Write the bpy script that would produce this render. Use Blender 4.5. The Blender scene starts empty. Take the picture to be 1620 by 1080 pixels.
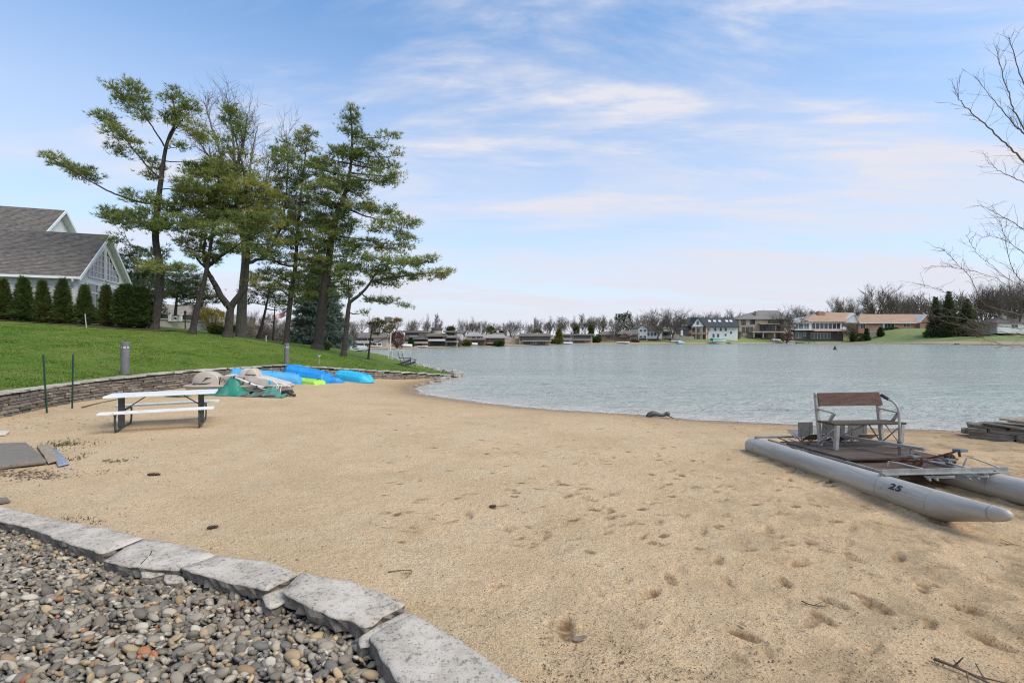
import bpy, bmesh, math, random
import numpy as np
from mathutils import Vector, Matrix
from mathutils.noise import noise as pnoise
random.seed(7)
RNG = np.random.default_rng(7)
scene = bpy.context.scene
COL = scene.collection
R = math.radians
# ------------------------------------------------------------------ camera, sky, sun, exposure
CAM_H, FPX, CU, CV = 1.9, 765.0, 810.0, 534.0
cam_d = bpy.data.cameras.new("camera")
cam_d.sensor_width = 36.0
cam_d.lens = 17.0
cam_d.shift_y = -6.0 / 1620.0
cam_d.clip_start = 0.05
cam_d.clip_end = 4000.0
cam = bpy.data.objects.new("camera", cam_d)
COL.objects.link(cam)
cam.location = (0, 0, CAM_H)
cam.rotation_euler = (R(90), 0, 0)
scene.camera = cam
SUN_EL, SUN_AZ = 50.0, 120.0          # azimuth clockwise from +Y
SUN_STRENGTH = 2.3
SKY_STRENGTH = 0.10
EXPOSURE = 0.58
world = bpy.data.worlds.new("World")
scene.world = world
world.use_nodes = True
def NN(nt, kind, ins=None, **attrs):
 n = nt.nodes.new(kind)
 for k, v in attrs.items():
  setattr(n, k, v)
 if ins:
  for k, v in ins.items():
   s = n.inputs[k]
   if isinstance(v, bpy.types.NodeSocket):
    nt.links.new(v, s)
   else:
    s.default_value = v
 return n
def MATH(nt, op, a, b=None, c=None, clamp=False):
 n = nt.nodes.new("ShaderNodeMath")
 n.operation = op
 n.use_clamp = clamp
 for i, v in enumerate((a, b, c)):
  if v is None:
   continue
  if isinstance(v, bpy.types.NodeSocket):
   nt.links.new(v, n.inputs[i])
  else:
   n.inputs[i].default_value = v
 return n.outputs[0]
def MIX(nt, fac, a, b):
 n = nt.nodes.new("ShaderNodeMix")
 n.data_type = "RGBA"
 for s, v in ((n.inputs[0], fac), (n.inputs[6], a), (n.inputs[7], b)):
  if isinstance(v, bpy.types.NodeSocket):
   nt.links.new(v, s)
  elif isinstance(v, (int, float)):
   s.default_value = v
  else:
   s.default_value = (v[0], v[1], v[2], 1.0)
 return n.outputs[2]
def RAMP(nt, fac, stops):
 n = nt.nodes.new("ShaderNodeMapRange")
 n.interpolation_type = "SMOOTHSTEP"
 nt.links.new(fac, n.inputs[0])
 n.inputs[1].default_value = stops[0]
 n.inputs[2].default_value = stops[1]
 n.inputs[3].default_value = stops[2] if len(stops) > 2 else 0.0
 n.inputs[4].default_value = stops[3] if len(stops) > 3 else 1.0
 return n.outputs[0]
def build_sky():
 nt = world.node_tree
 nt.nodes.clear()
 S1, S2, S3 = SKY_SEEDS
 out = NN(nt, "ShaderNodeOutputWorld")
 bg = NN(nt, "ShaderNodeBackground")
 bg.inputs[1].default_value = SKY_STRENGTH
 sky = NN(nt, "ShaderNodeTexSky", sky_type="NISHITA")
 sky.sun_disc = False
 sky.sun_elevation = R(SUN_EL)
 sky.sun_rotation = R(SUN_AZ)
 sky.altitude = 100
 sky.air_density = 1.0
 sky.dust_density = 0.6
 sky.ozone_density = 2.0
 tc = NN(nt, "ShaderNodeTexCoord")
 sep = NN(nt, "ShaderNodeSeparateXYZ", {0: tc.outputs["Generated"]})
 x, y, z = sep.outputs
 zc = MATH(nt, "MAXIMUM", z, 0.0)
 den = MATH(nt, "ADD", zc, 0.10)
 px = MATH(nt, "DIVIDE", x, den)
 py = MATH(nt, "DIVIDE", y, den)
 pos = NN(nt, "ShaderNodeCombineXYZ", {0: px, 1: py, 2: 0.0}).outputs[0]
 def layer(rot, scale, detail, rough, dist, seed):
  m = NN(nt, "ShaderNodeMapping", {0: pos})
  m.inputs["Rotation"].default_value = (0, 0, R(rot))
  m.inputs["Scale"].default_value = scale
  m.inputs["Location"].default_value = (seed, seed * 0.7, seed * 0.3)
  t = NN(nt, "ShaderNodeTexNoise", {"Vector": m.outputs[0], "Scale": 1.0, "Detail": detail,
           "Roughness": rough, "Distortion": dist})
  return t.outputs["Fac"]
 big = layer(-24, (0.38, 1.0, 1), 3, 0.5, 0.3, S1)
 mid = layer(-20, (0.75, 1.9, 1), 7, 0.6, 0.5, S2)
 fine = layer(28, (1.6, 3.6, 1), 8, 0.62, 0.5, S3)
 a = RAMP(nt, big, (0.34, 0.60))
 b = RAMP(nt, mid, (0.40, 0.69))
 c = RAMP(nt, fine, (0.36, 0.70))
 wisp = MATH(nt, "MULTIPLY", MATH(nt, "MULTIPLY", MATH(nt, "ADD", a, 0.35), b), MATH(nt, "ADD", MATH(nt, "MULTIPLY", c, 0.75), 0.45), clamp=True)
 wisp = MATH(nt, "MULTIPLY", wisp, 1.2, clamp=True)
 # thin high veil, thicker where one looks through more of it
 veil = RAMP(nt, zc, (0.0, 0.66, 0.97, 0.02))
 veil = MATH(nt, "MULTIPLY", veil, MATH(nt, "ADD", MATH(nt, "MULTIPLY", a, 0.30), 0.76), clamp=True)
 inv = MATH(nt, "MULTIPLY", MATH(nt, "SUBTRACT", 1.0, wisp), MATH(nt, "SUBTRACT", 1.0, veil))
 cover = MATH(nt, "SUBTRACT", 1.0, inv, clamp=True)
 cover = MATH(nt, "MAXIMUM", cover, MATH(nt, "MULTIPLY", RAMP(nt, zc, (0.02, 0.30, 1.0, 0.0)), 0.97))
 tinted = NN(nt, "ShaderNodeMix", data_type="RGBA", blend_type="MULTIPLY")
 tinted.inputs[0].default_value = 1.0
 nt.links.new(sky.outputs[0], tinted.inputs[6])
 tinted.inputs[7].default_value = SKY_TINT
 col = MIX(nt, cover, tinted.outputs[2], CLOUD_COL)
 nt.links.new(col, bg.inputs[0])
 nt.links.new(bg.outputs[0], out.inputs[0])
SKY_SEEDS = (18.91, 28.753, 35.1525)
SKY_TINT = (0.93, 1.46, 1.70, 1)
CLOUD_COL = (5.25, 5.33, 5.95)
build_sky()
sun_d = bpy.data.lights.new("sun", "SUN")
sun_d.energy = SUN_STRENGTH
sun_d.angle = R(42)
sun_d.color = (1.0, 0.90, 0.76)
sun = bpy.data.objects.new("sun", sun_d)
COL.objects.link(sun)
_az = R(SUN_AZ)
_dir = Vector((math.sin(_az) * math.cos(R(SUN_EL)), math.cos(_az) * math.cos(R(SUN_EL)), math.sin(R(SUN_EL))))
sun.rotation_euler = (-_dir).to_track_quat("-Z", "Y").to_euler()
sun.location = (0, 0, 50)
scene.cycles.use_denoising = True
scene.cycles.denoising_prefilter = "NONE"
scene.cycles.filter_width = 1.15
vs = scene.view_settings
vs.view_transform = "Standard"
vs.look = "None"
vs.exposure = EXPOSURE
vs.gamma = 1.0
vs.use_curve_mapping = False
# ------------------------------------------------------------------ helpers
ORG = {}
def at(u, v, Y):
 """photo pixel (1620 x 1080) at distance Y -> world point"""
 return Vector(((u - CU) / FPX * Y, Y, CAM_H - (v - CV) / FPX * Y))
def on(u, v, z=0.0):
 """photo pixel on the horizontal plane of height z -> world point"""
 Y = (CAM_H - z) * FPX / (v - CV)
 return Vector(((u - CU) / FPX * Y, Y, z))
def tag(o, label=None, cat=None, group=None, kind=None):
 if label:
  o["label"] = label
 if cat:
  o["category"] = cat
 if group:
  o["group"] = group
 if kind:
  o["kind"] = kind
 return o
def thing(name, label, cat, loc=(0, 0, 0), group=None, rz=0.0):
 o = bpy.data.objects.new(name, None)
 o.empty_display_size = 0.2
 COL.objects.link(o)
 o.location = loc
 o.rotation_euler = (0, 0, rz)
 ORG[o] = Vector(loc)
 return tag(o, label, cat, group)
def fast_mesh(name, V, F):
 V = np.asarray(V, dtype=np.float32).reshape(-1, 3)
 F = np.asarray(F, dtype=np.int32)
 me = bpy.data.meshes.new(name)
 me.vertices.add(len(V))
 me.vertices.foreach_set("co", V.ravel())
 k = F.shape[1]
 me.loops.add(F.size)
 me.loops.foreach_set("vertex_index", F.ravel())
 me.polygons.add(len(F))
 me.polygons.foreach_set("loop_start", np.arange(0, F.size, k, dtype=np.int32))
 me.update(calc_edges=True)
 return me
def smooth(me, on_=True):
 me.polygons.foreach_set("use_smooth", np.full(len(me.polygons), on_, dtype=bool))
 return me
def link(name, me, mat, parent=None, world_coords=True):
 """link a mesh as ONE object; its vertices are given in world coordinates and shifted to the parent's base"""
 o = bpy.data.objects.new(name, me)
 if mat is not None:
  me.materials.clear()
  me.materials.append(mat)
 COL.objects.link(o)
 if parent is not None:
  if world_coords:
   off = ORG.get(parent, Vector((0, 0, 0)))
   me.transform(Matrix.Translation(-off))
  o.parent = parent
  ORG[o] = ORG.get(parent, Vector((0, 0, 0)))
 else:
  ORG[o] = Vector((0, 0, 0))
 return o
def attr(me, name, vals):
 a = me.attributes.new(name, "FLOAT", "POINT")
 a.data.foreach_set("value", np.asarray(vals, dtype=np.float32))
class MB:
 """collects simple solids and links them as one mesh"""
 def __init__(s):
  s.v, s.f = [], []
 def add(s, vs, fs):
  n = len(s.v)
  s.v += [tuple(p) for p in vs]
  s.f += [tuple(i + n for i in f) for f in fs]
  return s
 def box(s, c, size, M=None):
  hx, hy, hz = size[0] / 2, size[1] / 2, size[2] / 2
  pts = [Vector((sx * hx, sy * hy, sz * hz)) for sz in (-1, 1) for sy in (-1, 1) for sx in (-1, 1)]
  if M is not None:
   pts = [M @ p for p in pts]
  c = Vector(c)
  return s.hexa([p + c for p in pts])
 def hexa(s, p):
  return s.add(p, [(0, 2, 3, 1), (4, 5, 7, 6), (0, 1, 5, 4), (1, 3, 7, 5), (3, 2, 6, 7), (2, 0, 4, 6)])
 def bb(s, x0, x1, y0, y1, z0, z1):
  return s.box(((x0 + x1) / 2, (y0 + y1) / 2, (z0 + z1) / 2), (abs(x1 - x0), abs(y1 - y0), abs(z1 - z0)))
 def beam(s, a, b, w, h, up=(0, 0, 1)):
  a, b = Vector(a), Vector(b)
  d = (b - a)
  L = d.length
  d.normalize()
  up = Vector(up)
  if abs(d.dot(up)) > 0.98:
   up = Vector((0, 1, 0))
  sx = d.cross(up).normalized()
  uz = sx.cross(d).normalized()
  p = []
  for q in (-1, 1):
   for j in (0, 1):
    for i in (-1, 1):
     p.append((a if j == 0 else b) + sx * (i * w / 2) + uz * (q * h / 2))
  return s.hexa(p)
 def tube(s, pts, r, n=8, caps=True):
  pts = [Vector(p) for p in pts]
  if not isinstance(r, (list, tuple)):
   r = [r] * len(pts)
  base = len(s.v)
  prev = None
  for i, p in enumerate(pts):
   d = (pts[min(i + 1, len(pts) - 1)] - pts[max(i - 1, 0)])
   d = d.normalized() if d.length > 1e-9 else Vector((0, 0, 1))
   if prev is None:
    a = d.cross(Vector((0, 0, 1)))
    if a.length < 0.05:
     a = d.cross(Vector((1, 0, 0)))
   else:
    a = prev - d * prev.dot(d)
   a.normalize()
   prev = a
   b = d.cross(a)
   for k in range(n):
    t = 2 * math.pi * k / n
    s.v.append(tuple(p + a * (r[i] * math.cos(t)) + b * (r[i] * math.sin(t))))
  for i in range(len(pts) - 1):
   for k in range(n):
    a0 = base + i * n + k
    a1 = base + i * n + (k + 1) % n
    s.f.append((a0, a1, a1 + n, a0 + n))
  if caps:
   s.f.append(tuple(base + k for k in reversed(range(n))))
   e = base + (len(pts) - 1) * n
   s.f.append(tuple(e + k for k in range(n)))
  return s
 def prism(s, poly, ext):
  """polygon (list of 3D points) swept by the vector ext"""
  n = len(poly)
  ext = Vector(ext)
  a = [Vector(p) for p in poly]
  b = [p + ext for p in a]
  fs = [tuple(reversed(range(n))), tuple(range(n, 2 * n))]
  for i in range(n):
   j = (i + 1) % n
   fs.append((i, j, n + j, n + i))
  return s.add(a + b, fs)
 def mesh(s, name):
  me = bpy.data.meshes.new(name)
  me.from_pydata(s.v, [], s.f)
  bm = bmesh.new()
  bm.from_mesh(me)
  bmesh.ops.recalc_face_normals(bm, faces=bm.faces)
  bm.to_mesh(me)
  bm.free()
  me.update()
  return me
 def build(s, name, mat, parent=None, bevel=0.0, sm=False, label=None, kind=None, world_coords=True):
  me = s.mesh(name)
  if sm:
   smooth(me)
  o = link(name, me, mat, parent, world_coords)
  if bevel > 0:
   m = o.modifiers.new("bevel", "BEVEL")
   m.width = bevel
   m.segments = 2
   m.limit_method = "ANGLE"
  if label or kind:
   tag(o, label, None, None, kind)
  return o
def copy_tree(o, parent=None):
 c = o.copy()
 COL.objects.link(c)
 if parent is not None:
  c.parent = parent
 for ch in list(o.children):
  copy_tree(ch, c)
 ORG[c] = ORG.get(o, Vector((0, 0, 0)))
 return c
# smooth lattice noise for height fields (numpy)
def vnoise(x, y, seed=0):
 xi = np.floor(x).astype(np.int64)
 yi = np.floor(y).astype(np.int64)
 fx = x - xi
 fy = y - yi
 fx = fx * fx * (3 - 2 * fx)
 fy = fy * fy * (3 - 2 * fy)
 def h(a, b):
  n = (a * 374761393 + b * 668265263 + seed * 974711) & 0xFFFFFFFF
  n = ((n ^ (n >> 13)) * 1274126177) & 0xFFFFFFFF
  n = n ^ (n >> 16)
  return (n & 0xFFFF) / 65535.0 * 2 - 1
 return (h(xi, yi) * (1 - fx) + h(xi + 1, yi) * fx) * (1 - fy) + (h(xi, yi + 1) * (1 - fx) + h(xi + 1, yi + 1) * fx) * fy
def seg_dist(px, py, poly, closed=False):
 P = np.asarray(poly, dtype=float)
 n = len(P)
 best = np.full(px.shape, 1e9)
 for i in range(n if closed else n - 1):
  a, b = P[i], P[(i + 1) % n]
  dx, dy = b - a
  L2 = dx * dx + dy * dy + 1e-12
  t = np.clip(((px - a[0]) * dx + (py - a[1]) * dy) / L2, 0, 1)
  d = np.hypot(px - a[0] - t * dx, py - a[1] - t * dy)
  best = np.minimum(best, d)
 return best
def inside(px, py, poly):
 P = np.asarray(poly, dtype=float)
 res = np.zeros(px.shape, dtype=bool)
 n = len(P)
 j = n - 1
 for i in range(n):
  xi, yi = P[i]
  xj, yj = P[j]
  if yi != yj:
   c = ((yi > py) != (yj > py)) & (px < (xj - xi) * (py - yi) / (yj - yi) + xi)
   res ^= c
  j = i
 return res
# ------------------------------------------------------------------ materials
MATS = {}
def new_mat(name):
 m = bpy.data.materials.new(name)
 m.use_nodes = True
 nt = m.node_tree
 b = nt.nodes["Principled BSDF"]
 MATS[name] = m
 return m, nt, b
def coords(nt, space="OBJECT"):
 if space == "WORLD":
  return NN(nt, "ShaderNodeNewGeometry").outputs["Position"]
 return NN(nt, "ShaderNodeTexCoord").outputs["Object"]
def noise_fac(nt, co, scale, detail=4, rough=0.55, stretch=None, dist=0.0):
 if stretch is not None:
  mp = NN(nt, "ShaderNodeMapping", {0: co})
  mp.inputs["Scale"].default_value = stretch
  co = mp.outputs[0]
 return NN(nt, "ShaderNodeTexNoise", {"Vector": co, "Scale": scale, "Detail": detail, "Roughness": rough,
           "Distortion": dist}).outputs["Fac"]
def plain(name, c1, c2=None, rough=0.6, metal=0.0, scale=4.0, stretch=None, lo=0.35, hi=0.65, bump=0.0, bscale=None,
   spots=None, rnd=0.0, space="OBJECT", spec=0.5, bdist=0.01):
 """two-tone noisy material; spots = (colour, scale, threshold); rnd = brightness change from object to object"""
 m, nt, b = new_mat(name)
 co = coords(nt, space)
 f = noise_fac(nt, co, scale, 6, 0.6, stretch)
 col = MIX(nt, RAMP(nt, f, (lo, hi)), c1, c2 if c2 is not None else tuple(x * 0.8 for x in c1))
 if spots:
  sf = noise_fac(nt, co, spots[1], 5, 0.65, stretch)
  col = MIX(nt, RAMP(nt, sf, (spots[2], spots[2] + 0.08)), col, spots[0])
 if rnd:
  oi = NN(nt, "ShaderNodeObjectInfo")
  k = MATH(nt, "ADD", MATH(nt, "MULTIPLY", oi.outputs["Random"], 2 * rnd), 1 - rnd)
  hsv = NN(nt, "ShaderNodeHueSaturation", {"Value": k, "Color": col})
  col = hsv.outputs[0]
 nt.links.new(col, b.inputs["Base Color"])
 b.inputs["Roughness"].default_value = rough
 b.inputs["Metallic"].default_value = metal
 b.inputs["Specular IOR Level"].default_value = spec
 if bump:
  bf = noise_fac(nt, co, bscale or scale * 4, 6, 0.65, stretch)
  bn = NN(nt, "ShaderNodeBump", {"Strength": bump, "Distance": bdist, "Height": bf})
  nt.links.new(bn.outputs[0], b.inputs["Normal"])
 return m
def foliage_mat(name, dark, mid, yellow):
 m, nt, b = new_mat(name)
 t = NN(nt, "ShaderNodeAttribute", attribute_name="tint").outputs["Fac"]
 c = MIX(nt, MATH(nt, "MULTIPLY", t, 2.0, clamp=True), dark, mid)
 c = MIX(nt, MATH(nt, "SUBTRACT", MATH(nt, "MULTIPLY", t, 2.0), 1.0, clamp=True), c, yellow)
 nt.links.new(c, b.inputs["Base Color"])
 b.inputs["Roughness"].default_value = 0.6
 b.inputs["Specular IOR Level"].default_value = 0.3
 tr = NN(nt, "ShaderNodeBsdfTranslucent", {0: c})
 mx = NN(nt, "ShaderNodeMixShader", {0: 0.28, 1: b.outputs[0], 2: tr.outputs[0]})
 nt.links.new(mx.outputs[0], nt.nodes["Material Output"].inputs[0])
 return m
# ------------------------------------------------------------------ plan of the place
WATER_Z = -0.60
NEAR_SHORE = [(-3.8, 30.4), (-4.0, 27.7), (-4.6, 25.5), (-4.75, 23.9), (-4.0, 21.5), (-2.95, 20.3), (-1.2, 18.6), (0.45, 17.4),
    (1.95, 16.6), (3.93, 15.8), (4.6, 15.3), (5.57, 14.7), (7.2, 14.2), (8.75, 13.7), (10.3, 13.4), (11.9, 13.0),
    (13.9, 13.1), (18.0, 12.6), (26.0, 12.0)]
FAR_SHORE = [(70, 22), (130, 50), (152, 95), (156, 130), (156, 147), (159, 159), (157, 174), (154, 201), (150, 212),
    (122, 212), (97, 201), (78, 193), (60, 191), (45, 182), (20, 174), (2, 147), (-9, 136), (-17, 119.5), (-23, 106), (-31, 102),
    (-33, 95), (-25, 72)]
WEST_SHORE = [(-16.2, 56), (-12.9, 50), (-8.8, 43), (-5.6, 35), (-4.3, 32)]
LAKE = NEAR_SHORE + FAR_SHORE + WEST_SHORE
WALL = [(-10.9, 2.0), (-11.6, 6.0), (-12.1, 9.0), (-12.4, 11.7), (-13.06, 13.5), (-13.3, 15.4), (-13.2, 18.0), (-13.1, 20.5), (-12.06, 22.5),
  (-11.06, 23.5), (-9.36, 24.7), (-7.56, 26.3), (-5.96, 27.0), (-4.5, 28.7), (-3.85, 30.2)]
WALL_TOP = [.56, .56, .56, .555, .525, .545, .56, .54, .56, .575, .36, .12, -.03, -.27, -.42]
LAWN_POLY = WALL + [(-3.2, 33), (-4.5, 36.5), (-7.3, 44), (-11.5, 51.5), (-14.5, 57.5), (-22, 74), (-30, 84), (-120, 84), (-120, 2.0)]
# far edge of the foreground slabs (plan) and their width
KERB_FAR = [(-8.6, 6.9), (-5.63, 5.32), (-4.65, 4.93), (-3.41, 4.45), (-2.546, 4.126), (-1.683, 3.764), (-0.757, 3.346), (-0.63, 3.2), (0.017, 2.59),
   (0.72, 1.80), (1.5, 0.8), (1.9, -1.5)]
def kerb_y(x):
 xs = np.array([p[0] for p in KERB_FAR])
 ys = np.array([p[1] for p in KERB_FAR])
 return np.interp(x, xs, ys, left=6.9, right=-10.0)
def lake_d(x, y):
 d = seg_dist(x, y, NEAR_SHORE + [(70, 22)])
 return np.where(inside(x, y, LAKE), -d, d)
def sand_z(x, y):
 """smooth beach profile (no footprints)"""
 x = np.asarray(x, float)
 y = np.asarray(y, float)
 d = lake_d(x, y)
 return np.where(d > 0, WATER_Z + 0.6 * (1 - np.exp(-np.maximum(d, 0) / 5.8)), WATER_Z + np.maximum(d, -8) * 0.10)
def sz(x, y):
 return float(sand_z(np.array([x]), np.array([y]))[0])
def gp(u, v):
 """photo pixel -> point on the beach"""
 z = 0.0
 for _ in range(12):
  p = on(u, v, z)
  z = 0.5 * z + 0.5 * sz(p.x, p.y)
 p = on(u, v, z)
 return p
_LC = [(x, y, z - 0.01) for (x, y), z in zip(WALL, WALL_TOP)]
for (u, v, Y) in [(-300, 492, 27), (0, 505, 30), (100, 512, 31), (200, 518, 32), (240, 521, 31.5), (300, 527, 33), (360, 531, 34), (440, 544, 36),
     (515, 553, 38), (560, 556, 42), (600, 560, 46), (627, 569, 46), (655, 577, 41), (700, 587, 33.5),
     (645, 581, 35), (582, 568, 36), (543, 559, 35), (198, 592, 17.6), (454, 577, 24.7),
     (200, 512, 44), (330, 523, 46), (440, 541, 48), (500, 548, 52), (540, 552, 60), (0, 500, 44), (-400, 505, 60), (100, 510, 60),
     (300, 523, 70), (450, 545, 70), (520, 552, 72), (-200, 480, 28)]:
 p = at(u, v, Y)
 _LC.append((p.x, p.y, p.z))
_LC = np.array(_LC)
def _rk(d):
 return d
_n = len(_LC)
_A = np.zeros((_n + 3, _n + 3))
_D = np.hypot(_LC[:, None, 0] - _LC[None, :, 0], _LC[:, None, 1] - _LC[None, :, 1])
_A[:_n, :_n] = _rk(_D) - np.eye(_n) * 0.15
_A[:_n, _n] = 1
_A[:_n, _n + 1:] = _LC[:, :2]
_A[_n, :_n] = 1
_A[_n + 1:, :_n] = _LC[:, :2].T
_W = np.linalg.solve(_A, np.concatenate([_LC[:, 2], [0, 0, 0]]))
def lawn_z(x, y):
 x = np.asarray(x, float)
 y = np.asarray(y, float)
 sh = x.shape
 x, y = x.ravel(), y.ravel()
 xc = np.clip(x, -75, 5)
 out = np.zeros(len(x))
 for i0 in range(0, len(x), 20000):
  a, b = xc[i0:i0 + 20000], y[i0:i0 + 20000]
  d = np.hypot(a[:, None] - _LC[None, :, 0], b[:, None] - _LC[None, :, 1])
  out[i0:i0 + 20000] = _rk(d) @ _W[:_n] + _W[_n] + a * _W[_n + 1] + b * _W[_n + 2]
 out += 0.025 * vnoise(x * 0.6, y * 0.6, 3) + 0.012 * vnoise(x * 2.1, y * 2.1, 4)
 dl = seg_dist(x, y, WEST_SHORE + NEAR_SHORE[:1])
 ins = inside(x, y, LAKE)
 dl = np.where(ins, dl, 0)
 edge = np.clip(np.where(ins, 0, seg_dist(x, y, WEST_SHORE + NEAR_SHORE[:1])) / 1.0, 0, 1)
 out = np.where(ins, WATER_Z - 0.08 - dl * 0.35, np.minimum(out, WATER_Z + 0.12 + edge * 6))
 return out.reshape(sh)
def lz(x, y):
 return float(lawn_z(np.array([x]), np.array([y]))[0])
def lp(u, v, Y):
 """photo column u at distance Y, standing on the lawn"""
 x = (u - CU) / FPX * Y
 return Vector((x, Y, lz(x, Y)))
def tensor(xs, ys, zf, mask=None):
 X, Y = np.meshgrid(xs, ys)
 Z = zf(X, Y)
 V = np.stack([X, Y, Z], -1).reshape(-1, 3)
 nx, ny = len(xs), len(ys)
 i = (np.arange(ny - 1)[:, None] * nx + np.arange(nx - 1)[None, :]).ravel()
 F = np.stack([i, i + 1, i + nx + 1, i + nx], -1)
 if mask is not None:
  ok = mask(X, Y).ravel()
  F = F[ok[F].any(1)]
  used = np.zeros(len(V), bool)
  used[F.ravel()] = True
  remap = np.cumsum(used) - 1
  V, F = V[used], remap[F]
 return V, F
def steps(*ranges):
 out = []
 for a, b, s in ranges:
  out.append(np.arange(a, b - 1e-6, s))
 out.append(np.array([ranges[-1][1]]))
 return np.concatenate(out)
# ------------------------------------------------------------------ the sand
def sand_material():
 m, nt, b = new_mat("sand")
 co = coords(nt, "WORLD")
 sep = NN(nt, "ShaderNodeSeparateXYZ", {0: co})
 n1 = noise_fac(nt, co, 0.55, 5, 0.6)
 n2 = noise_fac(nt, co, 5.0, 5, 0.65)
 n3 = noise_fac(nt, co, 95.0, 4, 0.75)
 n4 = noise_fac(nt, co, 55.0, 4, 0.7)
 c = MIX(nt, RAMP(nt, n1, (0.35, 0.68)), (0.660, 0.468, 0.278), (0.545, 0.388, 0.216))
 c = MIX(nt, MATH(nt, "MULTIPLY", RAMP(nt, noise_fac(nt, co, 1.3, 5, 0.65, None, 0.6), (0.50, 0.62)), 0.6), c, (0.600, 0.470, 0.298))
 c = MIX(nt, MATH(nt, "MULTIPLY", RAMP(nt, n2, (0.48, 0.78)), 0.5), c, (0.42, 0.275, 0.145))
 # mixed grains: pale and dark
 c = MIX(nt, MATH(nt, "MULTIPLY", RAMP(nt, n3, (0.50, 0.60)), 0.72), c, (0.25, 0.16, 0.08))
 c = MIX(nt, MATH(nt, "MULTIPLY", RAMP(nt, n3, (0.47, 0.38)), 0.6), c, (0.80, 0.62, 0.40))
 n5 = noise_fac(nt, co, 24.0, 5, 0.75)
 c = MIX(nt, MATH(nt, "MULTIPLY", RAMP(nt, n5, (0.54, 0.66)), 0.50), c, (0.31, 0.205, 0.115))
 c = MIX(nt, MATH(nt, "MULTIPLY", RAMP(nt, n5, (0.44, 0.30)), 0.40), c, (0.78, 0.59, 0.385))
 c = MIX(nt, MATH(nt, "MULTIPLY", RAMP(nt, n4, (0.585, 0.64)), 0.62), c, (0.15, 0.10, 0.06))
 # old soil and leaf dust mixed into the sand towards the right
 gx = RAMP(nt, MATH(nt, "SUBTRACT", sep.outputs[0], MATH(nt, "MULTIPLY", sep.outputs[1], 0.55)), (-3.2, 4.0))
 d1 = noise_fac(nt, co, 1.6, 6, 0.7)
 dirt = MATH(nt, "MULTIPLY", RAMP(nt, d1, (0.43, 0.66)), MATH(nt, "ADD", MATH(nt, "MULTIPLY", gx, 0.95), 0.10), clamp=True)
 c = MIX(nt, MATH(nt, "MULTIPLY", gx, 0.55), c, (0.52, 0.345, 0.185))
 c = MIX(nt, dirt, c, (0.30, 0.205, 0.112))
 sp = MATH(nt, "MULTIPLY", RAMP(nt, n4, (0.58, 0.66)), MATH(nt, "ADD", MATH(nt, "MULTIPLY", gx, 0.55), 0.15), clamp=True)
 c = MIX(nt, sp, c, (0.085, 0.065, 0.04))
 # crumbled dark bits kicked up in the footprints
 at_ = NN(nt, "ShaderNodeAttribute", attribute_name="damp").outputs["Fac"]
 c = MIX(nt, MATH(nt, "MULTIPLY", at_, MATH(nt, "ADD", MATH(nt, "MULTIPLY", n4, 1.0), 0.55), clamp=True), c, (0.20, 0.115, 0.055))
 # damp at the waterline
 zz = MATH(nt, "ADD", sep.outputs[2], MATH(nt, "MULTIPLY", MATH(nt, "SUBTRACT", n2, 0.5), 0.10))
 wet = RAMP(nt, zz, (-0.46, -0.56))
 wetter = RAMP(nt, zz, (-0.30, -0.55))
 c = MIX(nt, MATH(nt, "MULTIPLY", wetter, 0.60), c, (0.36, 0.23, 0.115))
 c = MIX(nt, MATH(nt, "MULTIPLY", wet, 0.6), c, (0.20, 0.125, 0.065))
 nt.links.new(c, b.inputs["Base Color"])
 ro = MATH(nt, "SUBTRACT", 0.95, MATH(nt, "MULTIPLY", wet, 0.5))
 nt.links.new(ro, b.inputs["Roughness"])
 b.inputs["Specular IOR Level"].default_value = 0.25
 hsum = MATH(nt, "ADD", MATH(nt, "MULTIPLY", n3, 0.35), MATH(nt, "ADD", n4, MATH(nt, "MULTIPLY", noise_fac(nt, co, 17.0, 4, 0.6), 1.6)))
 bn = NN(nt, "ShaderNodeBump", {"Strength": 0.85, "Distance": 0.016, "Height": hsum})
 nt.links.new(bn.outputs[0], b.inputs["Normal"])
 return m
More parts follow.
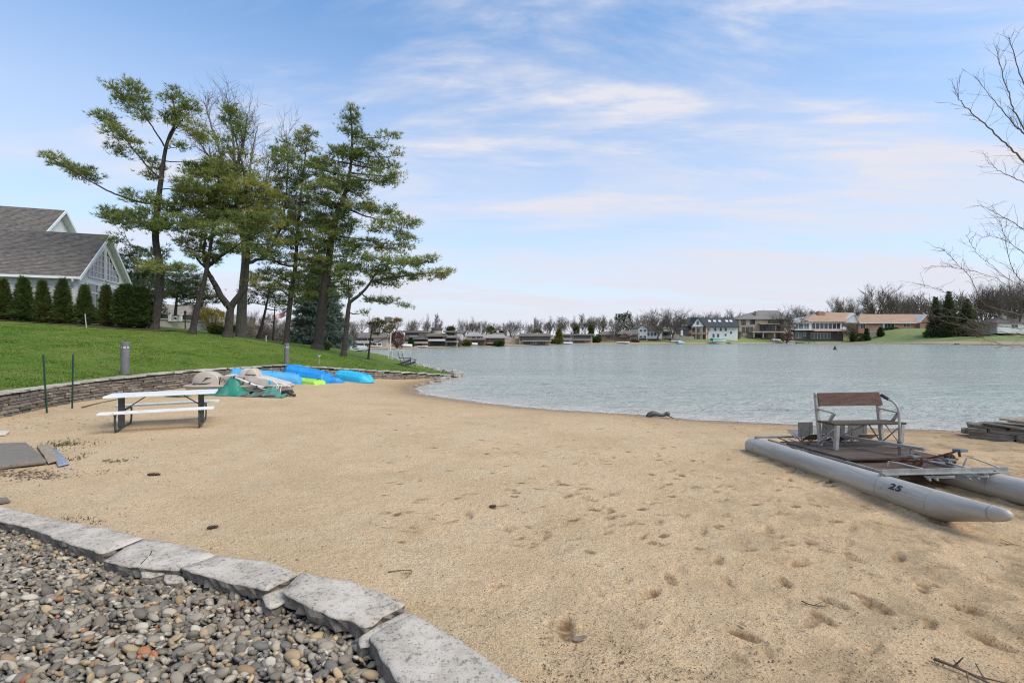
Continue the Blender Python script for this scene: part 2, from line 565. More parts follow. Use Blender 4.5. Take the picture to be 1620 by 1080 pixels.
def build_sand():
 xs = steps((-17, -9, 0.16), (-9, -3, 0.06), (-3, 8.0, 0.025), (8.0, 12, 0.07), (12, 26, 0.25))
 ys = steps((-4, 1.8, 0.25), (1.8, 7.5, 0.024), (7.5, 12.5, 0.042), (12.5, 18, 0.09), (18, 34, 0.2))
 X, Y = np.meshgrid(xs, ys)
 Z = sand_z(X, Y)
 d = lake_d(X, Y)
 damp = np.zeros_like(Z)
 rng = np.random.default_rng(21)
 # trodden unevenness, stronger towards the right and the water
 tread = np.clip((X - 0.55 * Y + 5.5) / 7.0, 0.12, 1.0) * np.clip((d + 0.2) / 1.5, 0, 1)
 n = 0.016 * vnoise(X * 1.3, Y * 1.3, 1) + 0.011 * vnoise(X * 3.4, Y * 3.4, 2) + 0.007 * vnoise(X * 8.0, Y * 8.0, 5) + 0.003 * vnoise(X * 19, Y * 19, 6)
 Z += n * (0.4 + 0.9 * tread)
 def dent(px, py, ang, a, b, dep, kick):
  x0, x1 = np.searchsorted(xs, [px - 0.5, px + 0.5])
  y0, y1 = np.searchsorted(ys, [py - 0.5, py + 0.5])
  if x1 - x0 < 3 or y1 - y0 < 3:
   return
  gx, gy = X[y0:y1, x0:x1] - px, Y[y0:y1, x0:x1] - py
  c, s = math.cos(ang), math.sin(ang)
  lx, ly = (gx * c + gy * s) / a, (-gx * s + gy * c) / b
  wob = 0.25 * vnoise(X[y0:y1, x0:x1] * 9, Y[y0:y1, x0:x1] * 9, 9)
  r2 = (lx * lx + ly * ly) * (1 + wob)
  rr = np.sqrt(r2)
  prof = -np.exp(-(rr ** 4.5) * 1.1) * (1 + .35 * wob) + 0.38 * np.exp(-((rr - 1.3) / 0.30) ** 2)
  Z[y0:y1, x0:x1] += 1.3 * dep * prof
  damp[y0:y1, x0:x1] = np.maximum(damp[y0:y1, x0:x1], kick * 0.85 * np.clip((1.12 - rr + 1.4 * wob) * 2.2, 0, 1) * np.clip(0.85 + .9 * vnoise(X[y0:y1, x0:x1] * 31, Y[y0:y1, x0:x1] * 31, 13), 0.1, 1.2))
 # walked lines: towards the boat, along the water, back to the slabs
 trails = []
 for i in range(34):
  sx, sy = rng.uniform(-3, 8), rng.uniform(2.6, 13)
  trails.append((sx, sy, rng.uniform(0, 2 * math.pi), rng.integers(5, 13)))
 for sx, sy, a, k in trails:
  for j in range(k):
   a += rng.normal(0, 0.10)
   sx += math.cos(a) * 0.62
   sy += math.sin(a) * 0.62
   side = 0.09 if j % 2 else -0.09
   px, py = sx - math.sin(a) * side, sy + math.cos(a) * side
   if sz(px, py) < -0.52 or py < float(kerb_y(px)) + 0.3:
    continue
   w = np.clip((px - 0.55 * py + 5.5) / 7.0, 0.0, 1.0)
   if rng.random() > 0.25 + 0.8 * w:
    continue
   dent(px, py, a + rng.normal(0, .2), rng.uniform(.085, .125), rng.uniform(.034, .050), rng.uniform(.008, .022) * (0.6 + .6 * w), rng.choice([0, .15, .4, .7, 1.0]) * (0.25 + 0.75 * w))
 # loose prints and scuffs
 for i in range(620):
  px, py = rng.uniform(-7, 9.5), rng.uniform(2.3, 15)
  if py < float(kerb_y(px)) + 0.25 or sz(px, py) < -0.53:
   continue
  w = float(np.clip((px - 0.55 * py + 5.5) / 7.0, 0.04, 1.0))
  if rng.random() > w * 1.15:
   continue
  dent(px, py, rng.uniform(0, 3.14), rng.uniform(.04, .12), rng.uniform(.025, .05), rng.uniform(.004, .016), rng.choice([0, .2, .4, .7, 1.0]) * w)
 # the sharpest prints one sees in the photograph
 for (u, v, l, kick) in [(1027, 938, .11, .9), (1172, 1000, .11, 1), (1385, 955, .11, 1), (1318, 950, .10, .9), (1530, 962, .12, 1), (1240, 918, .09, .8),
       (1058, 914, .09, .7), (985, 920, .07, .4), (963, 810, .08, .6), (965, 782, .07, .6), (1015, 850, .08, .6),
       (895, 992, .13, 1), (800, 835, .10, .5), (740, 812, .12, .5), (775, 802, .09, .5), (1215, 838, .10, .5), (1265, 890, .11, .7),
       (1300, 975, .10, .8), (1560, 1010, .12, .8), (1135, 885, .09, .6), (600, 730, .1, .3), (640, 705, .1, .3), (660, 760, .1, .3),
       (920, 735, .1, .4), (880, 760, .1, .4), (1040, 720, .1, .4), (1100, 770, .1, .5), (1420, 880, .11, .7), (1460, 920, .1, .8), (640, 905, .08, .3), (790, 925, .08, .4)]:
  p = gp(u, v)
  dent(p.x, p.y, rng.uniform(0.3, 2.6), l * 1.1, l * 0.48, rng.uniform(.018, .026), kick)
 for i in range(270):
  u, v = rng.uniform(540, 1330), 638 + 240 * rng.random() ** 1.3
  p = on(u, v, -.1)
  if sz(p.x, p.y) < -.5 or u < 560 + (v - 640) * .1:
   continue
  dent(p.x, p.y, rng.normal(.1, .5), rng.uniform(.05, .11), rng.uniform(.028, .05), rng.uniform(.003, .009), rng.choice([.5, .8, 1.0]))
 # sand pushed up along both floats of the pedal boat
 for tt in (0.0, 1.5):
  fx, fy = 4.475 + .997 * tt, 9.01 + .072 * tt
  al = (X - fx) * .072 - (Y - fy) * .997
  dd = np.abs((X - fx) * .997 + (Y - fy) * .072)
  on_ = np.clip((al + .1) / .3, 0, 1) * np.clip((3.9 - al) / .4, 0, 1)
  Z += on_ * .045 * np.exp(-((dd - .10) / .09) ** 2) * (1 + .6 * vnoise(X * 5, Y * 5, 71))
 # soft bank of sand against the wall foot and the slabs
 lawnm = inside(X, Y, WALL + [(-3.2, 33), (-60, 84), (-120, 84), (-120, 2.0), (-10.9, 2.0)])
 dw = seg_dist(X, Y, WALL)
 Z += np.where(~lawnm, 0.05 * np.exp(-dw / 0.35), 0)
 Z = np.where(lawnm, np.minimum(Z, -0.05) - np.clip(dw, 0, 1.0) * 0.9, Z)
 ky = kerb_y(X)
 Z = np.where(Y < ky - 0.12, Z - 0.5 * np.clip((ky - 0.12 - Y) / 0.15, 0, 1), Z)
 V = np.stack([X, Y, Z], -1).reshape(-1, 3)
 nx, ny = len(xs), len(ys)
 i = (np.arange(ny - 1)[:, None] * nx + np.arange(nx - 1)[None, :]).ravel()
 F = np.stack([i, i + 1, i + nx + 1, i + nx], -1)
 # drop what lies deep under the lawn or far out under the lake
 keepv = ~((lawnm & (dw > 1.5)) | (d < -9)).ravel()
 F = F[keepv[F].any(1)]
 me = fast_mesh("sand", V, F)
 attr(me, "damp", damp.ravel())
 smooth(me)
 o = link("sand_beach", me, sand_material())
 tag(o, kind="structure")
 return o
build_sand()
# ------------------------------------------------------------------ lawn
def grass_material(name, g1, g2, g3, dry):
 m, nt, b = new_mat(name)
 co = coords(nt, "WORLD")
 n1 = noise_fac(nt, co, 0.30, 4, 0.55)
 n2 = noise_fac(nt, co, 2.2, 6, 0.7, (1, 1.6, 1))
 n3 = noise_fac(nt, co, 26.0, 4, 0.75)
 c = MIX(nt, RAMP(nt, n1, (0.35, 0.66)), g1, g2)
 c = MIX(nt, MATH(nt, "MULTIPLY", RAMP(nt, n2, (0.42, 0.66)), 0.75), c, g3)
 c = MIX(nt, MATH(nt, "MULTIPLY", RAMP(nt, n2, (0.42, 0.25)), 0.55), c, dry)
 c = MIX(nt, MATH(nt, "MULTIPLY", RAMP(nt, n3, (0.48, 0.66)), 0.55), c, tuple(x * 0.42 for x in g3))
 c = MIX(nt, MATH(nt, "MULTIPLY", RAMP(nt, n3, (0.42, 0.30)), 0.35), c, dry)
 nt.links.new(c, b.inputs["Base Color"])
 b.inputs["Roughness"].default_value = 0.8
 b.inputs["Specular IOR Level"].default_value = 0.15
 bn = NN(nt, "ShaderNodeBump", {"Strength": 0.7, "Distance": 0.05, "Height": MATH(nt, "ADD", n3, n2)})
 nt.links.new(bn.outputs[0], b.inputs["Normal"])
 return m
M_LAWN = grass_material("lawn_grass", (0.110, 0.182, 0.020), (0.165, 0.210, 0.036), (0.060, 0.125, 0.011), (0.33, 0.30, 0.105))
M_FARGRASS = grass_material("far_grass", (0.17, 0.22, 0.06), (0.22, 0.24, 0.09), (0.14, 0.19, 0.05), (0.34, 0.30, 0.16))
def build_lawn():
 xs = steps((-120, -50, 2.5), (-50, -16, 0.5), (-16, -2.5, 0.13))
 ys = steps((2, 7, 0.4), (7, 34, 0.13), (34, 60, 0.4), (60, 84, 2))
 V, F = tensor(xs, ys, lawn_z, lambda X, Y: inside(X, Y, LAWN_POLY))
 me = smooth(fast_mesh("lawn", V, F))
 o = link("lawn", me, M_LAWN)
 tag(o, kind="structure")
build_lawn()
def blade_mesh(name, C, D, size, k, width, spread, tint, rng, up=0.0):
 """k thin tapering blades at every centre C, roughly along D"""
 N = len(C)
 C = np.repeat(C, k, 0)
 D = np.repeat(D, k, 0)
 S = np.repeat(np.broadcast_to(size, (N,)), k) * rng.uniform(0.65, 1.2, N * k)
 d = D + rng.normal(0, spread, (N * k, 3))
 d[:, 2] += up
 d /= np.linalg.norm(d, axis=1, keepdims=True) + 1e-9
 r = rng.normal(0, 1, (N * k, 3))
 side = np.cross(d, r)
 side /= np.linalg.norm(side, axis=1, keepdims=True) + 1e-9
 w = width * S / np.mean(size)
 V = np.empty((N * k, 3, 3), np.float32)
 V[:, 0] = C + side * w[:, None] * 0.5
 V[:, 1] = C - side * w[:, None] * 0.5
 V[:, 2] = C + d * S[:, None]
 F = np.arange(N * k * 3).reshape(-1, 3)
 me = fast_mesh(name, V.reshape(-1, 3), F)
 attr(me, "tint", np.repeat(np.repeat(np.broadcast_to(tint, (N,)), k), 3))
 return me
M_BLADE = foliage_mat("grass_blades", (0.055, 0.125, 0.012), (0.135, 0.210, 0.026), (0.38, 0.34, 0.13))
def build_grass():
 rng = np.random.default_rng(5)
 N = 120000
 Y = rng.uniform(9, 33, N) ** 1.0
 X = rng.uniform(-28, -4, N)
 dens = np.clip(1.25 - (Y - 9) / 30, 0.15, 1)
 ok = inside(X, Y, LAWN_POLY) & (rng.random(N) < dens) & (X > -1.12 * Y - 3) & ~inside(X, Y, LAKE)
 X, Y = X[ok], Y[ok]
 dw = seg_dist(X, Y, WALL)
 ok = dw > 0.33
 X, Y = X[ok], Y[ok]
 Z = lawn_z(X, Y) - 0.005
 C = np.stack([X, Y, Z], -1)
 D = np.tile(np.array([[0, 0, 1.0]]), (len(C), 1))
 t = np.clip(0.45 + 0.30 * vnoise(X * 0.8, Y * 0.8, 8) + 0.22 * vnoise(X * 3.1, Y * 3.1, 9) + rng.normal(0, 0.14, len(X)), 0, 1)
 sz_ = np.clip(0.055 + 0.02 * vnoise(X * 1.5, Y * 1.5, 12), 0.03, 0.09)
 me = blade_mesh("grass", C, D, sz_, 3, 0.016, 0.55, t, rng)
 tag(link("grass", me, M_BLADE), kind="stuff")
build_grass()
# planting bed of bark along the hedge
M_MULCH = plain("mulch", (0.11, 0.07, 0.045), (0.06, 0.04, 0.028), 0.95, scale=9, bump=0.8, bscale=30, bdist=0.05)
def build_mulch():
 pts = []
 for (u, Y) in [(-420, 24.2), (-200, 25.6), (0, 28.6), (100, 29.8), (170, 30.2), (232, 31.0), (262, 31.6)]:
  pts.append((u, Y))
 V, F = [], []
 rows = 4
 us = np.linspace(-420, 262, 60)
 Yn = np.interp(us, [p[0] for p in pts], [p[1] for p in pts])
 for j in range(rows):
  for u, y in zip(us, Yn):
   Y = y - 0.6 + j * 1.0 + 0.15 * math.sin(u * 0.05)
   x = (u - CU) / FPX * y
   V.append((x, Y, lz(x, Y) + 0.035 + (0.0 if j in (0, rows - 1) else 0.03)))
 n = len(us)
 for j in range(rows - 1):
  for i in range(n - 1):
   a = j * n + i
   F.append((a, a + 1, a + n + 1, a + n))
 tag(link("planting_bed", smooth(fast_mesh("planting_bed", V, F)), M_MULCH), kind="structure")
build_mulch()
# ------------------------------------------------------------------ lake
def water_material():
 m, nt, b = new_mat("lake_water")
 co = coords(nt, "WORLD")
 sep = NN(nt, "ShaderNodeSeparateXYZ", {0: co})
 patch = noise_fac(nt, co, 0.07, 6, 0.68, (0.5, 2.2, 1))
 w1 = noise_fac(nt, co, 0.75, 4, 0.6, (0.55, 1.5, 1), 0.6)
 w2 = noise_fac(nt, co, 2.6, 4, 0.62, (0.6, 1.4, 1), 0.5)
 w3 = noise_fac(nt, co, 8.0, 3, 0.6, (0.7, 1.3, 1), 0.3)
 c = MIX(nt, RAMP(nt, patch, (0.35, 0.65)), (0.280, 0.310, 0.255), (0.390, 0.405, 0.340))
 # stirred sand near the beach
 sh = NN(nt, "ShaderNodeAttribute", attribute_name="shallow").outputs["Fac"]
 c = MIX(nt, MATH(nt, "MULTIPLY", sh, 0.85, clamp=True), c, (0.56, 0.49, 0.43))
 dk = MATH(nt, "MULTIPLY", RAMP(nt, noise_fac(nt, co, 0.9, 5, 0.7, (0.28, 2.4, 1), 0.4), (0.56, 0.68)), 0.6)
 c = MIX(nt, dk, c, (0.13, 0.165, 0.15))
 nt.links.new(c, b.inputs["Base Color"])
 b.inputs["Roughness"].default_value = 0.17
 b.inputs["IOR"].default_value = 1.33
 b.inputs["Specular IOR Level"].default_value = 0.5
 h = MATH(nt, "ADD", MATH(nt, "MULTIPLY", w1, 1.0), MATH(nt, "ADD", MATH(nt, "MULTIPLY", w2, 0.42), MATH(nt, "MULTIPLY", w3, 0.14)))
 st = MATH(nt, "ADD", MATH(nt, "MULTIPLY", RAMP(nt, patch, (0.35, 0.65)), 0.45), 0.75)
 bn = NN(nt, "ShaderNodeBump", {"Strength": st, "Distance": 0.60, "Height": h})
 nt.links.new(bn.outputs[0], b.inputs["Normal"])
 return m
def build_water():
 # wind waves as real relief close by, flat far out
 xs = steps((-40, -7, 3.0), (-7, 26, 0.16), (26, 60, 2.0), (60, 180, 8.0))
 ys = steps((8, 12, 1.0), (12, 32, 0.11), (32, 60, 0.6), (60, 230, 5.0))
 def zf(X, Y):
  d = -lake_d(X, Y)
  fade = np.clip(1 - (Y - 18) / 22, 0, 1) * np.clip((27 - X) / 6, 0, 1) * np.clip((X + 8) / 2, 0, 1)
  amp = np.clip(0.25 + d * 0.3, 0.15, 1.0)
  wx, wy = X + 0.5 * vnoise(X * .4, Y * .4, 31), Y + 0.6 * vnoise(X * .35, Y * .35, 32)
  h = 0.040 * vnoise(wx * 0.6, wy * 1.9, 33) + 0.034 * vnoise(wx * 1.3, wy * 3.6, 34) + 0.013 * vnoise(wx * 3.4, wy * 6.5, 35)
  return WATER_Z + h * fade * amp
 V, F = tensor(xs, ys, zf)
 me = smooth(fast_mesh("lake", V, F))
 attr(me, "shallow", np.exp(-np.clip(-lake_d(V[:, 0], V[:, 1]), 0, 99) / 1.5))
 tag(link("lake_water", me, water_material()), kind="structure")
build_water()
m, nt, b = new_mat("foam")
_co = coords(nt, "WORLD")
_f = MATH(nt, "ADD", noise_fac(nt, _co, 2.2, 5, 0.7), MATH(nt, "MULTIPLY", NN(nt, "ShaderNodeAttribute", attribute_name="tint").outputs["Fac"], 0.34))
b.inputs["Base Color"].default_value = (0.72, 0.72, 0.68, 1)
b.inputs["Roughness"].default_value = 0.6
nt.links.new(MATH(nt, "MULTIPLY", RAMP(nt, _f, (0.78, 0.92)), 0.6), b.inputs["Alpha"])
M_FOAM = m
def build_foam():
 P = np.array(NEAR_SHORE[1:18])
 dseg = np.r_[0, np.cumsum(np.hypot(*np.diff(P, axis=0).T))]
 t = np.arange(0, dseg[-1], 0.12)
 X = np.interp(t, dseg, P[:, 0])
 Y = np.interp(t, dseg, P[:, 1])
 k = np.ones(9) / 9
 X = np.r_[X[:4], np.convolve(X, k, "valid"), X[-4:]]
 Y = np.r_[Y[:4], np.convolve(Y, k, "valid"), Y[-4:]]
 tx, ty = np.gradient(X), np.gradient(Y)
 L = np.hypot(tx, ty)
 nx, ny = -ty / L, tx / L
 V, A = [], []
 offs = [(-0.22, 0), (-0.06, .7), (0.05, 1.0), (0.25, .55), (0.7, .25), (1.5, 0)]
 wob = 0.13 * vnoise(t * 0.9, t * 0, 41) + 0.06 * vnoise(t * 3, t * 0, 42)
 for o, a in offs:
  V.append(np.stack([X + nx * (o + wob), Y + ny * (o + wob), np.full(len(X), WATER_Z + 0.022 + max(0, -o) * 0.10)], -1))
  A.append(np.full(len(X), a))
 V = np.concatenate(V)
 A = np.concatenate(A)
 n = len(X)
 F = []
 for j in range(len(offs) - 1):
  i = np.arange(n - 1) + j * n
  F.append(np.stack([i, i + 1, i + n + 1, i + n], -1))
 me = fast_mesh("foam", V, np.concatenate(F))
 attr(me, "tint", A)
 tag(link("shore_foam", smooth(me), M_FOAM), kind="stuff")
build_foam()
# ------------------------------------------------------------------ far bank and the country under everything
def bank_material():
 m, nt, b = new_mat("far_bank")
 co = coords(nt, "WORLD")
 sep = NN(nt, "ShaderNodeSeparateXYZ", {0: co})
 n1 = noise_fac(nt, co, 0.06, 4, 0.6)
 n2 = noise_fac(nt, co, 0.5, 5, 0.7)
 g = MIX(nt, RAMP(nt, n2, (0.35, 0.65)), (0.155, 0.20, 0.05), (0.21, 0.235, 0.085))
 e = MIX(nt, RAMP(nt, n2, (0.35, 0.65)), (0.30, 0.225, 0.15), (0.20, 0.145, 0.10))
 gx = RAMP(nt, MATH(nt, "ADD", sep.outputs[0], MATH(nt, "MULTIPLY", n1, 30)), (40, 66))
 c = MIX(nt, gx, e, g)
 zz = MATH(nt, "ADD", sep.outputs[2], MATH(nt, "MULTIPLY", n2, 0.3))
 zs = MATH(nt, "SUBTRACT", zz, MATH(nt, "MULTIPLY", MATH(nt, "MULTIPLY", RAMP(nt, sep.outputs[0], (136, 150)), RAMP(nt, sep.outputs[1], (196, 172))), 0.75))
 c = MIX(nt, RAMP(nt, zs, (0.15, -0.05)), c, (0.36, 0.27, 0.17))
 c = MIX(nt, RAMP(nt, zz, (-0.2, -0.42)), c, (0.13, 0.10, 0.07))
 nt.links.new(c, b.inputs["Base Color"])
 b.inputs["Roughness"].default_value = 0.9
 return m
M_BANK = bank_material()
_FS = np.array(FAR_SHORE, float)
def _sm(x, a, b):
 t = np.clip((x - a) / (b - a), 0, 1)
 return t * t * (3 - 2 * t)
def bank_h(x, o, y=210.0):
 """height of the far bank o metres behind the waterline"""
 z = np.interp(o, [-2, 0, 0.5, 1.2, 3, 7, 13, 20, 34, 60, 150, 500, 1500], [-.95, -.62, -.35, -.08, .12, .5, 1.25, 1.9, 2.3, 2.8, 3.6, 5, 9])
 fac = 0.30 + 0.70 * _sm(x, 5, 75)
 z = np.where(o > 0, WATER_Z + (z - WATER_Z) * np.where(o < 60, fac, 1.0 * _sm(o, 60, 160) + fac * (1 - _sm(o, 60, 160))), z)
 z = z + (0.3 + 3.4 * _sm(y, 192, 214)) * _sm(o, 6, 26) * _sm(x, 128, 146) * (1 - _sm(o, 60, 150))
 return z
def bank_z(x, y):
 d = seg_dist(np.array([float(x)]), np.array([float(y)]), FAR_SHORE)
 return float(bank_h(np.array([float(x)]), d, np.array([float(y)]))[0])
def build_bank():
 P = np.array(FAR_SHORE, float)
 t = np.r_[0, np.cumsum(np.hypot(*np.diff(P, axis=0).T))]
 tt = np.arange(0, t[-1], 2.5)
 X, Y = np.interp(tt, t, P[:, 0]), np.interp(tt, t, P[:, 1])
 kk = np.ones(5) / 5
 X = np.r_[X[:2], np.convolve(X, kk, "valid"), X[-2:]]
 Y = np.r_[Y[:2], np.convolve(Y, kk, "valid"), Y[-2:]]
 dx, dy = X - 40, Y - 80
 L = np.hypot(dx, dy)
 dx, dy = dx / L, dy / L
 wob = 0.7 * vnoise(tt * 0.11, tt * 0, 51) + 0.35 * vnoise(tt * 0.4, tt * 0, 53)
 rings = [-2, 0, .5, 1.2, 3, 7, 10, 13, 16, 20, 26, 34, 60, 150, 500, 1500]
 V = []
 for o in rings:
  xx, yy = X + dx * (o + wob), Y + dy * (o + wob)
  V.append(np.stack([xx, yy, bank_h(xx, np.full(len(X), float(o)), yy) + (0.07 * vnoise(xx * .3, yy * .3, 52) if o > 1 else 0)], -1))
 V = np.concatenate(V)
 n = len(X)
 F = np.concatenate([np.stack([np.arange(n - 1) + j * n, np.arange(n - 1) + j * n + 1, np.arange(n - 1) + (j + 1) * n + 1, np.arange(n - 1) + (j + 1) * n], -1) for j in range(len(rings) - 1)])
 tag(link("far_bank", smooth(fast_mesh("far_bank", V, F)), M_BANK), kind="structure")
 k = 64
 V = [(0, 0, -1.6)] + [(2500 * math.cos(2 * math.pi * i / k), 2500 * math.sin(2 * math.pi * i / k), -1.6) for i in range(k)]
 F = [(0, i + 1, (i + 1) % k + 1) for i in range(k)]
 tag(link("ground", fast_mesh("ground", V, F), M_FARGRASS), kind="structure")
build_bank()
# ------------------------------------------------------------------ stones
def stone_material(name, c1, c2, spot, scale=6.0, rnd=0.2, bump=0.5, space="OBJECT", thr=0.56):
 m, nt, b = new_mat(name)
 co = coords(nt, space)
 oi = NN(nt, "ShaderNodeObjectInfo")
 off = NN(nt, "ShaderNodeVectorMath", {0: co, 1: (0, 0, 0)}, operation="ADD")
 cmb = NN(nt, "ShaderNodeCombineXYZ", {0: MATH(nt, "MULTIPLY", oi.outputs["Random"], 37.0), 1: MATH(nt, "MULTIPLY", oi.outputs["Random"], 11.0)})
 nt.links.new(cmb.outputs[0], off.inputs[1])
 co = off.outputs[0]
 n1 = noise_fac(nt, co, scale, 6, 0.65)
 n2 = noise_fac(nt, co, scale * 5, 5, 0.7)
 c = MIX(nt, RAMP(nt, n1, (0.36, 0.64)), c1, c2)
 c = MIX(nt, MATH(nt, "MULTIPLY", RAMP(nt, n2, (thr, thr + 0.08)), 0.85), c, spot)
 k = MATH(nt, "ADD", MATH(nt, "MULTIPLY", oi.outputs["Random"], 2 * rnd), 1 - rnd)
 hsv = NN(nt, "ShaderNodeHueSaturation", {"Value": k, "Color": c})
 nt.links.new(hsv.outputs[0], b.inputs["Base Color"])
 b.inputs["Roughness"].default_value = 0.88
 b.inputs["Specular IOR Level"].default_value = 0.25
 h = MATH(nt, "ADD", n1, MATH(nt, "MULTIPLY", n2, 0.5))
 bn = NN(nt, "ShaderNodeBump", {"Strength": bump, "Distance": 0.012, "Height": h})
 nt.links.new(bn.outputs[0], b.inputs["Normal"])
 return m
def slab_material():
 m, nt, b = new_mat("pale_slab")
 co = coords(nt, "WORLD")
 n1 = noise_fac(nt, co, 4.0, 6, 0.65)
 n2 = noise_fac(nt, co, 30.0, 5, 0.65)
 n3 = noise_fac(nt, co, 85.0, 4, 0.65)
 n4 = noise_fac(nt, co, 11.0, 6, 0.75)
 c = MIX(nt, RAMP(nt, n1, (0.36, 0.64)), (0.560, 0.490, 0.405), (0.425, 0.368, 0.300))
 c = MIX(nt, MATH(nt, "MULTIPLY", RAMP(nt, n4, (0.50, 0.66)), 0.45), c, (0.33, 0.285, 0.23))
 sp = MATH(nt, "ADD", n2, MATH(nt, "MULTIPLY", MATH(nt, "SUBTRACT", n1, 0.5), 0.35))
 c = MIX(nt, MATH(nt, "MULTIPLY", RAMP(nt, sp, (0.57, 0.66)), 0.70), c, (0.12, 0.105, 0.085))
 s2 = MATH(nt, "ADD", n3, MATH(nt, "MULTIPLY", MATH(nt, "SUBTRACT", n4, 0.5), 0.40))
 c = MIX(nt, MATH(nt, "MULTIPLY", RAMP(nt, s2, (0.57, 0.66)), 0.62), c, (0.15, 0.13, 0.105))
 nt.links.new(c, b.inputs["Base Color"])
 b.inputs["Roughness"].default_value = 0.9
 b.inputs["Specular IOR Level"].default_value = 0.2
 h = MATH(nt, "SUBTRACT", MATH(nt, "ADD", n4, MATH(nt, "MULTIPLY", n2, 0.6)), MATH(nt, "MULTIPLY", RAMP(nt, sp, (0.55, 0.62)), 0.4))
 bn = NN(nt, "ShaderNodeBump", {"Strength": 0.6, "Distance": 0.012, "Height": h})
 nt.links.new(bn.outputs[0], b.inputs["Normal"])
 return m
M_SLAB = slab_material()
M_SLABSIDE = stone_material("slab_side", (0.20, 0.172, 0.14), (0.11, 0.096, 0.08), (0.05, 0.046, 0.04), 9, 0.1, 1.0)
M_WALLSTONE = stone_material("wall_stone", (0.215, 0.18, 0.145), (0.125, 0.105, 0.085), (0.34, 0.30, 0.25), 5.0, 0.38, 0.9)
M_CAPSTONE = stone_material("cap_stone", (0.48, 0.435, 0.37), (0.33, 0.295, 0.245), (0.14, 0.12, 0.10), 5.0, 0.16, 0.7)
M_DARKEARTH = plain("dark_earth", (0.055, 0.045, 0.035), (0.03, 0.025, 0.02), 0.95)
def slab(poly, ztop, thick, name, parent, seed, tilt=(0, 0), cell=0.045):
 """an irregular flat stone: polygon outline roughened, uneven top, broken side faces"""
 rng = random.Random(seed)
 P = [Vector((p[0], p[1], 0)) for p in poly]
 out = []
 n = len(P)
 for i in range(n):
  a, b = P[i], P[(i + 1) % n]
  k = max(2, int((b - a).length / cell))
  nrm = Vector(((b - a).y, -(b - a).x, 0)).normalized()
  for j in range(k):
   t = j / k
   q = a.lerp(b, t)
   amp = 0.010 if 0 < j < k else 0.0
   q += nrm * (amp * pnoise(Vector((q.x * 7 + seed, q.y * 7, 0))) * 1.7 + 0.003 * rng.uniform(-1, 1))
   if j == 0:
    q += (((P[i - 1] - a).normalized() + (b - a).normalized()).normalized()) * 0.007
   out.append(q)
 c = sum(out, Vector()) / len(out)
 out = [c + (q - c) * (1 + 0.024 / max(.05, (q - c).length)) for q in out]
 rings = [(0.985, -thick, 0.03), (0.99, -thick * .45, 0.034), (1.0, -0.012, 0.008), (0.982, 0.0, 0.0), (0.8, 0.004, 0), (0.55, 0.004, 0), (0.3, 0.003, 0)]
 V, F = [], []
 m_ = len(out)
 for s, dz, rough in rings:
  for q in out:
   p = c + (q - c) * s
   d = (q - c).normalized()
   rr = rough * pnoise(Vector((q.x * 22 + seed, q.y * 22, dz * 60))) * 1.6
   p += d * rr
   zz = ztop + dz + tilt[0] * (p.x - c.x) + tilt[1] * (p.y - c.y)
   zz += 0.006 * pnoise(Vector((p.x * 6, p.y * 6, seed))) + 0.003 * pnoise(Vector((p.x * 23, p.y * 23, seed)))
   V.append((p.x, p.y, zz))
 V.append((c.x, c.y, ztop + 0.004))
 for r in range(len(rings) - 1):
  for i in range(m_):
   j = (i + 1) % m_
   F.append((r * m_ + i, r * m_ + j, (r + 1) * m_ + j, (r + 1) * m_ + i))
 e = (len(rings) - 1) * m_
 for i in range(m_):
  F.append((e + i, e + (i + 1) % m_, len(V) - 1))
 me = bpy.data.meshes.new(name)
 me.from_pydata(V, [], F)
 bm = bmesh.new()
 bm.from_mesh(me)
 bmesh.ops.recalc_face_normals(bm, faces=bm.faces)
 bm.to_mesh(me)
 bm.free()
 # side faces take the darker slab_side material
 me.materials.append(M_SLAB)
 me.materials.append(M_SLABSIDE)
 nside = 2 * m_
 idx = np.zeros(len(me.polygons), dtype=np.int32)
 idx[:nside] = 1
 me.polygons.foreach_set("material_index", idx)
 sm = np.ones(len(me.polygons), dtype=bool)
 sm[:nside] = False
 me.polygons.foreach_set("use_smooth", sm)
 o = bpy.data.objects.new(name, me)
 COL.objects.link(o)
 off = ORG.get(parent, Vector())
 me.transform(Matrix.Translation(-off))
 o.parent = parent
 ORG[o] = off
 return o
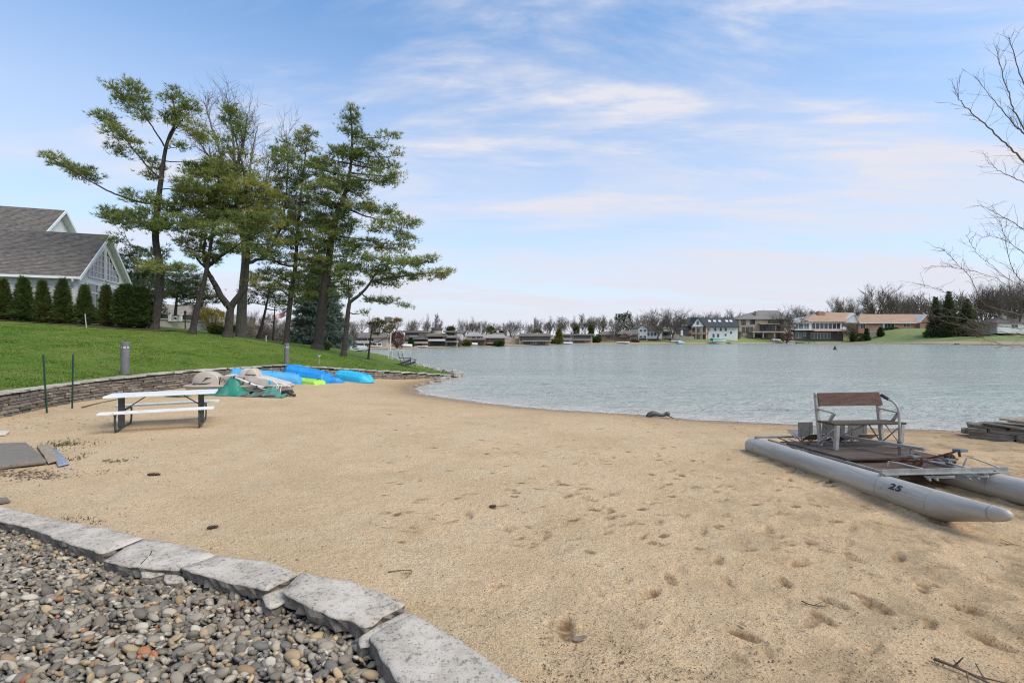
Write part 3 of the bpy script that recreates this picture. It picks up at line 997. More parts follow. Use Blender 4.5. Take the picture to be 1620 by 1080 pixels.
def build_kerb():
 t = thing("stone_edging", "pale flat stone slabs laid end to end between the sand and the gravel", "stone edging", (-2.0, 3.7, 0.0))
 Z = 0.055
 def w(u, v, z=Z):
  p = on(u, v, z)
  return (p.x, p.y)
 A = [w(-60, 790), w(86, 820), w(44, 832), w(-75, 806)]
 B = [w(90, 821), w(224, 851), w(160, 875), w(47, 833)]
 C = [w(229, 853), w(300, 866), w(338, 877), w(281, 898), w(220, 893), w(167, 885)]
 D = [w(344, 881), w(425, 893), w(468, 910), w(420, 934), w(350, 915), w(288, 899)]
 E = [w(478, 914), w(560, 930), w(637, 957), w(576, 993), (w(510, 968)), w(450, 943)]
 Fp = [w(654, 975), w(735, 1028), w(822, 1085), (-0.28, 2.36), w(640, 1082), w(588, 1012)]
 G = [(0.05, 2.55), (0.62, 1.9), (0.30, 1.62), (-0.25, 2.33)]
 H = [(0.66, 1.85), (1.35, 0.95), (0.98, 0.72), (0.34, 1.57)]
 A0 = [(-6.55, 5.75), (-5.98, 5.45), (-6.08, 5.12), (-6.7, 5.45)]
 for i, (P, dz, th, tl) in enumerate([(A0, -.005, .08, (0, 0)), (A, .0, .09, (0, .01)), (B, .004, .09, (.01, 0)), (C, .0, .085, (0, .015)), (D, .012, .085, (.01, .0)),
           (E, .028, .09, (-.012, .02)), (Fp, .022, .115, (.0, -.01)), (G, .02, .11, (0, 0)), (H, .015, .11, (0, 0))]):
  slab(P, Z + dz, th, "slab", t, 11 + i * 7, tl)
 # broken filler stones in the joints
 for i, (P, z) in enumerate([([w(418, 936), w(470, 916), w(476, 917), w(448, 944), w(430, 952)], .028), ([w(572, 1000), w(640, 962), w(652, 972), w(588, 1010), w(574, 1012)], .03),
        ([w(224, 894), w(246, 889), w(262, 896), w(238, 902)], 0.012), ([w(262, 897), w(284, 900), w(290, 906), w(266, 908)], 0.0)]):
  slab(P, z, .07, "filler_stone", t, 90 + i, cell=0.05)
 # crack of slab C: thin dark strips laid on its top
 crack = MB()
 pts = [w(223, 892), w(232, 883), w(238, 877), w(241, 869), w(252, 861)]
 for a, b in zip(pts[:-1], pts[1:]):
  crack.beam((a[0], a[1], Z + .003), (b[0], b[1], Z + .003), 0.007, 0.006)
 pts = [w(238, 870), w(233, 864), w(228, 863)]
 for a, b in zip(pts[:-1], pts[1:]):
  crack.beam((a[0], a[1], Z + .003), (b[0], b[1], Z + .003), 0.006, 0.006)
 crack.build("crack", M_DARKEARTH, t)
 return t
build_kerb()
# ------------------------------------------------------------------ gravel of river pebbles
def pebble_material(name, use_attr):
 m, nt, b = new_mat(name)
 if use_attr:
  r = NN(nt, "ShaderNodeAttribute", attribute_name="tint").outputs["Fac"]
  co = coords(nt, "OBJECT")
 else:
  oi = NN(nt, "ShaderNodeObjectInfo")
  r = oi.outputs["Random"]
  tc = coords(nt, "OBJECT")
  off = NN(nt, "ShaderNodeVectorMath", {0: tc}, operation="ADD")
  cmb = NN(nt, "ShaderNodeCombineXYZ", {0: MATH(nt, "MULTIPLY", r, 91.0), 1: MATH(nt, "MULTIPLY", r, 17.0)})
  nt.links.new(cmb.outputs[0], off.inputs[1])
  co = off.outputs[0]
 cr = NN(nt, "ShaderNodeValToRGB", {0: r})
 WARM = (1.42, 1.28, 1.09)
 el = cr.color_ramp.elements
 cr.color_ramp.interpolation = "CONSTANT"
 cols = [(0.0, (.105, .098, .088)), (.12, (.17, .155, .132)), (.26, (.24, .222, .195)), (.38, (.14, .125, .105)), (.50, (.30, .28, .245)), (.60, (.20, .18, .15)),
   (.70, (.115, .118, .122)), (.77, (.37, .345, .30)), (.83, (.33, .255, .155)), (.88, (.25, .17, .095)), (.92, (.44, .425, .39)), (.955, (.40, .31, .19)), (.985, (.33, .13, .05))]
 cols = [(p, tuple(a * b_ for a, b_ in zip(c, WARM))) for p, c in cols]
 el[0].position, el[0].color = cols[0][0], (*cols[0][1], 1)
 el[1].position, el[1].color = cols[1][0], (*cols[1][1], 1)
 for p, c in cols[2:]:
  e = el.new(p)
  e.color = (*c, 1)
 n1 = noise_fac(nt, co, 32.0, 5, 0.65)
 n2 = noise_fac(nt, co, 140.0, 4, 0.7)
 c = MIX(nt, MATH(nt, "MULTIPLY", RAMP(nt, n1, (0.40, 0.64)), 0.62), cr.outputs[0], (0.060, 0.050, 0.040))
 c = MIX(nt, MATH(nt, "MULTIPLY", RAMP(nt, n2, (0.52, 0.64)), 0.55), c, (0.40, 0.36, 0.30))
 nt.links.new(c, b.inputs["Base Color"])
 b.inputs["Roughness"].default_value = 0.62
 b.inputs["Specular IOR Level"].default_value = 0.35
 bn = NN(nt, "ShaderNodeBump", {"Strength": 0.35, "Distance": 0.004, "Height": n2})
 nt.links.new(bn.outputs[0], b.inputs["Normal"])
 return m
def build_gravel():
 base_z = -0.085
 xs = np.arange(-8.5, 2.2, 0.12)
 ys = np.arange(-3.0, 7.0, 0.12)
 V, F = tensor(xs, ys, lambda X, Y: base_z + 0.012 * vnoise(X * 4, Y * 4, 61), lambda X, Y: Y < kerb_y(X) - 0.05)
 bed = link("gravel_bed", fast_mesh("gravel_bed", V, F), M_DARKEARTH)
 tag(bed, kind="structure")
 rng = np.random.default_rng(33)
 # near edge of the slabs in plan
 ne = [on(u, v, 0.03) for u, v in [(-75, 806), (44, 832), (160, 875), (167, 885), (281, 898), (420, 934), (450, 943), (510, 968), (576, 993), (588, 1012), (640, 1082)]]
 kx = np.array([-8.9] + [p.x for p in ne] + [0.30, 0.98, 1.5])
 kyy = np.array([6.55] + [p.y for p in ne] + [1.6, 0.7, -1.5])
 # poisson-like scatter
 cell = 0.035
 pts = []
 for gx in np.arange(-8.4, 0.9, cell):
  for gy in np.arange(1.5, 6.3, cell * 0.92):
   x, y = gx + rng.uniform(-.5, .5) * cell, gy + rng.uniform(-.5, .5) * cell
   if y > np.interp(x, kx, kyy) + 0.012:
    continue
   # in the frame, with a margin for a step to the side
   if y < 1.9 or y < 2.15 and x < -2.6:
    continue
   if x < -1.25 * y - 0.45 and (x < -1.75 * y - .8 or rng.random() < .6):
    continue
   pts.append((x, y))
 pts = np.array(pts)
 rng.shuffle(pts)
 # unit pebble variants
 variants = []
 for k in range(14):
  bm = bmesh.new()
  bmesh.ops.create_icosphere(bm, subdivisions=2 if k < 7 else 1, radius=1.0)
  ax = (rng.uniform(1.0, 1.45), rng.uniform(.62, .88), rng.uniform(.34, .58))
  for v in bm.verts:
   q = v.co.copy()
   d = 1 + 0.24 * pnoise(q * 1.1 + Vector((k * 5.1, 0, 0))) + 0.07 * pnoise(q * 2.7 + Vector((0, k * 3.3, 0)))
   v.co = Vector((q.x * ax[0], q.y * ax[1], q.z * ax[2])) * d
  me = bpy.data.meshes.new("pebble")
  bm.to_mesh(me)
  bm.free()
  smooth(me)
  variants.append(me)
 MP = pebble_material("pebble_each", False)
 MPS = pebble_material("pebble_many", True)
 for me in variants:
  me.materials.append(MP)
 # apparent size: nearest first among those inside the photograph
 u = CU + pts[:, 0] / pts[:, 1] * FPX
 v = CV + (CAM_H + 0.05) / pts[:, 1] * FPX
 inframe = (u > 0) & (v < 1080) & (u < 1620)
 size = np.clip(rng.lognormal(math.log(0.0242), 0.27, len(pts)), 0.014, 0.044)
 rank = np.argsort(-(size / pts[:, 1]) * inframe)
 single = set(rank[:300].tolist())
 SV, SF, ST = [], [], []
 nv = 0
 arr = []
 for me in variants[7:]:
  co = np.empty(len(me.vertices) * 3, np.float32)
  me.vertices.foreach_get("co", co)
  fi = np.empty(len(me.polygons) * 3, np.int32)
  me.polygons.foreach_get("vertices", fi)
  arr.append((co.reshape(-1, 3), fi.reshape(-1, 3)))
 for i, (x, y) in enumerate(pts):
  s = size[i]
  # stones lean the same way, the way they were raked
  M = (Matrix.Rotation(rng.normal(0.35, 0.7), 4, "Z") @ Matrix.Rotation(rng.normal(0.30, 0.45), 4, "Y") @ Matrix.Rotation(rng.normal(0.3, 0.45), 4, "X"))
  z = base_z + 0.022 + rng.uniform(-0.006, 0.030) + 0.012 * float(vnoise(np.array([x * 2.3]), np.array([y * 2.3]), 77)[0])
  if i in single:
   o = bpy.data.objects.new("pebble", variants[int(rng.integers(0, 7))])
   COL.objects.link(o)
   o.parent = bed
   o.matrix_local = Matrix.Translation((x, y, z + 0.006)) @ M @ Matrix.Scale(s * 1.06, 4)
  else:
   co, fi = arr[int(rng.integers(0, 7))]
   m3 = np.array(M.to_3x3()) * s
   SV.append(co @ m3.T + np.array([x, y, z]))
   SF.append(fi + nv)
   ST.append(np.full(len(co), rng.random()))
   nv += len(co)
 me = fast_mesh("pebbles", np.concatenate(SV), np.concatenate(SF))
 attr(me, "tint", np.concatenate(ST))
 smooth(me)
 o = link("pebbles", me, MPS, bed)
 tag(o, kind="stuff")
 return len(pts)
NPEB = build_gravel()
# ------------------------------------------------------------------ dry stone retaining wall of the lawn
def stone_variants(n, seed, name, mat, sub=1):
 out = []
 rng = random.Random(seed)
 for k in range(n):
  bm = bmesh.new()
  bmesh.ops.create_cube(bm, size=1.0)
  bmesh.ops.bevel(bm, geom=bm.edges[:], offset=0.10, segments=1, affect="EDGES")
  for v in bm.verts:
   q = v.co * 3.1 + Vector((k * 7.7, seed, 0))
   v.co += Vector((pnoise(q), pnoise(q + Vector((9, 0, 0))), pnoise(q + Vector((0, 9, 0))))) * 0.11
  me = bpy.data.meshes.new(name)
  bm.to_mesh(me)
  bm.free()
  me.materials.append(mat)
  out.append(me)
 return out
def build_wall():
 t = thing("stone_retaining_wall", "long low dry-stone wall of thin grey brown stones holding back the lawn", "stone wall", (-13.0, 15.0, 0.0))
 P = np.array(WALL)
 s = np.r_[0, np.cumsum(np.hypot(*np.diff(P, axis=0).T))]
 S = np.arange(0, s[-1], 0.05)
 X, Y, T = np.interp(S, s, P[:, 0]), np.interp(S, s, P[:, 1]), np.interp(S, s, WALL_TOP)
 k = np.ones(25) / 25
 Xs = np.convolve(np.pad(X, 12, "edge"), k, "valid")
 Ys = np.convolve(np.pad(Y, 12, "edge"), k, "valid")
 tx, ty = np.gradient(Xs), np.gradient(Ys)
 L = np.hypot(tx, ty)
 tx, ty = tx / L, ty / L
 gz = sand_z(Xs, Ys)
 def fr(q):
  i = int(np.clip(q / 0.05, 0, len(S) - 1))
  return Xs[i], Ys[i], T[i], gz[i], tx[i], ty[i]
 rng = random.Random(4)
 var = stone_variants(14, 3, "stone", M_WALLSTONE)
 cvar = stone_variants(10, 8, "cap_stone", M_CAPSTONE)
 items = []
 zc = -0.62
 course = 0
 while zc < 0.6:
  h = rng.uniform(0.065, 0.11)
  q = rng.uniform(0, .3)
  while q < s[-1] - 0.1:
   ln = rng.uniform(0.16, 0.52)
   x, y, top, g, ax, ay = fr(q + ln / 2)
   if zc + h < top - 0.045 and zc + h > g - 0.06:
    # outward (towards the sand) is to the right of the walking direction
    nx, ny = ay, -ax
    off = rng.uniform(-0.012, 0.018)
    items.append(("stone", x + nx * off, y + ny * off, zc + h / 2, math.atan2(ay, ax), ln * 0.97, 0.24, h * rng.uniform(.86, 0.98), rng.uniform(-.03, .03)))
   q += ln
  zc += h
  course += 1
 q = 0.0
 while q < s[-1] - 0.2:
  ln = rng.uniform(0.28, 0.7)
  x, y, top, g, ax, ay = fr(q + ln / 2)
  if top - g > 0.02:
   nx, ny = ay, -ax
   items.append(("cap_stone", x - nx * 0.09, y - ny * 0.09, top - 0.01 + rng.uniform(-.012, .012), math.atan2(ay, ax) + rng.uniform(-.04, .04), ln * 0.98, rng.uniform(.40, .50),
       rng.uniform(.05, .075), rng.uniform(-.03, .03)))
  q += ln
 # the pieces that show largest in the photograph become parts; the rest is one mass of stones
 def vis(it):
  u = CU + it[1] / it[2] * FPX if it[2] > 1 else -1e9
  return (0 if u < -25 else 1) * it[5] / it[2]
 for kind, lim, vlist in (("stone", 235, var), ("cap_stone", 65, cvar)):
  its = sorted([i for i in items if i[0] == kind], key=vis, reverse=True)
  rest = MB()
  for n, it in enumerate(its):
   _, x, y, z, a, lx, ly, lzz, tl = it
   M = Matrix.Translation((x, y, z)) @ Matrix.Rotation(a, 4, "Z") @ Matrix.Rotation(tl, 4, "Y") @ Matrix.Diagonal((lx, ly, lzz, 1))
   me = vlist[rng.randrange(len(vlist))]
   if n < lim:
    o = bpy.data.objects.new(kind, me)
    COL.objects.link(o)
    o.parent = t
    o.matrix_local = Matrix.Translation(-ORG[t]) @ M
   else:
    rest.add([M @ v.co for v in me.vertices], [tuple(p.vertices) for p in me.polygons])
  rest.build(kind + "s", M_WALLSTONE if kind == "stone" else M_CAPSTONE, t, kind="stuff")
 core = MB()
 for i in range(0, len(S) - 8, 8):
  j = min(i + 8, len(S) - 1)
  a, b = (Xs[i], Ys[i]), (Xs[j], Ys[j])
  n0, n1 = (ty[i], -tx[i]), (ty[j], -tx[j])
  zt0, zt1, zb = T[i] - 0.05, T[j] - 0.05, -0.9
  f, w_ = 0.075, -0.16
  core.hexa([Vector((a[0] + n0[0] * f, a[1] + n0[1] * f, zb)), Vector((b[0] + n1[0] * f, b[1] + n1[1] * f, zb)), Vector((a[0] + n0[0] * w_, a[1] + n0[1] * w_, zb)),
     Vector((b[0] + n1[0] * w_, b[1] + n1[1] * w_, zb)), Vector((a[0] + n0[0] * f, a[1] + n0[1] * f, zt0)), Vector((b[0] + n1[0] * f, b[1] + n1[1] * f, zt1)),
     Vector((a[0] + n0[0] * w_, a[1] + n0[1] * w_, zt0)), Vector((b[0] + n1[0] * w_, b[1] + n1[1] * w_, zt1))])
 core.build("core", M_DARKEARTH, t)
build_wall()
# ------------------------------------------------------------------ the white house on the rise
M_SIDING = plain("white_siding", (0.88, 0.88, 0.86), (0.83, 0.83, 0.815), 0.6, scale=1.5)
M_TRIM = plain("white_trim", (0.80, 0.80, 0.79), (0.72, 0.72, 0.71), 0.5, scale=3)
M_GLASS = plain("window_glass", (0.045, 0.055, 0.065), (0.08, 0.095, 0.10), 0.06, scale=0.8, spec=0.9)
M_DARKGLASS = plain("far_glass", (0.03, 0.036, 0.042), (0.07, 0.08, 0.085), 0.12, scale=0.3, spec=0.7)
def shingle_mat(name, c1, c2, c3, across=(1, 0, 0), rows=0.14):
 """roof covering; the courses themselves are real steps, this only gives the tabs their colours"""
 m, nt, b = new_mat(name)
 co = coords(nt, "WORLD")
 sep = NN(nt, "ShaderNodeSeparateXYZ", {0: co})
 row = MATH(nt, "FLOOR", MATH(nt, "DIVIDE", sep.outputs[2], rows * 0.6))
 run = MATH(nt, "ADD", MATH(nt, "MULTIPLY", sep.outputs[0], across[0]), MATH(nt, "MULTIPLY", sep.outputs[1], across[1]))
 tab = MATH(nt, "FLOOR", MATH(nt, "ADD", MATH(nt, "DIVIDE", run, 0.20), MATH(nt, "MULTIPLY", row, 0.37)))
 wn = NN(nt, "ShaderNodeTexWhiteNoise", {0: NN(nt, "ShaderNodeCombineXYZ", {0: tab, 1: row}).outputs[0]})
 wn.noise_dimensions = "3D"
 c = MIX(nt, wn.outputs[0], c1, c2)
 n = noise_fac(nt, co, 2.5, 5, 0.6)
 c = MIX(nt, MATH(nt, "MULTIPLY", RAMP(nt, n, (0.45, 0.65)), 0.6), c, c3)
 nt.links.new(c, b.inputs["Base Color"])
 b.inputs["Roughness"].default_value = 0.95
 b.inputs["Specular IOR Level"].default_value = 0.15
 return m
M_SHINGLE = shingle_mat("brown_shingles", (0.20, 0.178, 0.158), (0.105, 0.094, 0.084), (0.15, 0.134, 0.12), (0.943, 0.334, 0))
HA = Vector((math.cos(R(19.5)), math.sin(R(19.5)), 0))
HB = Vector((-HA.y, HA.x, 0))
HC = Vector((-27.9, 31.0, 0))
HBASE = 2.45
def hp(a, w, z):
 """house frame: a along the long wall (0 at the gable wall, negative away), w along the gable wall, z height"""
 p = HC + HA * a + HB * w
 return Vector((p.x, p.y, z))
def roof_plane(mb, e0, e1, r0, r1, n=24, lift=0.022):
 """shingled roof plane from eave e0-e1 to ridge r0-r1 in stepped courses"""
 e0, e1, r0, r1 = map(Vector, (e0, e1, r0, r1))
 nrm = (e1 - e0).cross(r0 - e0).normalized()
 if nrm.z < 0:
  nrm = -nrm
 for i in range(n):
  t0, t1 = i / n, (i + 1.0) / n
  a, b = e0.lerp(r0, t0), e1.lerp(r1, t0)
  c, d = e0.lerp(r0, t1), e1.lerp(r1, t1)
  k = nrm * lift
  mb.add([a, b, a + k, b + k, c + nrm * 0.002, d + nrm * 0.002], [(0, 1, 3, 2), (2, 3, 5, 4), (0, 2, 4), (1, 5, 3)])
def lap_siding(mb, p0, p1, ztop_fn, z0, board=0.17, proud=0.018, nrm=None):
 """lapped boards between plan points p0-p1 from z0 up; ztop_fn(z) -> (s0, s1) range of the wall still standing at height z"""
 z = z0
 d = p1 - p0
 while True:
  rng_ = ztop_fn(z + board * 0.5)
  if rng_ is None:
   break
  a, b = p0 + d * rng_[0], p0 + d * rng_[1]
  k = nrm * proud
  mb.add([Vector((a.x, a.y, z)) + k, Vector((b.x, b.y, z)) + k, Vector((b.x, b.y, z + board)) + k * 0.2, Vector((a.x, a.y, z + board)) + k * 0.2,
    Vector((a.x, a.y, z)), Vector((b.x, b.y, z))], [(0, 1, 2, 3), (4, 5, 1, 0)])
  z += board
def build_house():
 t = thing("lake_house", "white lap-sided house with brown shingle roof and glazed gable behind the clipped hedge", "house", tuple(hp(-6, 3.8, HBASE)))
 W, EZ, RZ, L = 7.6, 5.95, 9.1, 19.0
 sl = (RZ - EZ) / (W / 2)
 body = MB()
 # walls as closed body
 poly = [hp(0, 0, HBASE - .4), hp(0, W, HBASE - .4), hp(0, W, EZ), hp(0, W / 2, RZ - 0.05), hp(0, 0, EZ)]
 body.prism(poly, HA * -L)
 body.build("wall", M_SIDING, t)
 # lapped boards of both visible walls
 boards = MB()
 lap_siding(boards, hp(-L, 0, 0), hp(0, 0, 0), lambda z: (0, 1) if z < EZ - 0.05 else None, HBASE - .1, nrm=-HB)
 def gab(z):
  if z < EZ:
   return (0, 1)
  f = (z - EZ) / sl / W
  return (f, 1 - f) if f < 0.47 else None
 lap_siding(boards, hp(0, 0, 0), hp(0, W, 0), gab, HBASE - .1, nrm=HA)
 boards.build("siding", M_SIDING, t, kind="stuff")
 # roof
 ov, rk = 0.40, 0.32
 rf = MB()
 ez = EZ - ov * sl
 th = 0.16
 for sgn in (0, 1):
  wE = -ov if sgn == 0 else W + ov
  e0, e1 = hp(-L, wE, ez), hp(rk, wE, ez)
  r0, r1 = hp(-L, W / 2, RZ), hp(rk, W / 2, RZ)
  up = Vector((0, 0, th))
  rf.hexa([e0, e1, r0, r1, e0 + up, e1 + up, r0 + up, r1 + up])
 rf.build("roof_deck", M_TRIM, t)
 sh = MB()
 up = Vector((0, 0, th + 0.004))
 roof_plane(sh, hp(-L, -ov, ez) + up, hp(rk + .02, -ov, ez) + up, hp(-L, W / 2, RZ) + up, hp(rk + .02, W / 2, RZ) + up, 34)
 roof_plane(sh, hp(-L, W + ov, ez) + up, hp(rk + .02, W + ov, ez) + up, hp(-L, W / 2, RZ) + up, hp(rk + .02, W / 2, RZ) + up, 34)
 sh.build("roof", M_SHINGLE, t)
 # rake boards and gutter
 for sgn in (0, 1):
  wE = -ov if sgn == 0 else W + ov
  fb = MB()
  a, b = hp(rk + 0.02, wE, ez - 0.06), hp(rk + 0.02, W / 2, RZ - 0.06)
  fb.hexa([a, a + HA * .05, b, b + HA * .05, a + Vector((0, 0, .24)), a + HA * .05 + Vector((0, 0, .24)), b + Vector((0, 0, .24)), b + HA * .05 + Vector((0, 0, .24))])
  fb.build("rake_board", M_TRIM, t)
 g = MB()
 g.beam(hp(-L, -ov - .07, ez + .07), hp(rk - .1, -ov - .07, ez + .07), 0.13, 0.15)
 g.build("gutter", M_TRIM, t)
 dp = MB()
 dp.tube([hp(rk - .35, -ov - .07, ez), hp(rk - .35, -ov - .07, ez - .12), hp(-.18, -.10, ez - .55), hp(-.18, -.10, HBASE)], .055, 6)
 dp.build("downpipe", M_TRIM, t)
 cb = MB()
 cb.beam(hp(0.025, 0.06, HBASE), hp(0.025, 0.06, EZ - .1), .14, .05, HA)
 cb.beam(hp(-.06, -.025, HBASE), hp(-.06, -.025, EZ - .3), .05, .14, HA)
 cb.build("corner_board", M_TRIM, t)
 # great gable window in two halves
 cw = 3.8
 def gable_window(w0, w1, zb, inset):
  def top(w):
   return EZ + sl * (W / 2 - abs(w - W / 2)) - inset
  out = 0.05
  fr = MB()
  bt = 0.09
  zl, zr = top(w0), top(w1)
  for a, b in (((w0, zb), (w1, zb)), ((w0, zb), (w0, zl)), ((w1, zb), (w1, zr)), ((w0, zl), (w1, zr))):
   fr.beam(hp(out, a[0], a[1]), hp(out, b[0], b[1]), 0.10, bt, HA)
  nb = 4
  f = fr.build("window", M_TRIM, t)
  mu = MB()
  for i in range(1, nb):
   w = w0 + (w1 - w0) * i / nb
   mu.beam(hp(out - .01, w, zb), hp(out - .01, w, top(w)), .05, .045, HA)
  z = zb + .43
  while z < max(zl, zr) - .1:
   lo, hi = w0, w1
   if z > min(zl, zr):
    c = (z - min(zl, zr)) / (max(zl, zr) - min(zl, zr))
    if zl < zr:
     lo = w0 + (w1 - w0) * c
    else:
     hi = w1 - (w1 - w0) * c
   mu.beam(hp(out - .012, lo, z), hp(out - .012, hi, z), .045, .04, HA)
   z += .43
  mu.build("muntins", M_TRIM, f)
  gl = MB()
  gl.prism([hp(.022, w0, zb), hp(.022, w1, zb), hp(.022, w1, zr), hp(.022, w0, zl)], HA * .012)
  gl.build("pane", M_GLASS, f)
 gable_window(1.45, cw - .12, 6.0, 0.72)
 gable_window(cw + .12, W - 1.45, 6.0, 0.72)
 for (w0, w1) in ((1.25, 2.75), (3.0, 4.6), (4.85, 6.35)):
  fr = MB()
  z0, z1, out = 3.1, 5.55, 0.045
  for a, b in (((w0, z0), (w1, z0)), ((w0, z1), (w1, z1)), ((w0, z0), (w0, z1)), ((w1, z0), (w1, z1)), ((w0, z1 - .6), (w1, z1 - .6))):
   fr.beam(hp(out, a[0], a[1]), hp(out, b[0], b[1]), .12, .10, HA)
  f = fr.build("window", M_TRIM, t)
  gl = MB()
  gl.prism([hp(.022, w0, z0), hp(.022, w1, z0), hp(.022, w1, z1), hp(.022, w0, z1)], HA * .012)
  gl.build("pane", M_GLASS, f)
 # taller wing behind
 A2, W2, H2, R2 = -6.1, 11.7, 4.6, 12.3
 E2 = R2 - H2 * 0.83
 b2 = MB()
 b2.prism([hp(A2, W2 - H2, HBASE - .4), hp(A2, W2 + H2, HBASE - .4), hp(A2, W2 + H2, E2), hp(A2, W2, R2 - .05), hp(A2, W2 - H2, E2)], HA * -14)
 b2.build("wing_wall", M_SIDING, t)
 bo = MB()
 def gab2(z):
  if z < E2:
   return (0, 1)
  f_ = (z - E2) / 0.83 / (2 * H2)
  return (f_, 1 - f_) if f_ < .47 else None
 lap_siding(bo, hp(A2, W2 - H2, 0), hp(A2, W2 + H2, 0), gab2, 8.2, nrm=HA)
 bo.build("siding", M_SIDING, t, kind="stuff")
 s2 = MB()
 d2 = MB()
 for sg in (-1, 1):
  wE = W2 + sg * (H2 + .5)
  e = E2 - .5 * .83
  e0, e1, r0, r1 = hp(A2 - 14, wE, e), hp(A2 + .5, wE, e), hp(A2 - 14, W2, R2), hp(A2 + .5, W2, R2)
  d2.hexa([e0, e1, r0, r1, e0 + Vector((0, 0, .16)), e1 + Vector((0, 0, .16)), r0 + Vector((0, 0, .16)), r1 + Vector((0, 0, .16))])
  k = Vector((0, 0, .165))
  roof_plane(s2, e0 + k, e1 + k + HA * .02, r0 + k, r1 + k + HA * .02, 34)
  fb = MB()
  a, b = hp(A2 + .52, wE, e - .06), hp(A2 + .52, W2, R2 - .06)
  fb.hexa([a, a + HA * .05, b, b + HA * .05, a + Vector((0, 0, .24)), a + HA * .05 + Vector((0, 0, .24)), b + Vector((0, 0, .24)), b + HA * .05 + Vector((0, 0, .24))])
  fb.build("rake_board", M_TRIM, t)
 d2.build("roof_deck", M_TRIM, t)
 s2.build("wing_roof", M_SHINGLE, t)
build_house()
# ------------------------------------------------------------------ plants: wood, needles, twigs
M_BARK_PINE = plain("pine_bark", (0.080, 0.063, 0.050), (0.040, 0.033, 0.027), 0.95, scale=5, stretch=(3, 3, 0.8), bump=1.0, bscale=14, bdist=0.05, space="WORLD")
M_BARK_GREY = plain("grey_bark", (0.22, 0.185, 0.145), (0.135, 0.115, 0.09), 0.95, scale=4, stretch=(3, 3, 0.8), bump=0.9, bscale=14, bdist=0.05, space="WORLD")
M_TWIG = plain("bare_twigs", (0.165, 0.138, 0.108), (0.105, 0.088, 0.07), 0.95, scale=0.3, space="WORLD", rnd=0.0)
M_TWIG_WARM = plain("warm_twigs", (0.13, 0.092, 0.065), (0.085, 0.062, 0.046), 0.95, scale=0.3, space="WORLD")
M_NEEDLE = foliage_mat("pine_needles", (0.110, 0.165, 0.052), (0.265, 0.295, 0.080), (0.46, 0.395, 0.095))
M_NEEDLE_DARK = foliage_mat("dark_needles", (0.060, 0.090, 0.038), (0.115, 0.14, 0.055), (0.19, 0.17, 0.07))
M_SPRUCE = foliage_mat("blue_spruce", (0.110, 0.155, 0.120), (0.205, 0.260, 0.215), (0.29, 0.34, 0.30))
M_CEDAR = foliage_mat("hedge_leaves", (0.040, 0.075, 0.022), (0.095, 0.130, 0.032), (0.19, 0.14, 0.055))
M_BRUSH = foliage_mat("brush_twigs", (0.13, 0.10, 0.08), (0.20, 0.16, 0.13), (0.29, 0.24, 0.195))
M_RUST = foliage_mat("orange_needles", (0.10, 0.12, 0.03), (0.20, 0.165, 0.035), (0.30, 0.165, 0.035))
M_SHRUB = foliage_mat("shrub_leaves", (0.045, 0.075, 0.02), (0.10, 0.135, 0.03), (0.20, 0.20, 0.05))
M_YELLOW = foliage_mat("yellow_shrub", (0.13, 0.125, 0.03), (0.28, 0.235, 0.035), (0.45, 0.36, 0.05))
M_RED = foliage_mat("red_twigs", (0.10, 0.045, 0.04), (0.17, 0.075, 0.06), (0.23, 0.12, 0.09))
def seg_mesh(name, segs, sides):
 """tapering limbs: segs = list of (p0, p1, r0, r1)"""
 A = np.array([s[0] for s in segs], float)
 B = np.array([s[1] for s in segs], float)
 r0 = np.array([s[2] for s in segs])
 r1 = np.array([s[3] for s in segs])
 d = B - A
 d /= np.linalg.norm(d, axis=1, keepdims=True) + 1e-9
 up = np.tile([0.31, 0.17, 0.93], (len(A), 1))
 bad = np.abs((d * up).sum(1)) > 0.97
 up[bad] = [1, 0, 0]
 a = np.cross(d, up)
 a /= np.linalg.norm(a, axis=1, keepdims=True)
 b = np.cross(d, a)
 n = len(A)
 V = np.empty((n, 2, sides, 3))
 for k in range(sides):
  c, s = math.cos(2 * math.pi * k / sides), math.sin(2 * math.pi * k / sides)
  V[:, 0, k] = A + (a * c + b * s) * r0[:, None]
  V[:, 1, k] = B + (a * c + b * s) * r1[:, None]
 base = (np.arange(n) * 2 * sides)[:, None]
 F = []
 for k in range(sides):
  k2 = (k + 1) % sides
  F.append(np.concatenate([base + k, base + k2, base + sides + k2, base + sides + k], 1))
 me = fast_mesh(name, V.reshape(-1, 3), np.concatenate(F))
 return smooth(me)
def smooth_path(pts, n):
 """Catmull-Rom through pts"""
 P = [Vector(p) for p in pts]
 P = [P[0] * 2 - P[1]] + P + [P[-1] * 2 - P[-2]]
 out = []
 m = len(P) - 3
 for i in range(m):
  p0, p1, p2, p3 = P[i:i + 4]
  k = max(2, int(n / m))
  for j in range(k):
   t = j / k
   out.append(0.5 * ((2 * p1) + (p2 - p0) * t + (2 * p0 - 5 * p1 + 4 * p2 - p3) * t * t + (3 * p1 - p0 - 3 * p2 + p3) * t ** 3))
 out.append(P[-2])
 return out
class Wood:
 def __init__(s):
  s.big, s.small = [], []
 def path(s, pts, r0, r1, big=True, wob=0.0, rng=None, n=None, pw=1.0):
  pts = smooth_path(pts, n or max(6, len(pts) * 4))
  k = len(pts)
  if wob:
   pts = [pts[0]] + [p + Vector((rng.uniform(-1, 1), rng.uniform(-1, 1), rng.uniform(-1, 1))) * wob for p in pts[1:]]
  rr = [r0 + (r1 - r0) * (i / (k - 1)) ** pw for i in range(k)]
  for i in range(k - 1):
   (s.big if big else s.small).append((pts[i], pts[i + 1], rr[i], rr[i + 1]))
  return pts, rr
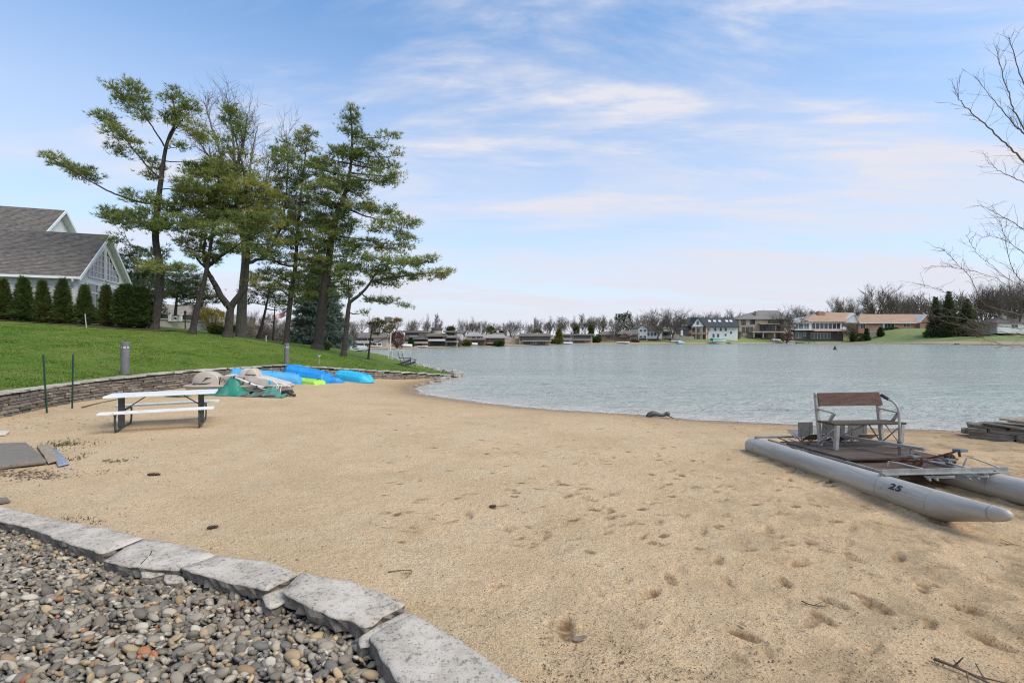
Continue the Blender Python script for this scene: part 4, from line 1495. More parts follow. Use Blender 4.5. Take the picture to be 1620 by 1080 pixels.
def pine(label, Y, trunk, r0, plates, seed, name="pine_tree", mat=None, bark=None, limbs=(), group=None, dens=1.0, needle=0.30, cat="tree", flare=True, cl=0.36, base=None, blades=8):
 """trunk: [(u, v, dy)] photo columns at distance Y (+dy); plates: (u, v, ru, rv, rot, tint) foliage masses in photo pixels, given their own depth"""
 rng = random.Random(seed)
 nr = np.random.default_rng(seed)
 k = Y / FPX
 T = [at(u, v, Y + dy) for u, v, dy in trunk]
 T[0].z = lz(T[0].x, T[0].y) - 0.15 if base is None else base
 w = Wood()
 tp, tr = w.path(T, r0, max(0.02, r0 * 0.12), n=len(T) * 5, pw=0.85)
 if flare:
  f = T[0].copy()
  w.big.append((f, f + (tp[1] - tp[0]).normalized() * 0.55, r0 * 1.45, r0 * 1.0))
 limbends = [(p, r) for p, r in zip(tp, tr)]
 for pts, lr0, lr1 in limbs:
  LP = [at(u, v, Y + dy) for u, v, dy in pts]
  lp_, lr_ = w.path(LP, lr0, lr1, n=len(LP) * 5, wob=0.02, rng=rng)
  limbends += list(zip(lp_, lr_))
 C, Dr, Ti, Sz = [], [], [], []
 for pl in plates:
  u, v, ru, rv, rot, tint = pl[:6]
  dy = pl[6] if len(pl) > 6 else rng.uniform(-1.0, 1.0) * min(2.2, ru * k * 0.9)
  c = at(u, v, Y + dy)
  rx, rz = ru * k, rv * k
  ry = max(0.45, min(rx * 0.75, 2.0))
  a = -R(rot)
  ax = Vector((math.cos(a), 0, math.sin(a)))
  az = Vector((-math.sin(a), 0, math.cos(a)))
  ay = Vector((0, 1, 0))
  # the limb that carries this mass starts on the nearest wood, a little below
  best = min(limbends, key=lambda q: (q[0] - (c - Vector((0, 0, rx * 0.25)))).length + (0 if q[0].z < c.z + 0.3 else 1.2))
  st, sr = best
  side = 1 if (c - st).dot(ax) > 0 else -1
  tip = c + ax * (side * rx * 0.85) + Vector((0, 0, rz * 0.2))
  mid = st.lerp(c, 0.55) - Vector((0, 0, 0.06 * (c - st).length))
  if (c - st).length > 0.4:
   lr = min(sr * 0.55, 0.025 + 0.016 * ((c - st).length + rx))
   lpts, lrr = w.path([st, mid, c - az * rz * 0.25, tip], max(lr, .02), 0.010, wob=0.03, rng=rng, n=14, big=lr > .03)
  else:
   lpts = [st, tip]
  ncl = max(3, int(ru * rv * math.pi / 37.0 * dens))
  for _ in range(ncl):
   while True:
    q = (rng.uniform(-1, 1), rng.uniform(-1, 1), rng.uniform(-1, 1))
    r2 = q[0] ** 2 + q[1] ** 2 + q[2] ** 2
    if r2 < 1 and rng.random() < 0.35 + 0.65 * r2:
     break
   # ragged outline: a few clumps stand out of the mass
   o_ = 1.0 + (0.25 * rng.random() if rng.random() < .25 else 0)
   cc = c + (ax * (q[0] * rx) + ay * (q[1] * ry) + az * (q[2] * rz)) * o_
   near = min(lpts, key=lambda p: (p - cc).length)
   dd = cc - near
   if dd.length > 0.12:
    m_ = near.lerp(cc, 0.5) - Vector((0, 0, 0.05 * dd.length))
    w.small.append((near, m_, 0.016, 0.012))
    w.small.append((m_, cc, 0.012, 0.006))
   nt_ = int(rng.uniform(8, 17))
   outw = Vector((dd.x, dd.y, 0.15 * abs(dd.z)))
   outw = outw.normalized() if outw.length > 1e-3 else Vector((0, 0, 1))
   ti = tint + rng.gauss(0, 0.15) + (.22 if rng.random() < .13 else 0)
   cr = cl * rng.uniform(0.55, 1.25)
   for _2 in range(nt_):
    g = Vector((rng.gauss(0, 1), rng.gauss(0, 1), rng.gauss(0, 0.42)))
    g = g * (cr / 1.7)
    C.append(cc + g)
    d_ = (outw * 0.6 + Vector((g.x, g.y, 0)) * 0.9 / cr + Vector((0, 0, 0.55)))
    Dr.append(d_.normalized())
    Ti.append(min(1, max(0, ti + rng.gauss(0, 0.07) + 0.10 * (g.z / cr))))
    Sz.append(needle * rng.uniform(.75, 1.15))
 t = thing(name, label, cat, tuple(T[0]), group)
 bk = bark or M_BARK_PINE
 o = link("trunk", seg_mesh("trunk", w.big, 8), bk, t)
 if w.small:
  tag(link("branches", seg_mesh("branches", w.small, 3), bk, o), kind="stuff")
 if C:
  me = blade_mesh("needles", np.array(C), np.array(Dr), np.array(Sz), blades, 0.030, 0.55, np.array(Ti), nr)
  o2 = link("crown", me, mat or M_NEEDLE, t)
  tag(o2, kind="stuff")
 return t
D_, G_, Yl = 0.18, 0.34, 0.72   # tints: dark, middle, yellowed
pine("tall open pine leaning left, with one long bare bough reaching towards the house roof", 31.5,
  [(243, 521, 0), (254, 441, 0), (246, 377, 0), (250, 322, 0), (255, 283, 0), (261, 241, .2), (268, 215, .2), (278, 190, .2), (271, 147, 0)], 0.27,
  [(98, 259, 26, 8, 24, .40), (130, 272, 28, 12, 24, .30), (80, 249, 8, 4, 15, .5), (169, 190, 22, 9, 38, .42), (196, 220, 30, 11, 42, .34), (186, 238, 18, 7, 35, .36),
  (184, 143, 16, 8, 40, .42), (208, 166, 24, 10, 45, .38), (203, 129, 12, 9, 50, .42), (219, 152, 14, 13, 60, .36), (226, 178, 14, 10, 50, .34),
  (275, 152, 9, 16, 80, .36), (290, 174, 20, 15, -20, .34), (304, 166, 10, 7, -10, .42), (270, 188, 14, 10, 0, .32), (300, 203, 22, 10, 5, .36), (318, 212, 12, 7, 0, .4),
  (246, 262, 18, 9, 35, .34), (236, 278, 12, 8, 30, .36), (190, 345, 28, 13, 5, .30), (231, 349, 44, 16, 2, .22), (272, 352, 28, 14, -5, .26), (172, 335, 15, 10, -10, .36),
  (225, 310, 22, 8, 5, .34), (208, 318, 10, 5, 0, .40), (265, 330, 24, 12, 10, .30), (262, 424, 34, 10, 3, .40), (185, 378, 15, 6, 0, .34), (290, 320, 20, 9, 8, .32), (246, 400, 16, 8, 0, .26),
  (330, 222, 10, 6, 0, .40), (282, 230, 12, 7, 0, .34)], 101,
  limbs=[([(248, 322, 0), (228, 321, -.3), (188, 309, -.8), (152, 292, -1.2), (112, 268, -1.5), (76, 248, -1.7)], .075, .02),
   ([(254, 283, 0), (232, 262, .2), (208, 232, .4), (184, 206, .6), (152, 178, .8)], .06, .015),
   ([(262, 235, 0), (244, 205, .5), (228, 184, .8), (208, 163, 1.0), (174, 134, 1.2)], .055, .012),
   ([(232, 190, .7), (225, 160, .6), (212, 140, .5), (197, 120, .4)], .03, .01),
   ([(268, 222, 0), (284, 195, -.4), (309, 166, -.8)], .045, .012),
   ([(262, 255, 0), (290, 256, .8), (333, 250, 1.4)], .035, .008),
   ([(252, 300, 0), (275, 300, -.6), (298, 318, -1)], .04, .01),
   ([(246, 430, 0), (224, 418, -.4), (208, 400, -.6), (207, 388, -.6)], .035, .01)])
pine("slim leaning pine with ragged olive crown, second trunk from the house", 32.5,
  [(303, 527, 0), (313, 484, 0), (324, 441, 0), (333, 390, 0), (340, 339, 0), (345, 290, 0), (352, 240, 0)], 0.22,
  [(316, 290, 36, 20, -15, .40), (300, 318, 24, 13, 5, .36), (333, 335, 36, 17, 0, .62), (322, 352, 26, 12, 0, .46), (298, 390, 24, 12, 0, .74), (350, 366, 30, 15, 5, .30), (318, 405, 18, 8, 0, .5),
  (345, 262, 20, 15, 0, .38), (310, 270, 20, 12, 0, .42), (326, 316, 26, 14, 0, .5), (348, 338, 18, 12, 0, .4), (312, 372, 22, 9, 0, .44), (330, 272, 18, 11, 0, .34), (358, 308, 26, 14, 0, .40), (296, 300, 14, 8, 0, .38), (375, 345, 18, 10, 0, .36), (303, 354, 20, 9, 0, .34), (352, 225, 10, 12, 0, .4)], 102)
pine("fork-trunked dark pine standing in the middle of the row", 33.5,
  [(360, 530, 0), (363, 505, 0), (366, 485, 0), (378, 468, 0), (388, 452, 0), (391, 415, 0), (393, 377, 0), (392, 330, 0), (385, 270, 0), (372, 215, 0)], 0.30,
  [(367, 190, 15, 16, 0, .28), (360, 176, 10, 9, 0, .30), (378, 205, 12, 11, 0, .28), (367, 262, 42, 19, -10, .52), (355, 280, 28, 13, 0, .36), (388, 300, 32, 17, 5, .56), (370, 322, 30, 13, 0, .34),
  (401, 352, 38, 14, -5, .32), (384, 394, 28, 13, 0, .26), (406, 286, 24, 13, 0, .5), (410, 330, 32, 13, 0, .46), (424, 362, 42, 13, -6, .58), (418, 398, 26, 11, 0, .3), (345, 392, 20, 10, 0, .32), (396, 440, 14, 10, 0, .74), (330, 410, 18, 9, 0, .36), (377, 345, 20, 11, 0, .30), (430, 310, 18, 10, 0, .5), (398, 312, 26, 12, 0, .55), (414, 340, 26, 11, 0, .5), (372, 300, 22, 12, 0, .4), (400, 372, 26, 10, 0, .34), (440, 384, 24, 9, 0, .45)], 103,
  limbs=[([(365, 488, 0), (352, 472, -.3), (341, 452, -.5), (332, 436, -.6), (326, 424, -.6), (322, 400, -.6), (326, 370, -.4)], .24, .06),
   ([(327, 424, -.6), (345, 408, -.8), (367, 394, -1.0), (395, 376, -1.2), (420, 362, -1.3)], .13, .03),
   ([(326, 424, -.6), (314, 412, -.7), (304, 396, -.8), (290, 388, -.9)], .09, .02)])
pine("scraggly dark pine leaning right, close left of the biggest trunk", 36.0,
  [(452, 543, 0), (460, 470, 0), (467, 422, 0), (471, 365, 0), (476, 310, 0), (482, 255, 0), (489, 203, 0)], 0.21,
  [(489, 213, 10, 14, 0, .3), (472, 228, 24, 17, 0, .40), (456, 250, 24, 14, 0, .40), (455, 272, 34, 13, 0, .26), (448, 238, 12, 9, 0, .5), (467, 318, 40, 15, 0, .50), (484, 346, 34, 14, 0, .34), (455, 345, 26, 12, 0, .42), (458, 382, 36, 12, 0, .30),
  (432, 410, 44, 9, 0, .66), (492, 408, 30, 9, 0, .66), (445, 436, 32, 12, 0, .30), (444, 456, 34, 9, 0, .58), (478, 376, 22, 11, 0, .26), (440, 322, 24, 11, 0, .48), (500, 262, 14, 11, 0, .34), (440, 290, 18, 9, 0, .44), (470, 440, 18, 8, 0, .3), (476, 290, 22, 12, 0, .34), (448, 304, 24, 11, 0, .42), (462, 362, 24, 10, 0, .36), (480, 468, 20, 9, 0, .26), (458, 480, 16, 7, 0, .36)], 104)
pine("biggest pine of the row, thick dark trunk and layered boughs over the water side", 36.0,
  [(502, 549, 0), (507, 512, 0), (511, 478, 0), (516, 440, 0), (520, 413, 0), (526, 370, 0), (533, 340, 0), (541, 320, 0), (550, 290, 0), (555, 260, 0), (557, 217, 0), (554, 165, 0)], 0.42,
  [(556, 180, 9, 17, 0, .24), (562, 205, 13, 14, 0, .30), (548, 200, 8, 12, 0, .3), (570, 232, 19, 15, 0, .30), (552, 240, 16, 13, 0, .24), (598, 226, 22, 8, -18, .42), (616, 213, 12, 6, -20, .44), (583, 256, 28, 12, -8, .36), (608, 264, 22, 9, -12, .42), (626, 245, 10, 6, -20, .5),
  (588, 282, 26, 10, -5, .34), (615, 286, 18, 9, -10, .42), (626, 274, 10, 8, -20, .46), (530, 250, 24, 17, 0, .36), (517, 275, 22, 14, 0, .36), (540, 290, 34, 17, 0, .24), (508, 304, 30, 16, 0, .28), (530, 318, 26, 13, 0, .2), (498, 262, 14, 10, 0, .40),
  (570, 328, 34, 11, 0, .28), (600, 330, 24, 8, 5, .34), (622, 340, 20, 7, 0, .40), (641, 353, 26, 7, 0, .46), (605, 360, 34, 9, 4, .34), (660, 352, 10, 5, 0, .5), (519, 338, 30, 15, 0, .22), (500, 350, 24, 12, 0, .30), (506, 374, 26, 13, 0, .26), (548, 352, 22, 10, 0, .26), (530, 388, 26, 10, 0, .24), (502, 408, 34, 9, 0, .60),
  (548, 411, 26, 17, 0, .24), (489, 450, 28, 12, 0, .3), (539, 465, 20, 9, 0, .30), (515, 428, 24, 9, 0, .36), (624, 391, 30, 9, 0, .56), (641, 377, 22, 8, -6, .44), (582, 384, 26, 9, 0, .30), (478, 425, 18, 9, 0, .34), (560, 300, 24, 11, 0, .26), (516, 360, 26, 12, 0, .26), (536, 366, 24, 10, 0, .26), (512, 392, 24, 10, 0, .3), (526, 440, 22, 9, 0, .28), (498, 470, 18, 8, 0, .3), (556, 388, 22, 9, 0, .32)], 105,
  limbs=[([(541, 322, 0), (560, 335, -.6), (590, 345, -1), (640, 352, -1.4)], .09, .02),
   ([(526, 372, 0), (545, 375, -.5), (580, 380, -.9), (624, 388, -1.2)], .09, .02),
   ([(516, 450, 0), (535, 453, -.7), (566, 450, -1.0)], .09, .03)], dens=1.1)
pine("slender pine forking into a bough that sweeps out over the lake", 33.5,
  [(543, 559, 0), (548, 520, 0), (552, 483, 0), (556, 476, 0), (567, 468, 0), (580, 455, 0), (590, 440, 0), (600, 420, 0), (606, 405, 0)], 0.20,
  [(624, 411, 30, 9, -3, .44), (652, 418, 30, 8, -6, .40), (672, 412, 22, 6, -14, .46), (690, 432, 30, 6, -4, .62), (705, 436, 12, 4, 0, .7), (640, 436, 36, 7, 0, .36), (608, 447, 32, 8, 0, .30), (660, 440, 20, 5, 0, .5), (593, 474, 24, 6, 6, .34), (622, 478, 24, 4, 6, .46), (645, 484, 8, 2, 6, .5),
  (556, 432, 24, 15, 0, .24), (583, 430, 20, 9, 0, .3), (575, 408, 20, 9, 0, .34), (610, 425, 18, 8, 0, .34), (553, 452, 16, 9, 0, .28), (570, 495, 10, 4, 0, .4)], 106,
  limbs=[([(552, 484, 0), (552, 462, .3), (551, 440, .5)], .09, .03),
   ([(586, 446, 0), (610, 440, -.5), (640, 436, -.9), (690, 431, -1.3), (712, 434, -1.4)], .07, .012),
   ([(572, 464, 0), (585, 474, -.5), (610, 478, -.8), (648, 484, -1)], .05, .008),
   ([(600, 420, 0), (630, 416, -.6), (665, 412, -.9)], .05, .012)])
pine("small olive and rust coloured pine standing at the water's edge near the chairs", 36.0,
  [(582, 568, 0), (585, 545, 0), (588, 522, 0), (590, 508, 0)], 0.10,
  [(592, 512, 11, 8, 0, .35), (604, 516, 16, 7, 0, .5), (618, 512, 12, 5, -20, .75), (625, 506, 6, 5, -40, .85), (600, 526, 13, 5, 0, .45), (614, 522, 10, 5, 0, .6)], 107, mat=M_RUST,
  limbs=[([(586, 543, 0), (600, 540, -.3), (614, 530, -.4), (624, 515, -.4)], .035, .01)], flare=False, needle=.22, cl=.22)
pine("thin dark pine far back, left of the flag", 42.0,
  [(408, 536, 0), (416, 508, 0), (424, 470, 0), (428, 440, 0)], 0.19,
  [(404, 462, 26, 9, 0, .30), (425, 448, 30, 10, 0, .26), (440, 470, 20, 8, 0, .32), (396, 476, 14, 6, 0, .34), (412, 436, 18, 9, 0, .30), (446, 488, 10, 5, 0, .34)], 108, mat=M_NEEDLE_DARK)
pine("slight bare-stemmed pine right beside the flag", 44.0, [(432, 541, 0), (434, 500, 0), (436, 470, 0)], 0.11,
  [(432, 470, 14, 7, 0, .3), (444, 478, 10, 5, 0, .3), (424, 482, 9, 5, 0, .3)], 109, mat=M_NEEDLE_DARK, flare=False)
pine("broad dark round-topped pine behind the house corner and hedge end", 47.0,
  [(222, 515, 0), (224, 470, 0), (222, 425, 0)], 0.22,
  [(203, 402, 26, 15, 0, .22), (225, 425, 30, 17, 0, .20), (240, 455, 26, 17, 0, .22), (222, 470, 24, 15, 0, .18), (214, 440, 20, 13, 0, .24), (246, 478, 16, 10, 0, .22), (226, 498, 26, 13, 0, .2), (192, 420, 12, 11, 0, .24), (242, 410, 15, 10, 0, .26), (216, 485, 18, 12, 0, .2), (236, 508, 20, 8, 0, .22), (206, 462, 22, 20, 0, .2), (228, 446, 26, 22, 0, .18), (250, 495, 14, 10, 0, .2)], 110, mat=M_NEEDLE_DARK, cl=.4, dens=1.5)
pine("spreading dark pine behind the white railing and retaining wall", 50.0,
  [(275, 505, 0), (280, 470, 0), (284, 440, 0)], 0.20,
  [(268, 440, 26, 14, 0, .24), (296, 446, 28, 14, 0, .26), (318, 462, 22, 13, 0, .28), (286, 466, 26, 10, 0, .22), (306, 478, 20, 8, 0, .24), (262, 466, 18, 8, 0, .22), (330, 476, 14, 8, 0, .3), (292, 425, 18, 8, 0, .28), (340, 468, 12, 8, 0, .26), (316, 438, 14, 8, 0, .28), (280, 452, 30, 16, 0, .22), (304, 460, 26, 14, 0, .24)], 111, mat=M_NEEDLE_DARK, cl=.4, dens=1.4)
def conifer(label, name, u, vbase, vtop, wpx, Y, mat, seed, base=None, dens=1.0, droop=0.25, blade=0.28, tint=0.4, cone=1.0, group=None, cat="tree", trunk_r=0.14, bw=0.05):
 """spruce or cedar: whorls of drooping boughs on a straight stem"""
 rng = random.Random(seed)
 nr = np.random.default_rng(seed)
 k = Y / FPX
 x = (u - CU) * k
 zb = (lz(x, Y) if base is None else base)
 zt = CAM_H - (vtop - CV) * k
 H = zt - zb
 Rm = wpx * 0.5 * k
 w = Wood()
 w.path([(x, Y, zb - .1), (x, Y, zb + H * .5), (x, Y, zt)], trunk_r, 0.015, n=10)
 C, Dr, Ti, Sz = [], [], [], []
 nb = int(60 * dens * max(1.0, H / 6) * (1.4 if Rm > 1.5 else 1))
 for i in range(nb):
  f = (i + rng.random()) / nb
  z = zb + H * (0.03 + 0.95 * f)
  rr = Rm * (1 - f) ** cone * rng.uniform(.62, 1.18) + 0.05
  a = i * 2.39996 + rng.uniform(-.3, .3)
  dx, dy = math.cos(a), math.sin(a)
  tipz = z - droop * rr + 0.10 * rr
  p0, p1 = Vector((x, Y, z)), Vector((x + dx * rr, Y + dy * rr, tipz))
  if rr > .5:
   w.small.append((p0, p1, 0.02, 0.006))
  n = max(4, int(16 * dens * rr / max(Rm, .2) * (1 + Rm * .8)))
  ti = tint + rng.gauss(0, .10)
  for j in range(n):
   s = (rng.random()) ** 0.6
   q = p0.lerp(p1, s)
   lat = rng.gauss(0, .15 * rr + .05)
   q += Vector((-dy * lat, dx * lat, rng.gauss(0, .05 + .02 * rr)))
   C.append(q)
   Dr.append(Vector((dx + rng.gauss(0, .4), dy + rng.gauss(0, .4), rng.uniform(-.25, .45) if droop > 0 else rng.uniform(.3, 1.2))).normalized())
   Ti.append(min(1, max(0, ti + rng.gauss(0, .08))))
   Sz.append(blade * rng.uniform(.7, 1.2))
 t = thing(name, label, cat, (x, Y, zb), group)
 o = link("trunk", seg_mesh("trunk", w.big + w.small, 5), M_BARK_PINE, t)
 me = blade_mesh("foliage", np.array(C), np.array(Dr), np.array(Sz), 7, bw, 0.38, np.array(Ti), nr)
 tag(link("crown", me, mat, t), kind="stuff")
 return t
conifer("big blue-green spruce behind the thickest pine trunk", "spruce_tree", 505, 548, 402, 98, 47.0, M_SPRUCE, 201, dens=2.0, droop=.35, blade=.34, tint=.34, cone=.75, bw=.07, trunk_r=.25)
# clipped evergreen hedge plants, each a shrub of its own
HEDGE = [(-34, 440, 46, "leftmost narrow evergreen of the hedge, cut by the picture edge beside the white wall"), (5, 441, 40, "narrow cone evergreen of the hedge at the left edge before the long white wall"),
   (37, 442, 38, "narrow cone evergreen, second from the left edge along the white wall"),
   (67, 442, 38, "narrow cone evergreen in the middle of the white long wall"), (99, 443, 38, "narrow cone evergreen just left of the house corner and downpipe"),
   (134, 449, 38, "narrow cone evergreen in front of the gable wall's left windows"), (168, 452, 36, "browner cone evergreen under the peak of the glazed gable")]
for i, (u, vt, w_, lab) in enumerate(HEDGE):
 conifer(lab, "evergreen_shrub", u, 512, vt - 2 + (0, 3, -1, 4, 1, 5, 2)[i], w_ * (.66, .58, .70, .55, .66, .62, .58)[i], 28.9 + 0.012 * u, M_CEDAR, 300 + i, dens=2.0, droop=-.25, blade=.23, tint=(.44, .50, .40, .48, .42, .50, .60)[i], cone=(.85, 1.0, .8, .95, .85, .9, .8)[i], group="evergreens of the clipped hedge", cat="shrub", trunk_r=.04, bw=.045)
for i, (u, vt, w_, lab) in enumerate([(199, 452, 34, "rounded evergreen at the right end of the hedge, left half of the pair"), (221, 456, 34, "rounded evergreen ending the hedge nearest the tall leaning pine")]):
 conifer(lab, "evergreen_shrub", u, 516, vt, w_, 30.8 + i * .4, M_CEDAR, 320 + i, dens=3.0, droop=-.3, blade=.17, tint=.30, cone=.36, group="evergreens of the clipped hedge", cat="shrub", trunk_r=.04, bw=.045)
def bush(label, name, u, v, ru, rv, Y, mat, seed, tint=.4, base=None, cat="shrub", blade=.2, n=500, group=None, bw=.05, up=.5):
 rng = np.random.default_rng(seed)
 k = Y / FPX
 c = at(u, v, Y)
 zb = lz(c.x, c.y) if base is None else base
 q = rng.normal(0, 1, (n, 3))
 q /= np.linalg.norm(q, axis=1, keepdims=True)
 q *= rng.uniform(.25, 1, (n, 1)) ** .45
 wob = 1 + .22 * np.sin(q[:, 0] * 5 + seed) * np.cos(q[:, 2] * 4 + q[:, 1] * 3)
 C = np.array(c)[None] + q * wob[:, None] * np.array([[ru * k, min(ru * k, 2.5), rv * k]])
 if c.z - rv * k > zb:      # the lower half reaches down to the ground
  lo = q[:, 2] < 0
  C[lo, 2] = c.z + (C[lo, 2] - c.z) * ((c.z - zb) / (rv * k))
 C[:, 2] = np.maximum(C[:, 2], zb)
 D_ = q + np.array([[0, 0, up]])
 t = thing(name, label, cat, (c.x, c.y, zb), group)
 w = Wood()
 for i in range(0, n, max(1, n // 60)):
  w.small.append((Vector((c.x, c.y, zb - .05)), Vector(C[i]), .02, .006))
 tag(link("stems", seg_mesh("stems", w.small, 3), M_TWIG_WARM, t), kind="stuff")
 ti = np.clip(tint + rng.normal(0, .15, n), 0, 1)
 tag(link("foliage", blade_mesh("foliage", C, D_, np.full(n, blade), 5, bw, .5, ti, rng), mat, t), kind="stuff")
 return t
bush("yellow-green spring shrub behind the pale wall", "yellow_shrub", 338, 499, 17, 11, 47, M_YELLOW, 401, .55, n=500, blade=.25)
bush("low green mound of shrub at the foot of the forked pine", "low_shrub", 344, 522, 13, 7, 37, M_SHRUB, 402, .5, n=500, blade=.16)
bush("tiny yellow tuft between the forked pine and the grey trunk", "low_shrub", 367, 521, 6, 7, 38, M_YELLOW, 403, .35, n=200, blade=.14)
bush("round brown-green shrub just right of the biggest pine trunk", "round_shrub", 514, 549, 9, 7, 38, M_SHRUB, 404, .45, n=300, blade=.16)
bush("dull red bare shrub left of the terraced stone house", "red_shrub", 628, 535, 12, 11, 96, M_RED, 405, .4, base=-.2, n=700, blade=.5, bw=.06)
bush("low green leafy shrub before the tan board fence", "low_shrub", 538, 543, 10, 7, 60, M_SHRUB, 406, .6, n=250, blade=.25)
bush("olive evergreen clump far behind the board fence", "low_shrub", 533, 535, 10, 6, 90, M_YELLOW, 407, .1, base=.2, n=250, blade=.35)
def bare_segments(seed, H, spread=0.6, limbs=7, depth=5, trunk_frac=.22, r0=None, upward=.35, twig=1.0, n_sub=(3, 4), maxseg=5200):
 """a leafless tree about H high growing from the origin"""
 rng = random.Random(seed)
 r0 = r0 or H * 0.022
 segs = []
 queue = []
 def grow(p, d, L, r, lev):
  k = 4 if lev < 2 else 3
  pts = [p]
  dirs = d.copy()
  st = L / k
  for i in range(k):
   dirs = (dirs + Vector((rng.gauss(0, .16), rng.gauss(0, .16), rng.gauss(0, .12) + upward * .16))).normalized()
   pts.append(pts[-1] + dirs * st)
  rr = [r * (1 - .5 * i / k) for i in range(k + 1)]
  for i in range(k):
   segs.append((pts[i], pts[i + 1], rr[i], rr[i + 1]))
  if lev >= depth:
   return
  n = rng.randint(*n_sub) + (1 if lev >= 2 else 0)
  for j in range(n):
   f = 0.35 + 0.65 * (j + rng.random()) / n
   i = min(k - 1, int(f * k))
   q = pts[i].lerp(pts[i + 1], f * k - i)
   ax = Vector((rng.gauss(0, 1), rng.gauss(0, 1), rng.gauss(0, .6)))
   nd = (dirs + ax.normalized() * (spread * rng.uniform(.7, 1.35))).normalized()
   queue.append((q, nd, L * rng.uniform(.5, .74), rr[i] * .58, lev + 1))
  queue.append((pts[-1], (dirs + Vector((rng.gauss(0, .2), rng.gauss(0, .2), .1))).normalized(), L * rng.uniform(.55, .7), rr[-1] * .85, lev + 1))
 th = H * trunk_frac
 top = Vector((rng.gauss(0, .03) * H, rng.gauss(0, .03) * H, th))
 segs.append((Vector((0, 0, -.3)), top * .5, r0 * 1.25, r0))
 segs.append((top * .5, top, r0, r0 * .9))
 for i in range(limbs):
  a = 2 * math.pi * (i + rng.uniform(-.3, .3)) / limbs
  tilt = rng.uniform(.25, 1.0) * spread * 1.3
  d = Vector((math.cos(a) * tilt, math.sin(a) * tilt, 1)).normalized()
  queue.append((top * rng.uniform(.8, 1.0), d, H * rng.uniform(.26, .40), r0 * rng.uniform(.4, .62), 1))
 i = 0
 while i < len(queue) and len(segs) < maxseg:
  lev = queue[i][4]
  grow(*queue[i])
  i += 1
 zmax = max(s[1].z for s in segs)
 f = H / zmax
 segs = [(a * f, b_ * f, max(r * f, .012 * twig), max(q * f, .009 * twig)) for a, b_, r, q in segs]
 return segs
# the grey leafless tree whose top shows above the pines
def grey_tree():
 Y = 37.5
 b0 = at(381, 532, Y)
 b0.z = lz(b0.x, b0.y) - .15
 rng = random.Random(77)
 t = thing("bare_tree", "grey leafless tree whose fine twigs rise above the pines in the middle of the row", "tree", tuple(b0))
 w = Wood()
 w.path([b0, at(383, 480, Y), at(386, 441, Y), at(388, 398, Y), at(380, 350, Y), at(374, 318, Y)], .38, .17, n=16)
 limbs = [[(374, 318, 0), (362, 280, 0), (345, 230, .5), (330, 185, 1), (322, 160, 1)], [(374, 318, 0), (372, 260, -.5), (366, 200, -1), (358, 150, -1)],
    [(380, 345, 0), (392, 300, .5), (400, 240, 1), (408, 200, 1.2)], [(366, 290, 0), (350, 270, -.8), (325, 240, -1.5), (308, 205, -2)], [(372, 270, 0), (385, 225, -.5), (392, 180, -1)],
    [(386, 420, 0), (402, 412, -.5), (420, 405, -.8), (448, 345, -1), (455, 250, -1), (452, 205, -1)], [(388, 395, 0), (400, 360, .8), (418, 300, 1.2), (425, 255, 1.2)]]
 tw = []
 for L in limbs:
  pts, rr = w.path([at(u, v, Y + dy) for u, v, dy in L], .15, .02, n=20, wob=.05, rng=rng)
  for i in range(5, len(pts) - 1):
   for _ in range(2):
    d0 = (pts[i + 1] - pts[i]).normalized()
    p, d = pts[i], (d0 + Vector((rng.gauss(0, .6), rng.gauss(0, .6), rng.gauss(0, .4) + .15))).normalized()
    Lb = rng.uniform(.7, 2.1)
    r = max(.014, rr[i] * .4)
    for s_ in range(4):
     q = p + d * Lb / 4
     tw.append((p, q, r, r * .75))
     r *= .75
     for _3 in range(2):
      dd = (d + Vector((rng.gauss(0, .6), rng.gauss(0, .6), rng.gauss(0, .5)))).normalized()
      e = q + dd * rng.uniform(.3, .8)
      tw.append((q, e, .010, .006))
      e2 = e + (dd + Vector((rng.gauss(0, .5), rng.gauss(0, .5), .2))).normalized() * rng.uniform(.2, .5)
      tw.append((e, e2, .007, .004))
     p = q
     d = (d + Vector((rng.gauss(0, .2), rng.gauss(0, .2), .08))).normalized()
 link("trunk", seg_mesh("trunk", w.big, 8), M_BARK_GREY, t)
 tag(link("crown", seg_mesh("crown", tw, 3), M_TWIG, t), kind="stuff")
grey_tree()
